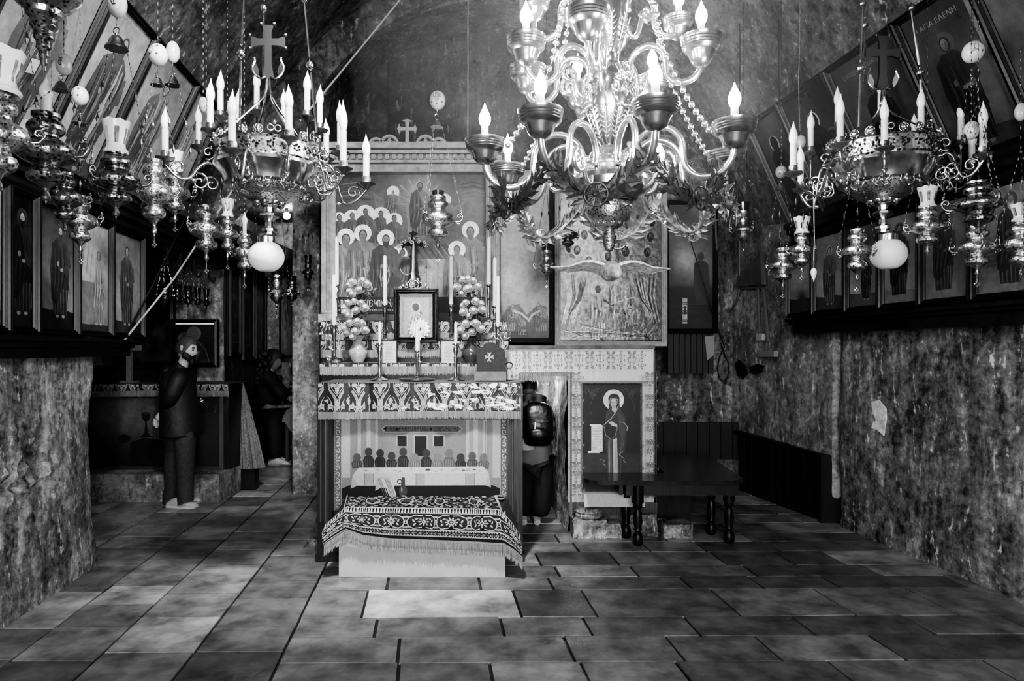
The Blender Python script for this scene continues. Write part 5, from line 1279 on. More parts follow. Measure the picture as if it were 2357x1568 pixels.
for i, (x, y) in enumerate(((385, 570), (415, 575), (447, 590), (480, 602))):
    o = onL(x, y-18, .015); cable('iron_hook', ['first iron hook under the left beam, nearest the panels', 'second iron hook under the left beam', 'third iron hook under the left beam', 'last iron hook under the left beam, nearest the passage'][i], [(o.x, o.y, 2.61), (o.x, o.y, 2.5), (o.x+.02, o.y, 2.42), (o.x+.06, o.y, 2.4), (o.x+.07, o.y, 2.45)], .012, iron, 'hook')

for i, (x, y, Y, w_, h_, tl) in enumerate(((76, 150, 3.78, 20, 32, 8), (58, 288, 3.92, 26, 30, 10))):
    mb = MB(); q = [P(x-w_/2+tl, y-h_/2, Y), P(x+w_/2+tl, y-h_/2+6, Y+.06), P(x+w_/2-tl, y+h_/2+4, Y+.06), P(x-w_/2-tl, y+h_/2, Y)]; mb.prism(q, (0, .002, 0)); t = tag(mb.build('paper_note', mat('note_paper', .35, .7, ns=30, na=.2)), ['upper pale paper note stuck to the picture under the ringed bowl lamp', 'lower paper note stuck to the picture beside the candle bulb lamp'][i], 'note')
# ------------------------------------------------------------------ the altar
YF = 5.3
al = thing('altar', 'tall wooden altar with a woven picture set in its front', 'altar', P(968, 1290, YF))
aw = mat('altar_wood', .022, .35, ns=7, na=.5, stretch=(9, 9, .8))
X = lambda px, Y=YF: P(px, 0, Y).x
Z = lambda py, Y=YF: P(0, py, Y).z
mb = MB()
mb.box(X(736), X(1201), YF+.03, 6.0, 0.03, 1.36)
for a, b in ((733, 767), (1168, 1203)): mb.box(X(a), X(b), YF-.03, YF+.05, 0, 1.36)
mb.box(X(735), X(1202), YF-.01, YF+.05, 0, Z(1195)); mb.box(X(730), X(1207), YF-.05, YF+.05, 0.0, .055)
mb.build('body', aw, al)
mb = MB()
for a, w_ in ((741, 3), (752, 4.5), (758, 2), (1174, 2), (1180, 4.5), (1192, 3)): mb.tube([(X(a), YF-.035, Z(1200)), (X(a), YF-.035, Z(962))], S(w_*.6, YF), 8)
mb.tube([(X(752), YF-.035, Z(1203)), (X(1182), YF-.035, Z(1203))], .01, 8)
mb.build('moulding', mat('moulding_wood', .09, .3), al)
def tapestry(p):
    p.rect(764, 955, 1170, 1196, .04)
    p.rect(786, 962, 1152, 1152, .2)
    for a, b, c in ((786, 806, .36), (806, 822, .2), (822, 831, .34), (831, 844, .2), (844, 853, .36), (853, 864, .24), (864, 870, .36), (1072, 1080, .36), (1080, 1090, .24), (1090, 1100, .36), (1100, 1112, .24), (1112, 1120, .36), (1120, 1134, .22), (1134, 1152, .36)): p.rect(a, 966, b, 1100, c)
    for a in (822, 1118): p.line([(a, 970), (a, 1090)], 1, .08)
    for a, b, y in ((912, 939, 1027), (952, 985, 1050), (996, 1024, 1027)): p.rect(a, 1001, b, y, .34); p.rect(a+3, 1004, b-3, y, .02)
    p.poly([(878, 987.5), (886, 979), (1056, 979), (1066, 987.5), (1056, 996), (886, 996)], .3); p.poly([(881, 987.5), (888, 981), (1054, 981), (1062, 987.5), (1054, 994), (888, 994)], .12)
    p.line([(888, 983), (888, 992)], 2.4, .01); p.line([(884, 987), (892, 987)], 2.4, .01)
    p.text('ԱՌԷՔ ԿԵՐԱՅՔ ԱՅՍ Է ՄԱՐՄԻՆ ԻՄ', 897, 992, 158, 9, .008)
    q = random.Random(4)
    # a quiet row of urns and clipped shrubs behind the cloth
    for i in range(12):
        x = 822+i*26.5; t_ = q.choice([.03, .06, .1, .02, .13]); y0 = 1078; hh = q.choice([34, 42, 30, 46])
        p.poly([(x-11, y0), (x-13, y0-hh*.4), (x-8, y0-hh*.62), (x+8, y0-hh*.62), (x+13, y0-hh*.4), (x+11, y0)], t_); p.ell(x, y0-hh*.82, 9, 10, t_*1.2+.01)
        for k in range(4): p.line([(x-8+k*5, y0-2), (x-7+k*5, y0-hh*.5)], 1, t_*2+.04)
    p.poly([(786, 1125), (806, 1117), (1134, 1117), (1152, 1125), (1152, 1150), (786, 1150)], .012)
    p.poly([(826, 1077), (1112, 1074), (1125, 1090), (1130, 1122), (1119, 1117), (822, 1118), (807, 1125), (812, 1095)], .44); p.poly([(826, 1077), (1112, 1074), (1124, 1088), (815, 1090)], .5)
    p.poly([(812, 1095), (824, 1118), (807, 1125)], .34); p.poly([(1124, 1092), (1130, 1122), (1117, 1117)], .34)
    for a in (840, 860, 958, 977, 1072, 1092): p.line([(a, 1090), (a, 1117)], 1.2, .08)
    for a in (841, 959, 1073): p.rect(a, 1091, a+18, 1116, .3)
    for i in range(22): p.ell(832+i*13+q.uniform(-3, 3), 1082+q.uniform(-3, 4), q.uniform(2, 6), q.uniform(1.5, 2.5), q.choice([.12, .3, .55, .06]))
    p.poly([(864, 1130), (866, 1104), (876, 1098), (896, 1100), (906, 1112), (912, 1145), (898, 1147), (892, 1125), (878, 1122)], .34)
    for k in range(8): p.line([(870+k*4, 1101), (876+k*4, 1115), (884+k*4, 1140)], 1.2, q.choice([.1, .6]))
    p.ell(928, 1130, 9.5, 15, .05); p.poly([(923, 1120), (925, 1099), (932, 1099), (933, 1120)], .05); p.ring(920, 1108, 4, 6, .04, 12); p.ell(925, 1127, 2, 6, .16)
    for x in (778, 1160):
        p.rect(x-8, 958, x+8, 1175, .1)
        for k in range(15): p.ring(x, 966+k*14, 3.2, 5.4, .4, 12, k, k+5); p.line([(x-6, 973+k*14), (x+6, 972+k*14)], 1, .3); p.ell(x, 966+k*14, 1.4, 1.4, .4, n=6)
        for s in (-8, 8): p.line([(x+s, 958), (x+s, 1175)], 1, .35)
p = Paint(lambda x, y: P(x, y, YF+.024), (0, -1, 0), -1); tapestry(p); p.build('woven_picture', mat('woven_wool', .5, .85, ns=220, na=.3, vc=True), al)

# brocade cloths
brocade = mat('brocade', .5, .55, ns=150, na=.25, vc=True)
DK = .018
def brocade_cell(p, c, y0, k=1., lo=True, hi=True, pal=.4, br=.55):
    T = lambda a, b: (c+a*k, y0+b*k)
    for s in (-1, 1):
        b = [T(s*4, 0), T(s*7, 14), T(s*17, 29), T(s*22, 40), T(s*23, 54), T(s*19, 70)]
        if lo: p.line(b, 6*k, pal*.62); p.line([(x-2.6*k, y) for x, y in b], 1.1*k, br); p.line([(x+2.6*k, y) for x, y in b], 1.1*k, br)
        else: p.line(b[:3], 6*k, pal*.62); p.line([(x-2.6*k, y) for x, y in b[:3]], 1.1*k, br)
    if lo:
        p.line([T(-15, 62), T(-13, 47), T(-7, 36), T(0, 27), T(7, 36), T(13, 47), T(15, 62)], 1.5*k, br*.8)
        p.poly([T(0, 31), T(5.5, 40), T(4.5, 47), T(-4.5, 47), T(-5.5, 40)], pal); p.line([T(0, 35), T(0, 46)], 1*k, DK); p.line([T(0, 44), T(0, 69)], 2*k, pal)
        for s in (-1, 1):
            p.ell(*T(s*9, 54), 6.5*k, 5.5*k, pal); p.line([T(s*5, 55), T(s*13, 53)], 1*k, DK); p.ring(*T(s*3.6, 49), 1.3*k, 2.6*k, br, 10); p.ring(*T(s*4, 60), 1.3*k, 2.6*k, br, 10); p.ell(*T(s*5, 68), 2.6*k, 2*k, pal)
        p.ell(*T(24.8, 55), 9*k, 3.4*k, br*.8); p.ell(*T(24.8, 47), 5*k, 4*k, pal); [p.ell(*T(24.8+u*4, 55), 1.1*k, 1.1*k, DK, 0, 6) for u in (-1, 0, 1)]; [p.line([T(24.8+s_*9, 52), T(24.8+s_*14, 47), T(24.8+s_*13, 43)], 2*k, br*.7) for s_ in (-1, 1)]
    if hi:
        x = 24.8
        p.line([T(x-14, 2), T(x-13, 12), T(x-7, 20), T(x, 29), T(x+7, 20), T(x+13, 12), T(x+14, 2)], 1.5*k, br*.8); p.poly([T(x, 26), T(x+5, 18), T(x+4, 13), T(x-4, 13), T(x-5, 18)], pal); p.line([T(x, 0), T(x, 16)], 2*k, pal)
        for s in (-1, 1): p.ell(*T(x+s*9, 6), 7*k, 4.2*k, pal); p.ring(*T(x+s*3.6, 12), 1.3*k, 2.6*k, br, 10)
def clothtop(name, label, x0, x1, ytop, ypat, yfr, Y, zback, k, ph=0, wav=.012, lo=True, body=None, group=None):
    """patterned cloth over a step: flat top, hanging front, fringe"""
    t = thing(name, label, 'cloth', P((x0+x1)/2, yfr, Y), group)
    wv = lambda x: Y-.012-wav*math.sin(x*.05+ph)-wav*.5*math.sin(x*.13+1)
    sag = lambda x: 1.5*math.sin((x-x0)/(x1-x0)*pi*2.2+.4)+((x-x0)/(x1-x0)-.5)*-2
    fn = lambda x, y: P(x, y+sag(x)*max(0, (y-ytop)/(yfr-ytop)), wv(x)*1.0)
    p = Paint(fn, (0, -1, 0), -1)
    p.grid(x0, ytop, x1, ypat, 40, 4, DK)
    q = MB(); L0, L1 = P(x0, 0, Y).x, P(x1, 0, Y).x; zt = P(0, ytop, Y).z
    c = x0+18*k-49.6*k
    while c < x1+10:
        pts0 = p.m; m_ = Paint(fn, (0, -1, 0), -1); m_.k = p.k; brocade_cell(m_, c, ytop, k, lo)
        inside = all(1 for _ in (0,))
        xs = [v for v in m_.m.v]
        # clip anything past the ends by clamping
        vs = [(min(max(v[0], L0), L1), v[1], max(v[2], fn(x0, ypat)[2]-.004)) for v in m_.m.v]
        p.m.add(vs, m_.m.f, m_.m.c); p.k += 1
        c += 49.6*k
    p.m.add([(L0, Y-.012, zt), (L1, Y-.012, zt), (L1, zback, zt+.004), (L0, zback, zt+.004)], [(0, 1, 2, 3)], .12)
    p.m.add([(L0, Y-.012, zt), (L0-.005, zback, zt), (L0-.03, zback, P(0, ypat, Y).z), (L0-.008, Y-.012, P(0, ypat, Y).z)], [(0, 3, 2, 1)], .2)
    p.build('fabric', brocade, t)
    f = MB(); fringe_strip(f, lambda s: fn(x0+(x1-x0)*s, ypat-2)+V((0, -.006, 0)), S(yfr-ypat+1, Y), int((x1-x0)*.9), .22)
    n = 40
    vs = [];
    for i in range(n+1):
        x = x0+(x1-x0)*i/n; vs += [fn(x, ypat-3)+V((0, -.004, 0)), fn(x, ypat+(yfr-ypat)*.72)+V((0, -.003, 0))]
    f.add(vs, [(2*i, 2*i+1, 2*i+3, 2*i+2) for i in range(n)]); f.build('fringe', fringe, t)
    return t
clothtop('altar_cloth', 'patterned brocade cloth with a pale fringe over the top of the altar', 733, 1199, 881, 950, 967, 5.26, 5.74, 1.0, .3)
gs = 'fringed cloths on the stepped shelves behind the altar'
for nm, a in (('fringed brocade cloth on the lowest shelf behind the altar', (737, 1172, 836, 847, 866, 5.74, 5.97)), ('fringed brocade cloth on the middle shelf behind the altar', (739, 1170, 784, 808, 826, 5.97, 6.19)), ('fringed brocade cloth on the highest shelf, under the altarpiece', (741, 1167, 739, 770, 784, 6.19, 6.4))):
    clothtop('shelf_cloth', nm, a[0], a[1], a[2], a[3], a[4], a[5], a[6], .95, 1, .01, a[3]-a[2] > 20, group=gs)
for i, (a, b, Y0, Y1, yt) in enumerate(((740, 1170, 5.75, 6.4, 836), (742, 1167, 5.98, 6.4, 784), (744, 1164, 6.2, 6.4, 739))):
    t_ = MB(); t_.box(P(a, 0, Y0).x, P(b, 0, Y0).x, Y0+.006, Y1 if i == 0 else Y1, [1.362, P(0, 836, 5.75).z-.002, P(0, 784, 5.98).z-.002][i], P(0, yt, Y0).z-.004)
    tag(t_.build('altar_shelf', aw), ['lowest wooden shelf step standing on the altar top', 'middle wooden shelf step behind the altar', 'highest wooden shelf step under the altarpiece'][i], 'shelf', 'wooden steps behind the altar')
# clear plastic laid over the cloth
M = bpy.data.materials.new('plastic_film'); M.use_nodes = True; nt = M.node_tree; nt.nodes.remove(nt.nodes['Principled BSDF'])
tr = nd(nt, 'ShaderNodeBsdfTransparent'); gl = nd(nt, 'ShaderNodeBsdfGlossy'); gl.inputs['Roughness'].default_value = .12; mxs = nd(nt, 'ShaderNodeMixShader'); mxs.inputs[0].default_value = .1
nt.links.new(tr.outputs[0], mxs.inputs[1]); nt.links.new(gl.outputs[0], mxs.inputs[2]); nt.links.new(mxs.outputs[0], nt.nodes['Material Output'].inputs[0])
def film(name, label, x0, y0, x1, y1, Y, seed, amp=.012):
    mb = MB(); n, m_ = 46, 12; vs = []
    for j in range(m_+1):
        for i in range(n+1):
            x, y = x0+(x1-x0)*i/n, y0+(y1-y0)*j/m_; o = V((x*.03+seed, (y+x*.12)*.09, seed))
            vs.append(P(x, y, Y-amp*abs(noise.noise(o))*2-amp*.5*abs(noise.noise(o*2.7))))
    mb.add(vs, [(j*(n+1)+i, (j+1)*(n+1)+i, (j+1)*(n+1)+i+1, j*(n+1)+i+1) for j in range(m_) for i in range(n)])
    tag(mb.build(name, M, None, True, 0), label, 'plastic sheet')
film('plastic_cover', 'clear wrinkled plastic sheet over the front of the altar cloth', 900, 882, 1198, 944, 5.232, 2)
film('plastic_cover', 'clear plastic wrap over the left end of the shelves', 736, 742, 770, 836, 5.70, 9, .03)
film('plastic_cover', 'clear plastic wrap beside the dark box at the right end of the shelves', 1130, 742, 1176, 786, 5.72, 5, .03)

# white block with the carpet thrown over it
bl = mat('white_block', .42, .7, ns=5, na=.12)
mb = MB(); mb.box(X(780, 4.896), X(1163, 4.896), 4.896, 5.24, 0, .45); tag(mb.build('kneeler_block', bl), 'white plastered block step in front of the altar, carpet over it', 'step')
ct = thing('carpet', 'fringed oriental carpet draped over the white block', 'carpet', P(970, 1250, 4.88))
KX = [744, 768, 797, 838, 900, 1000, 1100, 1135, 1150, 1178, 1200]
HEM = list(zip([747, 770, 800, 840, 900, 1000, 1100, 1140, 1160, 1186, 1203], [1256, 1240, 1222, 1238, 1246, 1250, 1254, 1257, 1257, 1272, 1286], [4.83, 4.84, 4.85, 4.86, 4.87, 4.87, 4.87, 4.86, 4.85, 4.84, 4.83]))
CRE = list(zip(KX, [1222, 1202, 1179, 1180, 1181, 1182, 1184, 1185, 1186, 1215, 1248], [4.87, 4.88]+[4.885]*7+[4.88, 4.87]))
BAK = list(zip([775, 786, 797, 838, 900, 1000, 1090, 1130, 1164, 1172, 1182], [1187, 1166, 1147, 1147, 1147, 1147, 1147, 1147, 1147, 1163, 1190], [5.12, 5.2]+[5.245]*7+[5.2, 5.12]))
def lerp3(K, s):
    s = min(max(s, KX[0]), KX[-1])
    for i in range(len(KX)-1):
        if s <= KX[i+1]:
            t = (s-KX[i])/(KX[i+1]-KX[i]); t = t*t*(3-2*t)*.5+t*.5; return tuple(a+(b-a)*t for a, b in zip(K[i], K[i+1]))
def cfn(s, t):
    b, c, h = lerp3(BAK, s), lerp3(CRE, s), lerp3(HEM, s)
    if t < 1: a = P(*b); d = P(*c); q = a.lerp(d, t)
    else:
        a = P(*c); d = P(*h); q = a.lerp(d, t-1); q.y -= .02*math.sin(pi*min(1, (t-1)*1.0))
    return q+V((0, -.006, .012 if t < 1 else .008))
def cN(s, t): return V((0, -.25, 1)).normalized() if t < .98 else V((0, -1, .25)).normalized()
p = Paint(lambda x, y: cfn(x, y/66.), lambda x, y: cN(x, y/66.), -1)
p.grid(744, 0, 1200, 132, 60, 16, .022)
LT = .4
q = random.Random(9)
for k in range(420):
    x, y = q.uniform(800, 1146), q.uniform(3, 57); p.ell(x, y, q.uniform(1.5, 6), q.uniform(1, 4.5), q.choice([.2, .3, .02, .12, .25]), q.uniform(0, 3), 7)
for k in range(4): p.ring(860+k*78, 30, 12, 15, .3, 16); p.ell(860+k*78, 30, 8, 6, .03)
def hl(y, w, c): p.grid(745, y-w/2, 1199, y+w/2, 60, 1, c)
def scal(y, c, sg=1, w=2.2):
    hl(y, w, c)
    for k in range(75): p.ell(751+k*6, y+sg*2, 2, 1.8, c, 0, 6)
p.line([(802, 2), (790, 62)], 3, LT*.8); p.line([(1140, 2), (1156, 62)], 3, LT*.8)
scal(60, LT, 1, 3); scal(68, LT, -1, 1.4)
for k in range(7):
    c = 766+k*69
    for s in (-1, 1):
        p.line([(c+s*3, 73), (c+s*16, 72), (c+s*28, 77), (c+s*33, 86), (c+s*29, 96), (c+s*20, 101), (c+s*4, 98)], 2, LT)
        p.ring(c+s*34.5, 87, 3, 5, LT*.8, 10); p.ell(c+s*18, 92, 4, 1.8, LT, s*.8); p.ell(c+s*20, 84, 1.8, 3.5, LT, s*.5); p.ell(c+s*14, 80, 3.5, 1.6, LT*.8, s*.4)
    if k % 2:
        for j in range(8): p.ell(c+9*math.cos(j*pi/4), 86+7*math.sin(j*pi/4), 3.2, 1.8, LT*.7, j*pi/4, 8)
        p.poly([(c, 80), (c+5, 86), (c, 92), (c-5, 86)], LT); p.ell(c, 86, 1.6, 1.8, .03, 0, 8)
    else:
        for j in range(10): p.ell(c+10*math.cos(j*.628), 86+8*math.sin(j*.628), 2.6, 1.6, LT, j*.628, 8)
        p.ell(c, 86, 7.5, 6, LT*.85); p.ell(c, 86, 4.5, 3.6, .04); p.ell(c, 86, 2.2, 1.8, LT)
    c2 = c+34.5
    p.ell(c2, 76, 7, 2.2, LT*.7); p.ell(c2, 98, 8, 2.2, LT*.6)
scal(104, LT, 1, 2.6)
for k in range(34): p.ell(752+k*13.4, 111.5, 3, 2.2, LT*.8, 0, 8); p.ell(752+k*13.4, 111.5, 1.3, 1, .03, 0, 6); p.line([(756+k*13.4, 110), (762+k*13.4, 113)], 1.2, LT*.6)
scal(118, LT, -1, 2.6); hl(123.2, 5.5, .008); hl(129, 5, LT*.7)
p.build('pile', mat('wool_pile', .5, .9, ns=180, na=.35, vc=True), ct)
mb = MB(); fringe_strip(mb, lambda t: cfn(744+456*t, 1.97)+V((0, -.008, 0)), .095, 300, .35); fringe_strip(mb, lambda t: cfn(744+456*t, 1.99)+V((0, -.004, 0)), .085, 300, .3); mb.build('fringe', mat('carpet_thread', .26, .85, ns=90, na=.5, stretch=(3, 1, .1)), ct)

# ------------------------------------------------------------------ things standing on the altar and its steps
T0, T1, T2, T3 = 1.386, P(0, 836, 5.74).z+.004, P(0, 784, 5.97).z+.004, P(0, 739, 6.19).z+.004
STK = [(0, 0), (1, .0), (.98, .02), (.8, .04), (.5, .07), (.3, .1), (.2, .14), (.3, .165), (.2, .19), (.16, .24), (.17, .34), (.24, .5), (.3, .56), (.22, .58), (.34, .61), (.2, .64), (.2, .68), (.32, .78), (.36, .84), (.22, .9), (.2, .93), (.5, .965), (.5, .985), (.24, .985), (.24, 1)]
def candlestick(label, clabel, x, z0, ys, yt, Y, bw, cw=10, dish=0, dk=False):
    o = V((P(x, 0, Y).x, Y, z0)); h = P(0, ys, Y).z-z0; r = S(bw, Y)/2
    t = thing('candlestick', label, 'candlestick', o, 'silver candlesticks on the altar and shelves')
    MB().lathe([(q*r if z < .12 else q*min(r, .065), z*h) for q, z in STK], o, 20).build('stem', sil if not dk else sild, t, True, 35)
    if dish: MB().lathe([(0, 0), (S(dish, Y)/2, .004), (S(dish, Y)/2*1.02, .016), (S(dish, Y)/2*.9, .01), (.03, .012)], o, 32).build('dish', sild, t, True, 40)
    hc = P(0, yt, Y).z-(z0+h); cr = S(cw, Y)/2
    tag(MB().lathe([(cr, 0), (cr*.98, hc*.5), (cr*.9, hc-.012), (cr*.5, hc-.003), (cr*.12, hc), (cr*.1, hc+.008)], o+V((0, 0, h+.001)), 16).build('candle', wax, None, True, 50), clabel, 'candle', 'white altar candles')
candlestick('candlestick with splayed foot at the left end of the lowest shelf', 'thick leaning white candle at the far left of the shelves', 769, T1, 748, 632, 5.86, 40, 10)
candlestick('candlestick at the left end of the highest shelf', 'tallest white candle on the left, before the fluted column', 775, T3, 655, 546, 6.27, 26, 10)
candlestick('candlestick on the middle shelf, left of the small framed icon', 'tall white candle left of the small framed icon', 886, T2, 702, 588, 6.08, 34, 9)
candlestick('candlestick on the middle shelf, right of the small framed icon', 'tall white candle right of the small framed icon', 1038, T2, 701, 589, 6.08, 36, 10)
candlestick('dark candlestick at the right end of the highest shelf', 'tall white candle before the right fluted column', 1125, T3, 655, 546, 6.27, 26, 10, 0, True)
candlestick('dark candlestick at the right end of the middle shelf', 'white candle between the two others at the right end', 1139, T2, 704, 593, 6.1, 30, 9, 0, True)
candlestick('candlestick behind the dark box at the right end of the lowest shelf', 'white candle rising behind the dark box', 1146, T1, 750, 635, 5.88, 36, 9)
candlestick('candlestick on the altar top, left of the central dish', 'short white candle on the left of the altar top', 874, T0, 790, 743, 5.5, 42, 7.5)
candlestick('candlestick standing in a wide dish at the centre of the altar', 'short white candle at the centre, before the small icon', 960, T0, 807, 743, 5.5, 30, 7.5, 82)
candlestick('candlestick on the altar top, right of the central dish', 'short white candle on the right of the altar top', 1049, T0, 790, 742, 5.5, 42, 7.5)
# small framed icon with crown and sunburst
t = frontpic('framed_icon', 'small framed silver icon of a mother and child at the centre of the shelves', 921, 677, 996, 776, 5.93, lambda p: (setattr(p, 'gain', .6), setattr(p, 'keep', 9),
    p.grid(921, 677, 996, 776, 6, 8, .4), [p.line([(923+k*4.2, 680), (925+k*4.2, 684)], 1.6, .2) for k in range(17)], [p.line([(924, 686+k*5), (929, 688+k*5)], 1.6, .22) for k in range(17)], [p.line([(988, 686+k*5), (993, 688+k*5)], 1.6, .22) for k in range(17)],
    p.rect(931, 688, 986, 768, .46), p.ring(957, 708, 9, 13, .62, 22), p.ell(957, 707, 8, 9, .12), p.ell(958, 710, 4.5, 6.5, .1), p.ell(968, 722, 4.5, 5, .3), p.ell(968, 722, 2.6, 3.4, .08),
    p.poly([(950, 716), (940, 730), (938, 768), (980, 768), (974, 728), (964, 718)], (.3, .6)), [p.line([(941+k*5, 768), (945+k*4, 742), (952+k*2.5, 724)], 1.3, .75 if k % 2 else .16) for k in range(7)], p.line([(955, 737), (968, 733)], 3, .1)), mat('black_frame', .012, .3), .05, gilts, cname='relief')
mb = MB(); rectframe(mb, P(921, 776, 5.93), (1, 0, 0), (0, 0, 1), (0, -1, 0), S(75, 5.93), S(99, 5.93), [(.0, .03), (.004, .034), (.008, .03)]); rectframe(mb, P(921, 776, 5.93), (1, 0, 0), (0, 0, 1), (0, -1, 0), S(75, 5.93), S(99, 5.93), [(.03, .05), (.036, .056), (.042, .05)]); mb.build('silver_bead', sil, t)
t = thing('sunburst_rosette', 'silver sunburst rosette leaning on the small framed icon', 'ornament', P(965, 780, 5.84)); c = P(965, 757, 5.84); mb = MB()
for i in range(30):
    a = 2*pi*i/30; l = S(24 if i % 2 else 20, 5.84); d = V((math.cos(a), 0, math.sin(a))); n_ = V((-math.sin(a), 0, math.cos(a)))*.006
    mb.prism([c+d*.012-n_*.4, c+d*l-n_, c+d*(l+.008), c+d*l+n_, c+d*.012+n_*.4], (0, -.006, 0))
mb.sph(c+V((0, -.01, 0)), .02, 10, 7); mb.tube([c-V((0, 0, .07)), (c.x, c.y, T1+.01)], .008, 6); mb.lathe([(.03, 0), (.03, .012)], (c.x, c.y, T1), 12); mb.build('rays', silb, t)
t = thing('pierced_crown', 'pierced silver crest with a round cross panel above the small icon', 'ornament', P(953, 668, 6.02)); mb = MB(); Yc = 6.02
mb.obox(P(920, 667, Yc), (S(67, Yc), 0, 0), (0, .03, 0), (0, 0, .022)); mb.torus(P(953, 656, Yc), S(10, Yc), .007, n=18)
mb.prism([P(x, y, Yc) for x, y in cross_pts(953, 656, 6, 1, 2.4, 7)], (0, .008, 0))
for s in (-1, 1):
    for k, (x, y, r) in enumerate(((972, 660, 6), (984, 662, 4), (968, 650, 5), (978, 656, 3.4), (961, 645, 4))): mb.tube([P(953+s*(u-953), v, Yc) for u, v in spiral(x, y, r, 1.3, k, s, 12)], .005, 5)
mb.build('openwork', sil, t, True, 0)
t = thing('altar_cross', 'ornate silver cross on a tiered foot before the altarpiece', 'cross', P(953, 652, 6.28)); Yc = 6.28
o = V((P(953, 0, Yc).x, Yc, T3)); h = P(0, 562, Yc).z-T3
MB().lathe([(.085, 0), (.085, .015), (.06, .05), (.09, h*.2), (.1, h*.24), (.05, h*.28), (.03, h*.33), (.045, h*.38), (.06, h*.5), (.05, h*.56), (.035, h*.66), (.028, h*.9), (.02, h)], o, 16, flute=6, fa=.1).build('foot', sild, t, True, 40)
mb = MB(); mb.prism([P(x, y, Yc) for x, y in cross_pts(951, 562, 30, 4, 7, 34)], (0, .03, 0))
for k in range(14):
    a = pi*k/13; mb.tube([P(u, v, Yc-.02) for u, v in spiral(951+34*math.cos(a)*(1 if k % 2 else .8), 566-20*math.sin(a)*(.5 if k % 2 else .9), 5, 1.2, k, 1 if k % 2 else -1, 10)], .005, 5)
for s in (-1, 1):
    mb.tube([P(951+s*u, v, Yc-.03) for u, v in ((3, 628), (16, 634), (28, 626), (30, 614))], .006, 5)
mb.build('cross', sild, t, True, 0)
# cards
for i, (x0, x1, lab) in enumerate(((880, 913, 'framed prayer card left of the central candle'), (1016, 1048, 'framed prayer card right of the central candle'))):
    t = thing('prayer_card', lab, 'card', P((x0+x1)/2, 835, 5.8), 'framed prayer cards'); p = Paint(lambda x, y: P(x, y, 5.8), (0, -1, 0), -1); p.rect(x0, 785, x1, 835, .5)
    for k in range(14): p.line([(x0+6, 792+k*2.7), (x1-6-R.uniform(0, 5), 792+k*2.7)], .8, .2)
    p.build('card', paintm, t); mb = MB(); rectframe(mb, P(x0, 835, 5.8), (1, 0, 0), (0, 0, 1), (0, -1, 0), S(x1-x0, 5.8), S(50, 5.8), [(-.002, .004), (.004, .008), (.008, 0)]); mb.box(P(x0, 0, 5.8).x, P(x1, 0, 5.8).x, 5.803, 5.815, T1, P(0, 785, 5.8).z); mb.build('frame', sild, t)
# dark box with a cross
t = thing('dark_box', 'dark cloth box with a shaped top and a pale cross, right end of the altar', 'box', P(1128, 877, 5.42)); Yb = 5.42
pf = [(1097, 856), (1097, 806), (1104, 800), (1112, 799), (1114, 793), (1122, 788), (1134, 788), (1144, 793), (1147, 799), (1155, 801), (1162, 808), (1162, 856)]
mb = MB(); mb.prism([P(x, y, Yb) for x, y in pf], (0, .16, 0)); mb.build('case', mat('dark_velvet', .03, .8, ns=40, na=.3), t)
mb = MB(); mb.box(P(1092, 0, Yb).x, P(1165, 0, Yb).x, Yb-.02, Yb+.2, T0+.002, P(0, 855, Yb).z); mb.build('plinth', mat('plinth_wood', .12, .5, ns=20, na=.3), t)
p = Paint(lambda x, y: P(x, y, Yb-.002), (0, -1, 0), -1); cp = []
for dx, dy in ((0, -1), (1, 0), (0, 1), (-1, 0)):
    nx, ny = -dy, dx; L_ = 11 if dy >= 0 else 11; cp += [(1126+dx*1.5-nx*1.5, 822+dy*1.5-ny*1.5), (1126+dx*L_-nx*5, 822+dy*L_-ny*5), (1126+dx*(L_-2), 822+dy*(L_-2)), (1126+dx*L_+nx*5, 822+dy*L_+ny*5)]
p.poly(cp, .3); p.build('cross_emblem', paintm, t)
t = thing('cherub_figure', 'small figurine peeping out behind the dark box', 'figurine', P(1172, 870, 5.6)); mb = MB(); c = P(1172, 843, 5.6)
mb.sph(c, .028, 12, 9); mb.tube([c-V((0, 0, .02)), c-V((0, 0, .06)), c-V((.0, 0, .11)), (c.x, c.y, T0)], [.014, .03, .034, .026], 10); mb.tube([c-V((.02, 0, .05)), c-V((-.02, .03, .08))], .01, 6); mb.build('body', mat('figurine', .35, .5), t, True); mb = MB(); mb.sph(c+V((0, .008, .01)), (.031, .028, .026), 10, 7); mb.build('hair', mat('dark_hair', .02, .6, ns=60, na=.5), t, True)
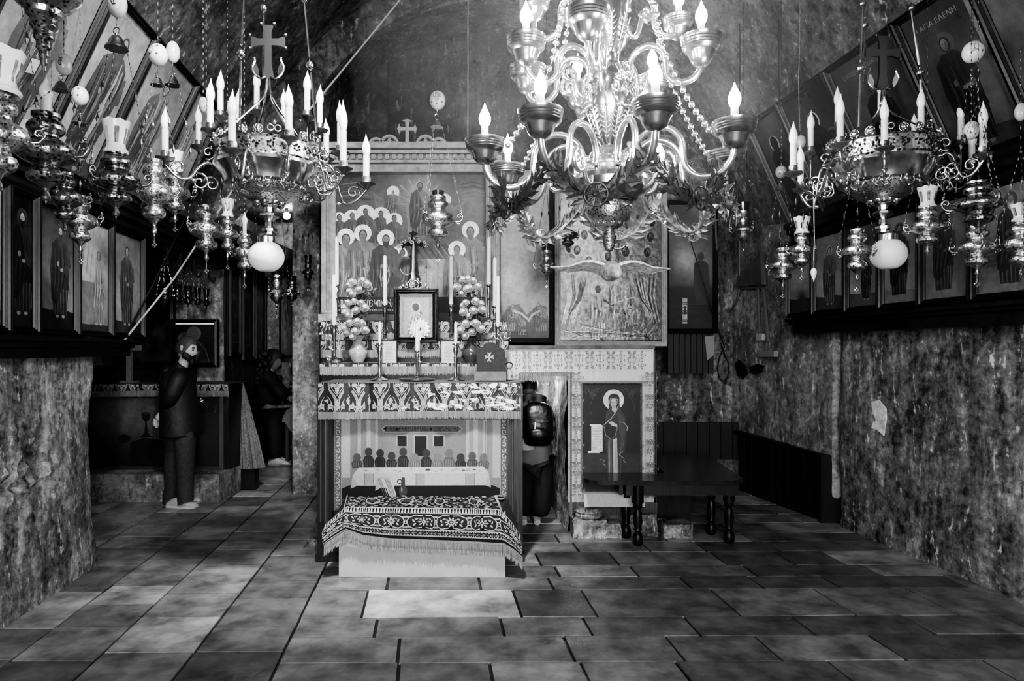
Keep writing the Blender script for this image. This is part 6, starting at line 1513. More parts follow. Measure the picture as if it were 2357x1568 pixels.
# flower vases
rosem = mat('white_rose', .62, .6, ns=40, na=.25); leafm = mat('leaf', .08, .5, ns=20, na=.6)
def rose(o, r, q):
    mb = MB(); mb.sph(o, (r*.55, r*.55, r*.6), 8, 6)
    for L_, (n, rr, hh) in enumerate(((3, .6, .75), (4, .85, .55), (5, 1.05, .3))):
        for k in range(n):
            a = 2*pi*k/n+L_*.7+q; vs = []
            for i in range(4):
                for j in range(4):
                    b = a+(j/3-.5)*2*pi/n*1.25; t_ = i/3; rad = r*rr*(.35+.65*math.sin(t_*pi*.62)); z = r*(-.6+hh*1.5*t_+.06*math.sin(j*2))
                    vs.append((o[0]+rad*math.cos(b), o[1]+rad*math.sin(b), o[2]+z))
            mb.add(vs, [(i*4+j, i*4+j+1, (i+1)*4+j+1, (i+1)*4+j) for i in range(3) for j in range(3)])
    return mb
def arrangement(vlab, rlab, x, z0, yv, Y, bunches, vm):
    o = V((P(x, 0, Y).x, Y, z0)); h = P(0, yv, Y).z-z0
    v = thing('flower_vase', vlab, 'vase', o); MB().lathe([(.045, 0), (.05, .01), (.075, h*.25), (.08, h*.4), (.06, h*.58), (.034, h*.75), (.04, h*.88), (.06, h), (.055, h), (.03, h*.76), (.05, h*.55)], o, 24).build('glass', vm, v, True)
    t = thing('rose_arrangement', rlab, 'flowers', o+V((0, 0, h)), 'tall arrangements of white roses'); q = random.Random(int(x))
    st = MB(); fo = MB(); top = o+V((0, 0, h*.5))
    cs = [P(a, b, Y) for a, b in bunches]; st.tube([top]+[c for c in cs[::-1]], .008, 5)
    for c in cs:
        for k in range(9):
            aa = 2*pi*k/9+q.uniform(-.3, .3); rr = .075*(1 if k < 7 else .25); d = V((rr*1.15*math.cos(aa), q.uniform(-.13, -.08), rr*.85*math.sin(aa))); p_ = c+d; r = q.uniform(.033, .043)
            rm = rose((0, 0, 0), r, q.uniform(0, 6)); qq = V((0, 0, 1)).rotation_difference(V((d.x*6, -1, .55+d.z*6))); rm.v = [tuple(p_+qq @ V(v)) for v in rm.v]
            rm.build('rose', rosem, t, True, 0); st.tube([c-V((0, 0, .08)), p_], .003, 4)
        for k in range(46):
            d = V((q.uniform(-1, 1), q.uniform(-.5, .9), q.uniform(-1, .9))); d.normalize(); a = c+d*q.uniform(.06, .12); b = a+d*q.uniform(.02, .05)+V((0, 0, q.uniform(-.02, .03))); s = d.cross(V((q.uniform(-1, 1), 1, q.uniform(-1, 1)))).normalized()*.012
            fo.add([a, (a+b)/2+s, b, (a+b)/2-s], [(0, 1, 2, 3)]); fo.tube([c, a], .0018, 3)
        for k in range(14):
            d = V((q.uniform(-.12, .12), q.uniform(-.1, 0), q.uniform(-.08, .09))); fo.sph(c+d, .008, 5, 4)
    st.build('stem', leafm, t); f_ = fo.build('foliage', leafm, t); f_['kind'] = 'stuff'
arrangement('round pale glass vase at the left of the lowest shelf', 'three tiers of white roses on the left of the altar', 824, T1, 772, 5.84, [(831, 664), (823, 712), (824, 758)], mat('vase_glass', .35, .15, ns=30, na=.3, coat=.5))
arrangement('dark flared glass vase at the right of the lowest shelf', 'three tiers of white roses on the right of the altar', 1084, T1, 778, 5.84, [(1077, 662), (1089, 711), (1086, 760)], mat('vase_dark', .06, .15, coat=.5))

# ------------------------------------------------------------------ bench table under the icon
bn = thing('bench_table', 'low dark bench table with turned legs at the foot of the standing icon', 'table', (1.45, 5.8, 0))
zt = .55
def legprof(h): return [(0, 0), (.03, 0), (.042, .02), (.045, .06), (.034, .1), (.022, .115), (.036, .13), (.03, .15), (.04, .2), (.034, .27), (.024, .3), (.038, .32), (.038, .35), (.05, .355), (.05, h)]
for x, y in ((P(1468, 0, 5.70).x, 5.70), (P(1678, 0, 5.76).x, 5.76), (P(1441, 0, 5.93).x, 5.93), (P(1637, 0, 6.03).x, 6.03), (1.72, 6.85)):
    MB().lathe(legprof(zt-.05), (x, y, 0), 18).build('leg', woodg, bn, True, 40)
a, b, c, d = P(1400, 0, 5.6).x, P(1690, 0, 5.62).x, P(1350, 0, 5.62).x, P(1702, 0, 5.75).x
out = [(a, 5.6), (b, 5.62), (b+.05, 5.66), (d+.02, 5.72), (2.0, 6.98), (1.34, 6.98), (1.34, 5.98), (.62, 5.98), (.6, 5.74), (.64, 5.66), (.7, 5.62)]
mb = MB(); mb.prism([(x, y, zt-.03) for x, y in out], (0, 0, .035)); mb.build('top', mat('bench_top', .03, .22, ns=7, na=.4, stretch=(1, 8, 1)), bn)
mb = MB(); mb.box(P(1440, 0, 5.68).x, P(1690, 0, 5.72).x, 5.68, 5.71, zt-.13, zt-.03); mb.box(d-.06, d-.03, 5.7, 6.9, zt-.13, zt-.03); mb.box(P(1432, 0, 5.68).x-.02, P(1432, 0, 5.68).x+.01, 5.7, 5.96, zt-.13, zt-.03); mb.build('apron', wood, bn)
mb = MB(); mb.box(P(1512, 0, 6.5).x, P(1590, 0, 6.5).x, 6.5, 6.85, 0, .3); mb.box(P(1512, 0, 6.5).x-.01, P(1590, 0, 6.5).x+.01, 6.49, 6.86, .3, .32); tag(mb.build('dark_crate', wood), 'dark wooden crate pushed under the bench table', 'crate')

# ------------------------------------------------------------------ side altar in the left alcove
YS = 7.6
sa = thing('side_altar', 'side altar in the left alcove with a dark chalice picture on its front', 'altar', P(370, 1090, YS))
XS_ = lambda px: P(px, 0, YS).x
mb = MB(); mb.box(-4.95, XS_(527), YS+.02, 8.15, .3, 1.24); mb.box(XS_(514), XS_(529), YS-.02, YS+.3, .08, 1.24); mb.box(XS_(440), XS_(514), YS-.01, YS+.3, .06, .32); mb.build('body', aw, sa)
p = Paint(lambda x, y: P(x, y, YS), (0, -1, 0), -1)
p.grid(140, 915, 508, 1076, 16, 10, blob([(310, 950, 60, .09), (400, 980, 60, .05), (250, 960, 60, .07)], .018))
p.ell(336, 953, 11, 5, .03); p.poly([(325, 954), (347, 954), (345, 965), (339, 970), (333, 970), (327, 965)], .012); p.poly([(334, 970), (338, 970), (340, 995), (346, 1003), (358, 1007), (318, 1007), (328, 1002), (333, 994)], .014); p.ell(285, 1010, 16, 10, .02); p.poly([(300, 1020), (330, 1008), (372, 1012), (390, 1030), (380, 1076), (300, 1076)], .012)
p.build('chalice_picture', paintm, sa)
mb = MB(); rectframe(mb, P(140, 1074, YS), (1, 0, 0), (0, 0, 1), (0, -1, 0), S(365, YS), S(158, YS), [(0, .004), (.012, .03), (.025, .02), (.04, .04), (.055, .03), (.06, 0)]); mb.build('moulding', mat('moulding_wood', .09, .3), sa)
clothtop('side_altar_cloth', 'narrow fringed cloth along the side altar in the alcove', 130, 527, 884, 903, 916, YS-.03, 8.1, .62, .5, .008, False)
film('plastic_cover', 'clear plastic sheet catching light on the corner of the side altar', 455, 905, 525, 950, YS-.09, 7, .02)
mb = MB(); mb.box(-5.2, XS_(530), 7.3, YS+.3, 0, .3); struct(mb.build('step_left', MATS['plaster_niche']))
m_ = MB(); m_.prism([P(429, 1090, 7.295), P(446, 1090, 7.295), P(446, 1118, 7.295), (P(440, 1126, 7.295)), P(433, 1112, 7.295)], (0, -.004, 0)); tag(m_.build('plaster_scrap', mat('scrap', .45, .8)), 'pale torn scrap on the step behind the bearded man', 'scrap')
mb = MB(); mb.box(-4.9, XS_(402), 7.95, 8.14, 1.245, 1.42); mb.box(-4.9, XS_(400), 7.9, 8.14, 1.42, 1.45); tag(mb.build('altar_ledge', wood), 'dark wooden ledge along the back of the side altar', 'ledge')
t = thing('wooden_cross', 'plain wooden standing cross at the left end of the side altar', 'cross', P(298, 866, 7.85)); wl = mat('light_wood', .16, .55, ns=20, na=.3, stretch=(6, 6, .8)); Yc = 7.85
mb = MB(); zb_ = 1.246; o = P(298, 0, Yc).x; ztop = P(0, 778, Yc).z
mb.box(o-.028, o+.028, Yc-.02, Yc+.02, zb_+.03, ztop); mb.build('upright', wl, t)
mb = MB(); mb.box(o-.16, o+.155, Yc-.035, Yc-.02, P(0, 807, Yc).z, P(0, 795, Yc).z); mb.build('arm', wl, t)
mb = MB(); mb.box(o-.08, o+.08, Yc-.06, Yc+.06, zb_, zb_+.03); mb.build('foot', wl, t)
t = thing('draped_stand', 'narrow stand hidden under a long pleated brocade cloth', 'stand', P(565, 1090, 8.0)); o = V((P(566, 0, 8.).x, 8.0, 0)); zz = lambda y: P(0, y, 8.).z
mb = MB(); n = 60; vs = []
rows = [(880, 548, 560), (900, 545, 566), (940, 541, 576), (1000, 536, 590), (1002, 535, 592), (1040, 533, 600), (1076, 531, 608)]
for y, a, b in rows:
    c_, r_ = (P(a, 0, 8.).x+P(b, 0, 8.).x)/2, S(b-a, 8.)/2
    for k in range(n):
        w_ = 2*pi*k/n; q_ = 1+.09*math.cos(k*pi/2.5*2)*min(1, (y-880)/80); vs.append((c_+r_*q_*math.cos(w_), 8.0+r_*.6*q_*math.sin(w_), zz(y)))
mb.add(vs, [(j*n+(k+1) % n, j*n+k, (j+1)*n+k, (j+1)*n+(k+1) % n) for j in range(len(rows)-1) for k in range(n)]+[tuple(range(n))]); mb.build('pleated_cloth', mat('pleated_brocade', .16, .7, ns=70, na=.6, bs=80, bd=.4), t, True, 60)
mb = MB(); mb.box(o.x-.12, o.x+.12, 7.95, 8.1, 0, zz(1070)); mb.build('base', wood, t)
t = thing('small_table', 'small table with a hanging cloth at the back of the left passage', 'table', P(690, 1060, 9.1)); xt = P(690, 0, 9.1).x
mb = MB(); mb.box(xt-.24, xt+.3, 8.95, 9.4, .86, .9); mb.build('top', wood, t)
for x in (xt-.13, xt+.27):
    for y in (9.0, 9.35): mb = MB(); mb.box(x-.02, x+.02, y-.02, y+.02, .12, .86); mb.build('leg', mat('pale_leg', .05, .6), t)
mb = MB(); mb.add([(xt-.24, 8.94, .905), (xt+.02, 8.94, .905), (xt+.04, 8.93, .62), (xt-.06, 8.93, .55), (xt-.14, 8.935, .68), (xt-.24, 8.935, .7)], [(0, 5, 4, 3, 2, 1)]); mb.add([(xt-.24, 8.94, .905), (xt+.02, 8.94, .905), (xt+.02, 9.3, .905), (xt-.24, 9.3, .905)], [(0, 1, 2, 3)]); mb.build('table_cloth', mat('small_cloth', .2, .8, ns=60, na=.5), t)
# ------------------------------------------------------------------ people
def skin(nodes, edges, root, sub=2):
    """grow one smooth surface round a jointed skeleton: nodes {name: (point, radius)}"""
    names = list(nodes); ix = {n: i for i, n in enumerate(names)}
    me = bpy.data.meshes.new('grow'); me.from_pydata([tuple(nodes[n][0]) for n in names], [(ix[a], ix[b]) for a, b in edges], [])
    o = bpy.data.objects.new('grow', me); C.objects.link(o); o.modifiers.new('s', 'SKIN')
    for i, n in enumerate(names):
        r = nodes[n][1]; d = me.skin_vertices[0].data[i]; d.radius = r if isinstance(r, tuple) else (r, r); d.use_root = (n == root)
    o.modifiers.new('d', 'SUBSURF').levels = sub; o.modifiers['d'].render_levels = sub
    bpy.context.view_layer.update(); ev = bpy.data.meshes.new_from_object(o.evaluated_get(bpy.context.evaluated_depsgraph_get()))
    mb = MB(); mb.add([v.co for v in ev.vertices], [tuple(p.vertices) for p in ev.polygons])
    bpy.data.objects.remove(o); bpy.data.meshes.remove(me); bpy.data.meshes.remove(ev)
    return mb
def headmesh(mb, c, f, u, k=1., nu=28, nv=22):
    """head with brow, nose, lips, chin, ears; c centre, f facing, u up"""
    f = V(f).normalized(); u = V(u); u = (u-f*u.dot(f)).normalized(); s = u.cross(f)
    vs = []
    for j in range(nv+1):
        t = pi*j/nv
        for i in range(nu):
            a = 2*pi*i/nu; x, y, z = math.sin(t)*math.cos(a), math.sin(t)*math.sin(a), -math.cos(t)   # x forward, y side, z up
            X, Y_, Z_ = .098*x, .078*y, .122*z
            if x > 0:
                g = lambda y0, z0, w, h_: math.exp(-((y-y0)/w)**2-((z-z0)/h_)**2)
                X += .026*g(0, -.12, .13, .16)+.008*g(0, .05, .09, .2)-.012*(g(.33, .08, .16, .12)+g(-.33, .08, .16, .12))+.007*g(0, .22, .6, .1)+.009*g(0, -.46, .25, .06)+.01*g(0, -.78, .25, .15)
            if z < -.2: Y_ *= 1-.22*(-z-.2); X -= .012*(-z-.2)*(1 if x < 0 else .3)
            vs.append(V(c)+(f*X+s*Y_+u*Z_)*k)
    mb.add(vs, [(j*nu+i, j*nu+(i+1) % nu, (j+1)*nu+(i+1) % nu, (j+1)*nu+i) for j in range(nv) for i in range(nu)])
    for sg in (-1, 1):
        mb.sph(V(c)+(s*sg*.08-f*.008-u*.01)*k, .018*k, 8, 6, q=None); mb.sph(V(c)+(s*sg*.083-f*.012+u*.012)*k, .02*k, 8, 6)
    return f, u, s
def haircap(c, f, u, s, k, back=.0, vol=1.06, front=.35, low=-.25, seed=0):
    mb = MB(); nu, nv = 26, 16; vs = []
    for j in range(nv+1):
        for i in range(nu):
            a = 2*pi*i/nu; x0 = math.cos(a); lim = low if x0 < .2 else low+(front-low)*min(1, (x0-.2)/.5)
            tz = math.acos(max(-1, min(1, lim))); t = tz*j/nv; x, y, z = math.sin(t)*math.cos(a), math.sin(t)*math.sin(a), math.cos(t)
            w = vol+.035*noise.noise(V((x*7+seed, y*7, z*7)))
            vs.append(V(c)+(f*(.098*x*w-.004-back*max(0, -x))+s*.08*y*w+u*.122*z*w)*k)
    mb.add(vs, [(j*nu+i, (j+1)*nu+i, (j+1)*nu+(i+1) % nu, j*nu+(i+1) % nu) for j in range(nv) for i in range(nu)]); return mb
def hand(mb, w, d, pn, k=1., curl=.5, thumb=1):
    """palm at w pointing along d, palm normal pn; four unequal bent fingers and a thumb from the side"""
    w, d, pn = V(w), V(d).normalized(), V(pn); pn = (pn-d*pn.dot(d)).normalized(); s = d.cross(pn)
    mb.tube([w-d*.02*k, w+d*.02*k, w+d*.05*k, w+d*.085*k], [.024*k, .03*k, .034*k, .03*k], 10, flat=.6)
    for i, (o, L) in enumerate(((-.03, .066), (-.01, .075), (.011, .07), (.03, .055))):
        b = w+d*.078*k+s*o*k; pts = [b]; dr = d.copy()
        for j, fr in enumerate((.42, .32, .26)):
            dr = (dr+pn*curl*(.5+.35*j)).normalized(); pts.append(pts[-1]+dr*L*fr*1.15*k)
        mb.tube(pts, [.0098*k, .0092*k, .0084*k, .006*k], 7)
    b = w+d*.02*k+s*(-.028)*thumb*k
    mb.tube([b, b+(d*.5-s*thumb*.8+pn*.2).normalized()*.035*k, b+(d*.75-s*thumb*.6+pn*.45).normalized()*.066*k], [.013*k, .011*k, .008*k], 7)
def shoe(mb, heel, d, L=.29, k=1.):
    d = V(d).normalized(); s = V((0, 0, 1)).cross(d); h = V(heel)
    prof = [(-.01, .03, .05, 0), (.04, .037, .085, 0), (.09, .038, .105, 0), (.13, .04, .1, 0), (.18, .046, .075, 0), (.23, .048, .056, 0), (.27, .04, .043, 0), (.295, .02, .025, .006)]
    n = 12; vs = []
    for x, w_, hh, z0 in prof:
        for i in range(n):
            a = 2*pi*i/n; y = w_*math.cos(a)*(1 if abs(math.cos(a)) < .9 else 1.02); z = hh*(.5+.5*math.sin(a)) if math.sin(a) > -.6 else z0
            vs.append(h+(d*x*L/.29+s*y)*k+V((0, 0, max(z0, z)*k)))
    mb.add(vs, [(j*n+i, (j+1)*n+i, (j+1)*n+(i+1) % n, j*n+(i+1) % n) for j in range(len(prof)-1) for i in range(n)]+[tuple(range(n)), tuple((len(prof)-1)*n+i for i in range(n))[::-1]])
skinm = mat('skin', .5, .5, ns=20, na=.15); skind = mat('skin_shade', .2, .55)
cloth_k = mat('black_jacket', .012, .65, ns=30, na=.4, bs=14, bd=.5, dist=.02); jean = mat('dark_trousers', .045, .8, ns=50, na=.4, bs=12, bd=.5, dist=.02); hairk = mat('dark_hair', .02, .6, ns=60, na=.5); hairb = mat('brown_hair', .07, .6, ns=90, na=.6); sneaker = mat('light_shoe', .42, .6, ns=60, na=.4); black = mat('black_cloth', .008, .75, ns=20, na=.4)

# the bearded man in profile
YM = 7.17
W = lambda x, y, d=0: P(x, y, YM+d)
pm = thing('person', 'bearded man in a black hooded jacket standing in profile, hands held behind him', 'person', P(412, 1167, YM))
N = {'pel': (W(413, 985), .1), 'belly': (W(412, 940), .1), 'chest': (W(410, 885), .1), 'neck0': (W(416, 848), .075), 'neck': (W(424, 832), .055), 'head': (W(431, 812), .05),
     'shn': (W(412, 865, -.17), .06), 'eln': (W(392, 915, -.2), .045), 'wrn': (W(376, 948, -.08), .03), 'shf': (W(414, 865, .17), .06), 'elf': (W(396, 915, .2), .045), 'wrf': (W(378, 952, .06), .03),
     'hin': (W(424, 1000, -.09), .07), 'knn': (W(424, 1075, -.09), .065), 'ann': (W(424, 1150, -.09), .045), 'hif': (W(405, 1000, .09), .07), 'knf': (W(398, 1075, .1), .065), 'anf': (W(393, 1146, .1), .045)}
E_ = [('pel', 'belly'), ('belly', 'chest'), ('chest', 'neck0'), ('neck0', 'neck'), ('neck', 'head'), ('chest', 'shn'), ('shn', 'eln'), ('eln', 'wrn'), ('chest', 'shf'), ('shf', 'elf'), ('elf', 'wrf'), ('pel', 'hin'), ('hin', 'knn'), ('knn', 'ann'), ('pel', 'hif'), ('hif', 'knf'), ('knf', 'anf')]
mb = skin(N, E_, 'pel'); hc = W(431, 803); f, u, s = headmesh(mb, hc, (1, -.12, -.3), (.25, 0, 1), 1.0)
hand(mb, W(373, 950, -.12), (-.6, .1, -.8), (.8, 0, -.5), 1.15, .5, 1); hand(mb, W(377, 953, .04), (-.6, -.5, -.5), (.6, -.2, -.6), 1.0, .5, -1)
mb.build('body', skinm, pm, True, 0)
haircap(hc, f, u, s, 1.03, .012, 1.1, .5, -.42, 2).build('hair', hairb, pm, True, 0)
mb = MB()
for i in range(11):
    a = -1.5+3*i/10; o = hc+f*(.072*math.cos(a*.75))+s*.066*math.sin(a)-u*(.075+.012*math.cos(a*2)); mb.sph(o, (.03, .03, .04), 8, 6)
mb.sph(hc+f*.088-u*.112, (.03, .032, .04), 8, 6); mb.sph(hc+f*.104-u*.05, (.012, .03, .01), 8, 5); mb.build('beard', hairk, pm, True, 0)
mb = MB()
for sg in (-1, 1): mb.sph(hc+f*.082+s*sg*.03+u*.01, .011, 8, 6)
mb.build('eye', mat('eye', .05, .2), pm, True)
mb = MB()
for sg in (-1, 1): mb.tube([hc+f*.09+s*sg*.012+u*.032, hc+f*.09+s*sg*.03+u*.038, hc+f*.078+s*sg*.048+u*.03], .005, 5)
mb.build('eyebrow', hairk, pm, True)
mb = MB()
def worn(mb, rows, flat=1., n=18): mb.tube([r[0] for r in rows], [r[1] for r in rows], n, flat=flat, sm=3)
worn(mb, [(W(417, 1003), .205), (W(416, 985), .2), (W(413, 950), .188), (W(410, 910), .18), (W(409, 880), .172), (W(411, 860), .13), (W(417, 844), .075), (W(421, 838), .066)], 1.15)
for sg in (-1, 1): worn(mb, [(W(411, 862, sg*.12), .075), (W(411, 872, sg*.19), .092), (W(399, 898, sg*.235), .08), (W(391, 917, sg*.23), .076), (W(383, 934, sg*.15), .06), (W(376, 946, sg*.08-.03), .045)], 1)
mb.sph(W(390, 853), (.09, .12, .06), 14, 10); mb.tube([W(378, 848, -.05), W(374, 868, 0), W(384, 880, .03)], [.03, .06, .03], 8)
mb.build('jacket', cloth_k, pm, True, 0)
mb = MB()
for sg, x in ((-1, 426), (1, 404)):
    k_ = 426 if sg < 0 else 398; e_ = 427 if sg < 0 else 393
    worn(mb, [(W(414, 960, sg*.03), .13), (W(x*.5+207, 985, sg*.07), .115), (W(x, 1015, sg*.085), .108), (W(k_, 1072, sg*.09), .09), (W(k_, 1115, sg*.09), .082), (W(e_, 1150, sg*.09), .08), (W(e_+1, 1157, sg*.09), .082)], 1)
mb.build('trousers', jean, pm, True, 0)
for h_, d_ in ((V((P(398, 0, YM).x, YM-.09, 0)), (1, -.08, 0)), (V((P(379, 0, YM).x, YM+.11, 0)), (1, .1, 0))):
    mb = MB(); shoe(mb, h_, d_, .3, 1.05); ob = mb.build('shoe', sneaker, pm, True, 50)
    mb = MB(); n_ = V((-V(d_).y, V(d_).x, 0)).normalized(); d2 = V(d_).normalized(); mb.prism([h_+d2*x+n_*y for x, y in ((-.012, -.03), (.1, -.042), (.22, -.054), (.3, -.03), (.315, 0), (.3, .03), (.22, .054), (.1, .042), (-.012, .03))], (0, 0, .022)); mb.build('sole', mat('shoe_sole', .5, .6), ob)
mb = MB(); c_ = W(374, 968, -.05); mb.tube([c_+V((-.06, 0, .02)), c_, c_+V((.06, 0, -.005))], [.012, .03, .012], 10); tag(mb.build('hat', black, None, True), 'dark cap held in the bearded man\'s hands behind his back', 'cap')

# the curly haired woman farther back
YW = 9.05
W2 = lambda x, y, d=0: P(x, y, YW+d)
pw = thing('person', 'woman with long curly dark hair leaning towards the small table, light shoes', 'person', V((P(625, 0, YW).x, YW, .12)))
N = {'pel': (W2(622, 945), .15), 'belly': (W2(616, 915), .13), 'chest': (W2(612, 880), .13), 'neck': (W2(622, 853), .055), 'head': (W2(629, 842), .05), 'sn': (W2(618, 868, -.16), .06), 'en': (W2(640, 905, -.18), .045), 'wn': (W2(664, 917, -.12), .03), 'sf': (W2(620, 868, .16), .06), 'ef': (W2(645, 900, .17), .045), 'wf': (W2(668, 914, .1), .03), 'hn': (W2(628, 960, -.09), .1), 'kn': (W2(632, 1010, -.09), .075), 'an': (W2(632, 1058, -.09), .05), 'hf': (W2(616, 960, .09), .1), 'kf': (W2(618, 1010, .09), .075), 'af': (W2(620, 1058, .09), .05)}
EE = [('pel', 'belly'), ('belly', 'chest'), ('chest', 'neck'), ('neck', 'head'), ('chest', 'sn'), ('sn', 'en'), ('en', 'wn'), ('chest', 'sf'), ('sf', 'ef'), ('ef', 'wf'), ('pel', 'hn'), ('hn', 'kn'), ('kn', 'an'), ('pel', 'hf'), ('hf', 'kf'), ('kf', 'af')]
mb = skin(N, EE, 'pel'); hc = W2(630, 832); f, u, s = headmesh(mb, hc, (1, -.2, -.15), (.1, 0, 1), 1.); hand(mb, W2(664, 917, -.12), (1, 0, -.3), (0, 0, -1)); hand(mb, W2(668, 914, .1), (1, 0, -.3), (0, 0, -1), 1, .5, -1); mb.build('body', skind, pw, True, 0)
mb = haircap(hc, f, u, s, 1.1, .05, 1.25, .35, -.6, 5); q = random.Random(3)
for k in range(70):
    a = q.uniform(1.2, 5.1); z = q.uniform(-.34, .1); r_ = .12+.05*q.random()+(.03 if z < -.1 else 0); mb.sph(hc+f*math.cos(a)*r_-f*.03+s*math.sin(a)*r_*.9+V((0, 0, z)), q.uniform(.03, .05), 6, 5)
mb.build('hair', hairk, pw, True, 0)
K = {k: (v[0], (v[1]+.045) if not isinstance(v[1], tuple) else v[1]) for k, v in N.items()}
skin({k: K[k] for k in ('pel', 'belly', 'chest', 'sn', 'en', 'wn', 'sf', 'ef', 'wf')}, [e for e in EE if e[0] in ('pel', 'belly', 'chest', 'sn', 'en', 'sf', 'ef') and e[1] in ('belly', 'chest', 'sn', 'en', 'wn', 'sf', 'ef', 'wf')], 'pel').build('coat', black, pw, True, 0)
skin({k: K[k] for k in ('pel', 'hn', 'kn', 'an', 'hf', 'kf', 'af')}, [e for e in EE if e[0] in ('pel', 'hn', 'kn', 'hf', 'kf') and e[1] in ('hn', 'kn', 'an', 'hf', 'kf', 'af')], 'pel').build('trousers', black, pw, True, 0)
for dy in (-.09, .09):
    mb = MB(); shoe(mb, (P(626 if dy < 0 else 616, 0, YW).x, YW+dy, .12), (1, -.1, 0)); mb.build('shoe', sneaker, pw, True, 50)
# dark standing person half hidden by the altar
YD = 9.2
W3 = lambda x, y, d=0: P(x, y, YD+d)
pd = thing('person', 'dark standing figure half hidden behind the left edge of the altar', 'person', V((P(727, 0, YD).x, YD, .12)))
N = {'pel': (W3(727, 925), .15), 'belly': (W3(727, 890), .14), 'chest': (W3(727, 840), .16), 'neck': (W3(731, 800), .06), 'head': (W3(735, 785), .05), 'sn': (W3(718, 822, -.16), .065), 'en': (W3(716, 872, -.2), .05), 'wn': (W3(722, 915, -.2), .035), 'sf': (W3(740, 822, .16), .065), 'ef': (W3(745, 872, .2), .05), 'wf': (W3(745, 915, .18), .035), 'hn': (W3(722, 945, -.09), .1), 'kn': (W3(722, 1015, -.09), .075), 'an': (W3(722, 1078, -.09), .05), 'hf': (W3(733, 945, .09), .1), 'kf': (W3(733, 1015, .09), .075), 'af': (W3(733, 1078, .09), .05)}
mb = skin(N, EE, 'pel'); hc = W3(735, 776); f, u, s = headmesh(mb, hc, (1, .4, -.05), (0, 0, 1)); hand(mb, W3(722, 915, -.2), (0, 0, -1), (1, 0, 0)); hand(mb, W3(745, 915, .18), (0, 0, -1), (1, 0, 0), 1, .4, -1); mb.build('body', skind, pd, True, 0)
haircap(hc, f, u, s, 1.06, .01, 1.1, .4, -.5, 8).build('hair', hairk, pd, True, 0)
K = {k: (v[0], v[1]+.035) for k, v in N.items()}
greyd = mat('grey_jumper', .02, .85, ns=20, na=.3)
skin({k: K[k] for k in ('pel', 'belly', 'chest', 'sn', 'en', 'wn', 'sf', 'ef', 'wf')}, [e for e in EE if e[0] in ('pel', 'belly', 'chest', 'sn', 'en', 'sf', 'ef') and e[1] in ('belly', 'chest', 'sn', 'en', 'wn', 'sf', 'ef', 'wf')], 'pel').build('jumper', greyd, pd, True, 0)
skin({k: K[k] for k in ('pel', 'hn', 'kn', 'an', 'hf', 'kf', 'af')}, [e for e in EE if e[0] in ('pel', 'hn', 'kn', 'hf', 'kf') and e[1] in ('hn', 'kn', 'an', 'hf', 'kf', 'af')], 'pel').build('trousers', black, pd, True, 0)
for dy in (-.09, .09): mb = MB(); shoe(mb, (P(716, 0, YD).x, YD+dy, .12), (1, .3, 0)); mb.build('shoe', black, pd, True, 50)
# stooping person in a striped top
YP = 9.7
W4 = lambda x, y, d=0: P(x, y, YP+d)
ps = thing('person', 'person in a bold striped top bending over behind the small table', 'person', V((P(695, 0, YP).x, YP, .12)))
N = {'pel': (W4(702, 945), .13), 'belly': (W4(699, 920), .12), 'chest': (W4(692, 892), .13), 'neck': (W4(688, 872), .05), 'head': (W4(686, 862), .045), 'sn': (W4(678, 888, -.05), .055), 'en': (W4(674, 915, -.16), .045), 'wn': (W4(684, 926, -.2), .03), 'sf': (W4(706, 888, .05), .055), 'ef': (W4(712, 915, -.05), .045), 'wf': (W4(702, 926, -.18), .03), 'hn': (W4(698, 965, 0), .09), 'kn': (W4(696, 1015, -.08), .07), 'an': (W4(696, 1062, 0), .045), 'hf': (W4(710, 965, 0), .09), 'kf': (W4(712, 1015, -.08), .07), 'af': (W4(712, 1062, 0), .045)}
mb = skin(N, EE, 'pel'); hc = W4(686, 858, -.04); f, u, s = headmesh(mb, hc, (-.3, -.7, -.6), (0, -.5, 1)); hand(mb, W4(684, 926, -.2), (.3, -1, -.2), (0, 0, -1), .9); hand(mb, W4(702, 926, -.18), (-.3, -1, -.2), (0, 0, -1), .9, .5, -1); mb.build('body', skind, ps, True, 0)
haircap(hc, f, u, s, 1.08, .02, 1.15, .3, -.5, 4).build('hair', hairk, ps, True, 0)
K = {k: (v[0], v[1]+.035) for k, v in N.items()}
Ms = bpy.data.materials.new('striped_knit'); Ms.use_nodes = True; nt = Ms.node_tree; tc = nd(nt, 'ShaderNodeTexCoord'); wv = nd(nt, 'ShaderNodeTexWave', i_Scale=5.5, i_Distortion=2.5); wv.bands_direction = 'Z'; wv.inputs['Detail Scale'].default_value = .8
cr = nd(nt, 'ShaderNodeValToRGB'); cr.color_ramp.interpolation = 'CONSTANT'; cr.color_ramp.elements[0].color = g3(.01); cr.color_ramp.elements[1].position = .55; cr.color_ramp.elements[1].color = g3(.42)
nt.links.new(tc.outputs['Object'], wv.inputs[0]); nt.links.new(wv.outputs['Fac'], cr.inputs[0]); nt.links.new(cr.outputs[0], nt.nodes['Principled BSDF'].inputs['Base Color'])
skin({k: K[k] for k in ('pel', 'belly', 'chest', 'sn', 'en', 'wn', 'sf', 'ef', 'wf')}, [e for e in EE if e[0] in ('pel', 'belly', 'chest', 'sn', 'en', 'sf', 'ef') and e[1] in ('belly', 'chest', 'sn', 'en', 'wn', 'sf', 'ef', 'wf')], 'pel').build('striped_top', Ms, ps, True, 0)
skin({k: K[k] for k in ('pel', 'hn', 'kn', 'an', 'hf', 'kf', 'af')}, [e for e in EE if e[0] in ('pel', 'hn', 'kn', 'hf', 'kf') and e[1] in ('hn', 'kn', 'an', 'hf', 'kf', 'af')], 'pel').build('trousers', black, ps, True, 0)
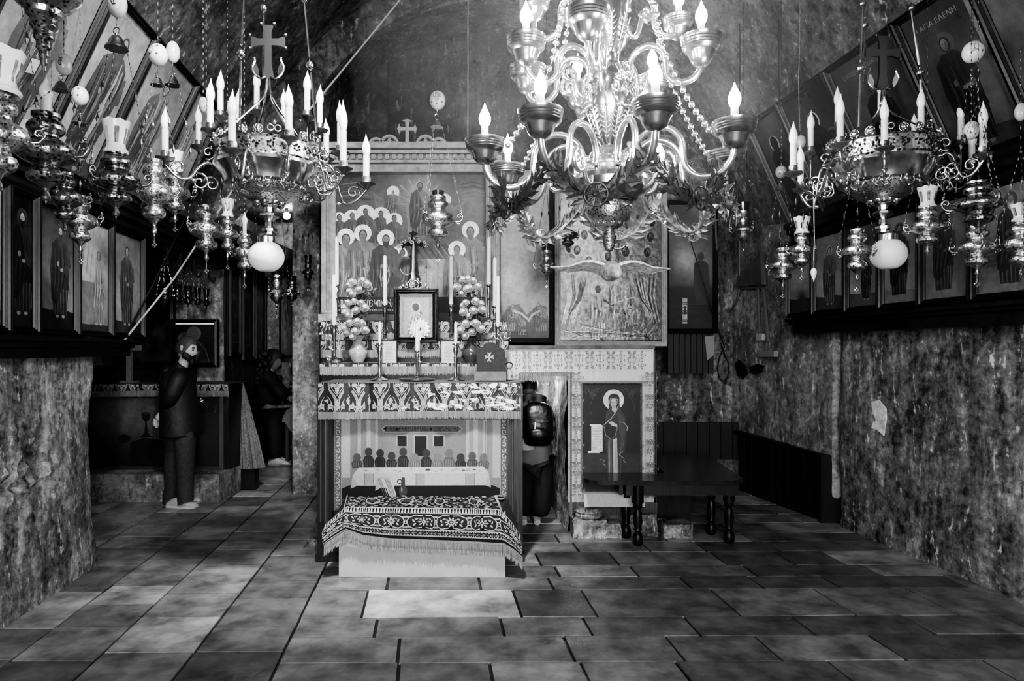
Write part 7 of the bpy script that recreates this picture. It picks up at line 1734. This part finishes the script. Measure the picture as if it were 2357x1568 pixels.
for x in (690, 706): mb = MB(); shoe(mb, (P(x, 0, YP).x, YP+.05, .12), (0, -1, 0), .26); mb.build('shoe', black, ps, True, 50)

# visitor with a backpack ducking into the shrine
YB = 6.42
W5 = lambda x, y, d=0: P(x, y, YB+d)
pb = thing('person', 'visitor in a plaid hooded shirt ducking into the shrine doorway, seen from behind', 'person', V((P(1228, 0, YB).x, YB, 0)))
N = {'pel': (W5(1228, 1035), .13), 'belly': (W5(1229, 1000), .12), 'chest': (W5(1228, 945, .05), .13), 'neck': (W5(1222, 908, .12), .05), 'head': (W5(1220, 895, .16), .045), 'sn': (W5(1206, 938, .04), .055), 'en': (W5(1199, 990, .1), .045), 'wn': (W5(1204, 1030, .2), .03), 'sf': (W5(1252, 940, .04), .055), 'ef': (W5(1262, 985, .12), .045), 'wf': (W5(1256, 1015, .24), .03), 'hn': (W5(1212, 1060), .09), 'kn': (W5(1208, 1125, .03), .07), 'an': (W5(1206, 1190, .06), .045), 'hf': (W5(1246, 1060), .09), 'kf': (W5(1246, 1125), .07), 'af': (W5(1238, 1192), .045)}
mb = skin(N, EE, 'pel'); hc = W5(1216, 888, .18); f, u, s = headmesh(mb, hc, (-.1, 1, -.4), (0, .4, 1)); hand(mb, W5(1204, 1030, .2), (0, .3, -1), (0, 1, 0)); hand(mb, W5(1256, 1015, .24), (0, .6, -1), (0, 1, 0), 1, .5, -1); mb.build('body', skind, pb, True, 0)
haircap(hc, f, u, s, 1.06, .02, 1.12, .4, -.5, 6).build('hair', hairk, pb, True, 0)
Mp = bpy.data.materials.new('plaid_cloth'); Mp.use_nodes = True; nt = Mp.node_tree; tc = nd(nt, 'ShaderNodeTexCoord'); src = None
for dr in ('X', 'Z'):
    wv = nd(nt, 'ShaderNodeTexWave', i_Scale=3.2, i_Distortion=.4); wv.bands_direction = dr; nt.links.new(tc.outputs['Object'], wv.inputs[0])
    if src: 
        ad = nd(nt, 'ShaderNodeMath', operation='ADD'); nt.links.new(src, ad.inputs[0]); nt.links.new(wv.outputs['Fac'], ad.inputs[1]); src = ad.outputs[0]
    else: src = wv.outputs['Fac']
mr = nd(nt, 'ShaderNodeMapRange'); mr.inputs[1].default_value = .2; mr.inputs[2].default_value = 1.8; mr.inputs[3].default_value = .03; mr.inputs[4].default_value = .34; nt.links.new(src, mr.inputs[0]); nt.links.new(mr.outputs[0], nt.nodes['Principled BSDF'].inputs['Base Color']); nt.nodes['Principled BSDF'].inputs['Roughness'].default_value = .85
K = {k: (v[0], v[1]+.045) for k, v in N.items()}
mb = skin({k: K[k] for k in ('belly', 'chest', 'neck', 'sn', 'en', 'wn', 'sf', 'ef', 'wf')}, [e for e in EE if e[0] in ('belly', 'chest', 'sn', 'en', 'sf', 'ef') and e[1] in ('chest', 'neck', 'sn', 'en', 'wn', 'sf', 'ef', 'wf')], 'belly')
mb.sph(W5(1228, 918, .0), (.13, .08, .055), 14, 10); mb.build('plaid_shirt', Mp, pb, True, 0)
mb = MB(); mb.lathe([(.075, 0), (.08, .04), (.07, .1)], W5(1213, 1034, -.1), 18); mb.build('white_undershirt', mat('white_shirt', .5, .8), pb, True)
T_ = {k: (K[k][0], K[k][1]+(.005 if k[0] == 'k' else .03 if k[0] == 'a' else 0)) for k in ('pel', 'hn', 'kn', 'an', 'hf', 'kf', 'af')}
skin(T_, [e for e in EE if e[0] in ('pel', 'hn', 'kn', 'hf', 'kf') and e[1] in ('hn', 'kn', 'an', 'hf', 'kf', 'af')], 'pel').build('trousers', black, pb, True, 0)
for x in (1206, 1236): mb = MB(); shoe(mb, (P(x, 0, YB).x, YB-.06, 0), (-.05, 1, 0), .27); mb.build('shoe', sneaker, pb, True, 50)
bp_ = thing('backpack', 'black backpack on the visitor in the shrine doorway', 'backpack', W5(1238, 1025, -.16)); bk = mat('black_nylon', .008, .32, ns=30, na=.3, bs=9, bd=.4, dist=.03)
mb = MB(); n = 20; vs = []
rows = [(1026, 22, .05), (1020, 30, .1), (1000, 34, .13), (975, 34.5, .135), (950, 33, .11), (935, 28, .08), (927, 16, .05), (925, 4, .02)]
for y, hw, dp in rows:
    for k in range(n):
        a = 2*pi*k/n; ca, sa = math.cos(a), math.sin(a); q_ = W5(1238, y, -.16); vs.append(q_+V((S(hw, YB)*math.copysign(abs(ca)**.6, ca), dp*math.copysign(abs(sa)**.7, sa)*.9, 0)))
mb.add(vs, [(j*n+k, j*n+(k+1) % n, (j+1)*n+(k+1) % n, (j+1)*n+k) for j in range(len(rows)-1) for k in range(n)]+[tuple(range(n))[::-1], tuple((len(rows)-1)*n+k for k in range(n))]); mb.build('bag', bk, bp_, True, 60)
mb = MB(); mb.sph(W5(1238, 1000, -.28), (S(24, YB), .045, S(16, YB)), 16, 10); mb.build('front_pocket', bk, bp_, True, 0)
mb = MB(); mb.tube([W5(1220, 962, -.285), W5(1232, 970, -.3), W5(1248, 975, -.295), W5(1262, 970, -.27)], .006, 6); mb.tube([W5(1232, 972, -.3), W5(1231, 988, -.31)], .008, 6); mb.build('zip_pull', sild, bp_, True)
for x in (1216, 1256): mb = MB(); mb.tube([W5(x, 930, -.1), W5(x+2, 918, -.02), W5(x, 925, .1), W5(x-2, 950, .18)], .018, 6, flat=.4); mb.build('strap', bk, bp_, True)
# ------------------------------------------------------------------ light
w = bpy.data.worlds.new('world'); sc.world = w; w.use_nodes = True
w.node_tree.nodes['Background'].inputs[0].default_value = (.5, .5, .5, 1); w.node_tree.nodes['Background'].inputs[1].default_value = .05
def lamp(name, kind, loc, e, size=.1, rot=None, size_y=None, spread=None, aim=None, spot=None):
    l = bpy.data.lights.new(name, kind); o = bpy.data.objects.new(name, l); C.objects.link(o); o.location = loc; l.energy = e
    if kind == 'AREA':
        l.size = size
        if size_y: l.shape = 'RECTANGLE'; l.size_y = size_y
        if spread: l.spread = spread
    elif kind != 'SUN': l.shadow_soft_size = size
    if kind == 'SPOT' and spot: l.spot_size = spot; l.spot_blend = .8
    if aim is not None: o.rotation_euler = (V(aim)-V(loc)).to_track_quat('-Z', 'Y').to_euler()
    return o
lamp('fill_behind_camera', 'AREA', (.3, -2.2, 2.2), 320, 3, aim=(0, 5, 1.5), size_y=2.2)  # broad fill light added behind the camera
lamp('left_wall_spot', 'SPOT', (-.6, 2.2, 4.6), 700, .12, aim=(-2.9, 5.2, 3.3), spot=1.0)
lamp('floor_spot', 'SPOT', (-.6, 2.6, 5.3), 1400, .2, aim=(-1.3, 6.3, 0), spot=.85)
lamp('shrine_lamp', 'POINT', P(1262, 870, 6.9), 14, .05)
M = bpy.data.materials.new('bulb_halo_haze'); M.use_nodes = True; nt = M.node_tree; nt.nodes.remove(nt.nodes['Principled BSDF'])
vs_ = nd(nt, 'ShaderNodeVolumeScatter'); vs_.inputs['Density'].default_value = .035; vs_.inputs['Anisotropy'].default_value = .3; nt.links.new(vs_.outputs[0], nt.nodes['Material Output'].inputs['Volume'])  # thin scatter volume added so the bulbs show a halo
mb = MB(); mb.sph((XcC, YcC, 3.0), (1.35, 1.15, 1.25), 24, 16); hz = mb.build('bulb_halo_haze', M, None, True, 0); tag(hz, 'faint haze added to give the burning bulbs a halo', 'haze', None, 'stuff')
sc.view_settings.view_transform = 'AgX'
sc.view_settings.look = 'AgX - High Contrast'
sc.view_settings.exposure = .25
cy = sc.cycles
cy.max_bounces = 5; cy.diffuse_bounces = 2; cy.glossy_bounces = 3; cy.transmission_bounces = 3; cy.transparent_max_bounces = 8
cy.caustics_reflective = False; cy.caustics_refractive = False
cy.use_adaptive_sampling = True; cy.adaptive_threshold = .1; cy.adaptive_min_samples = 10
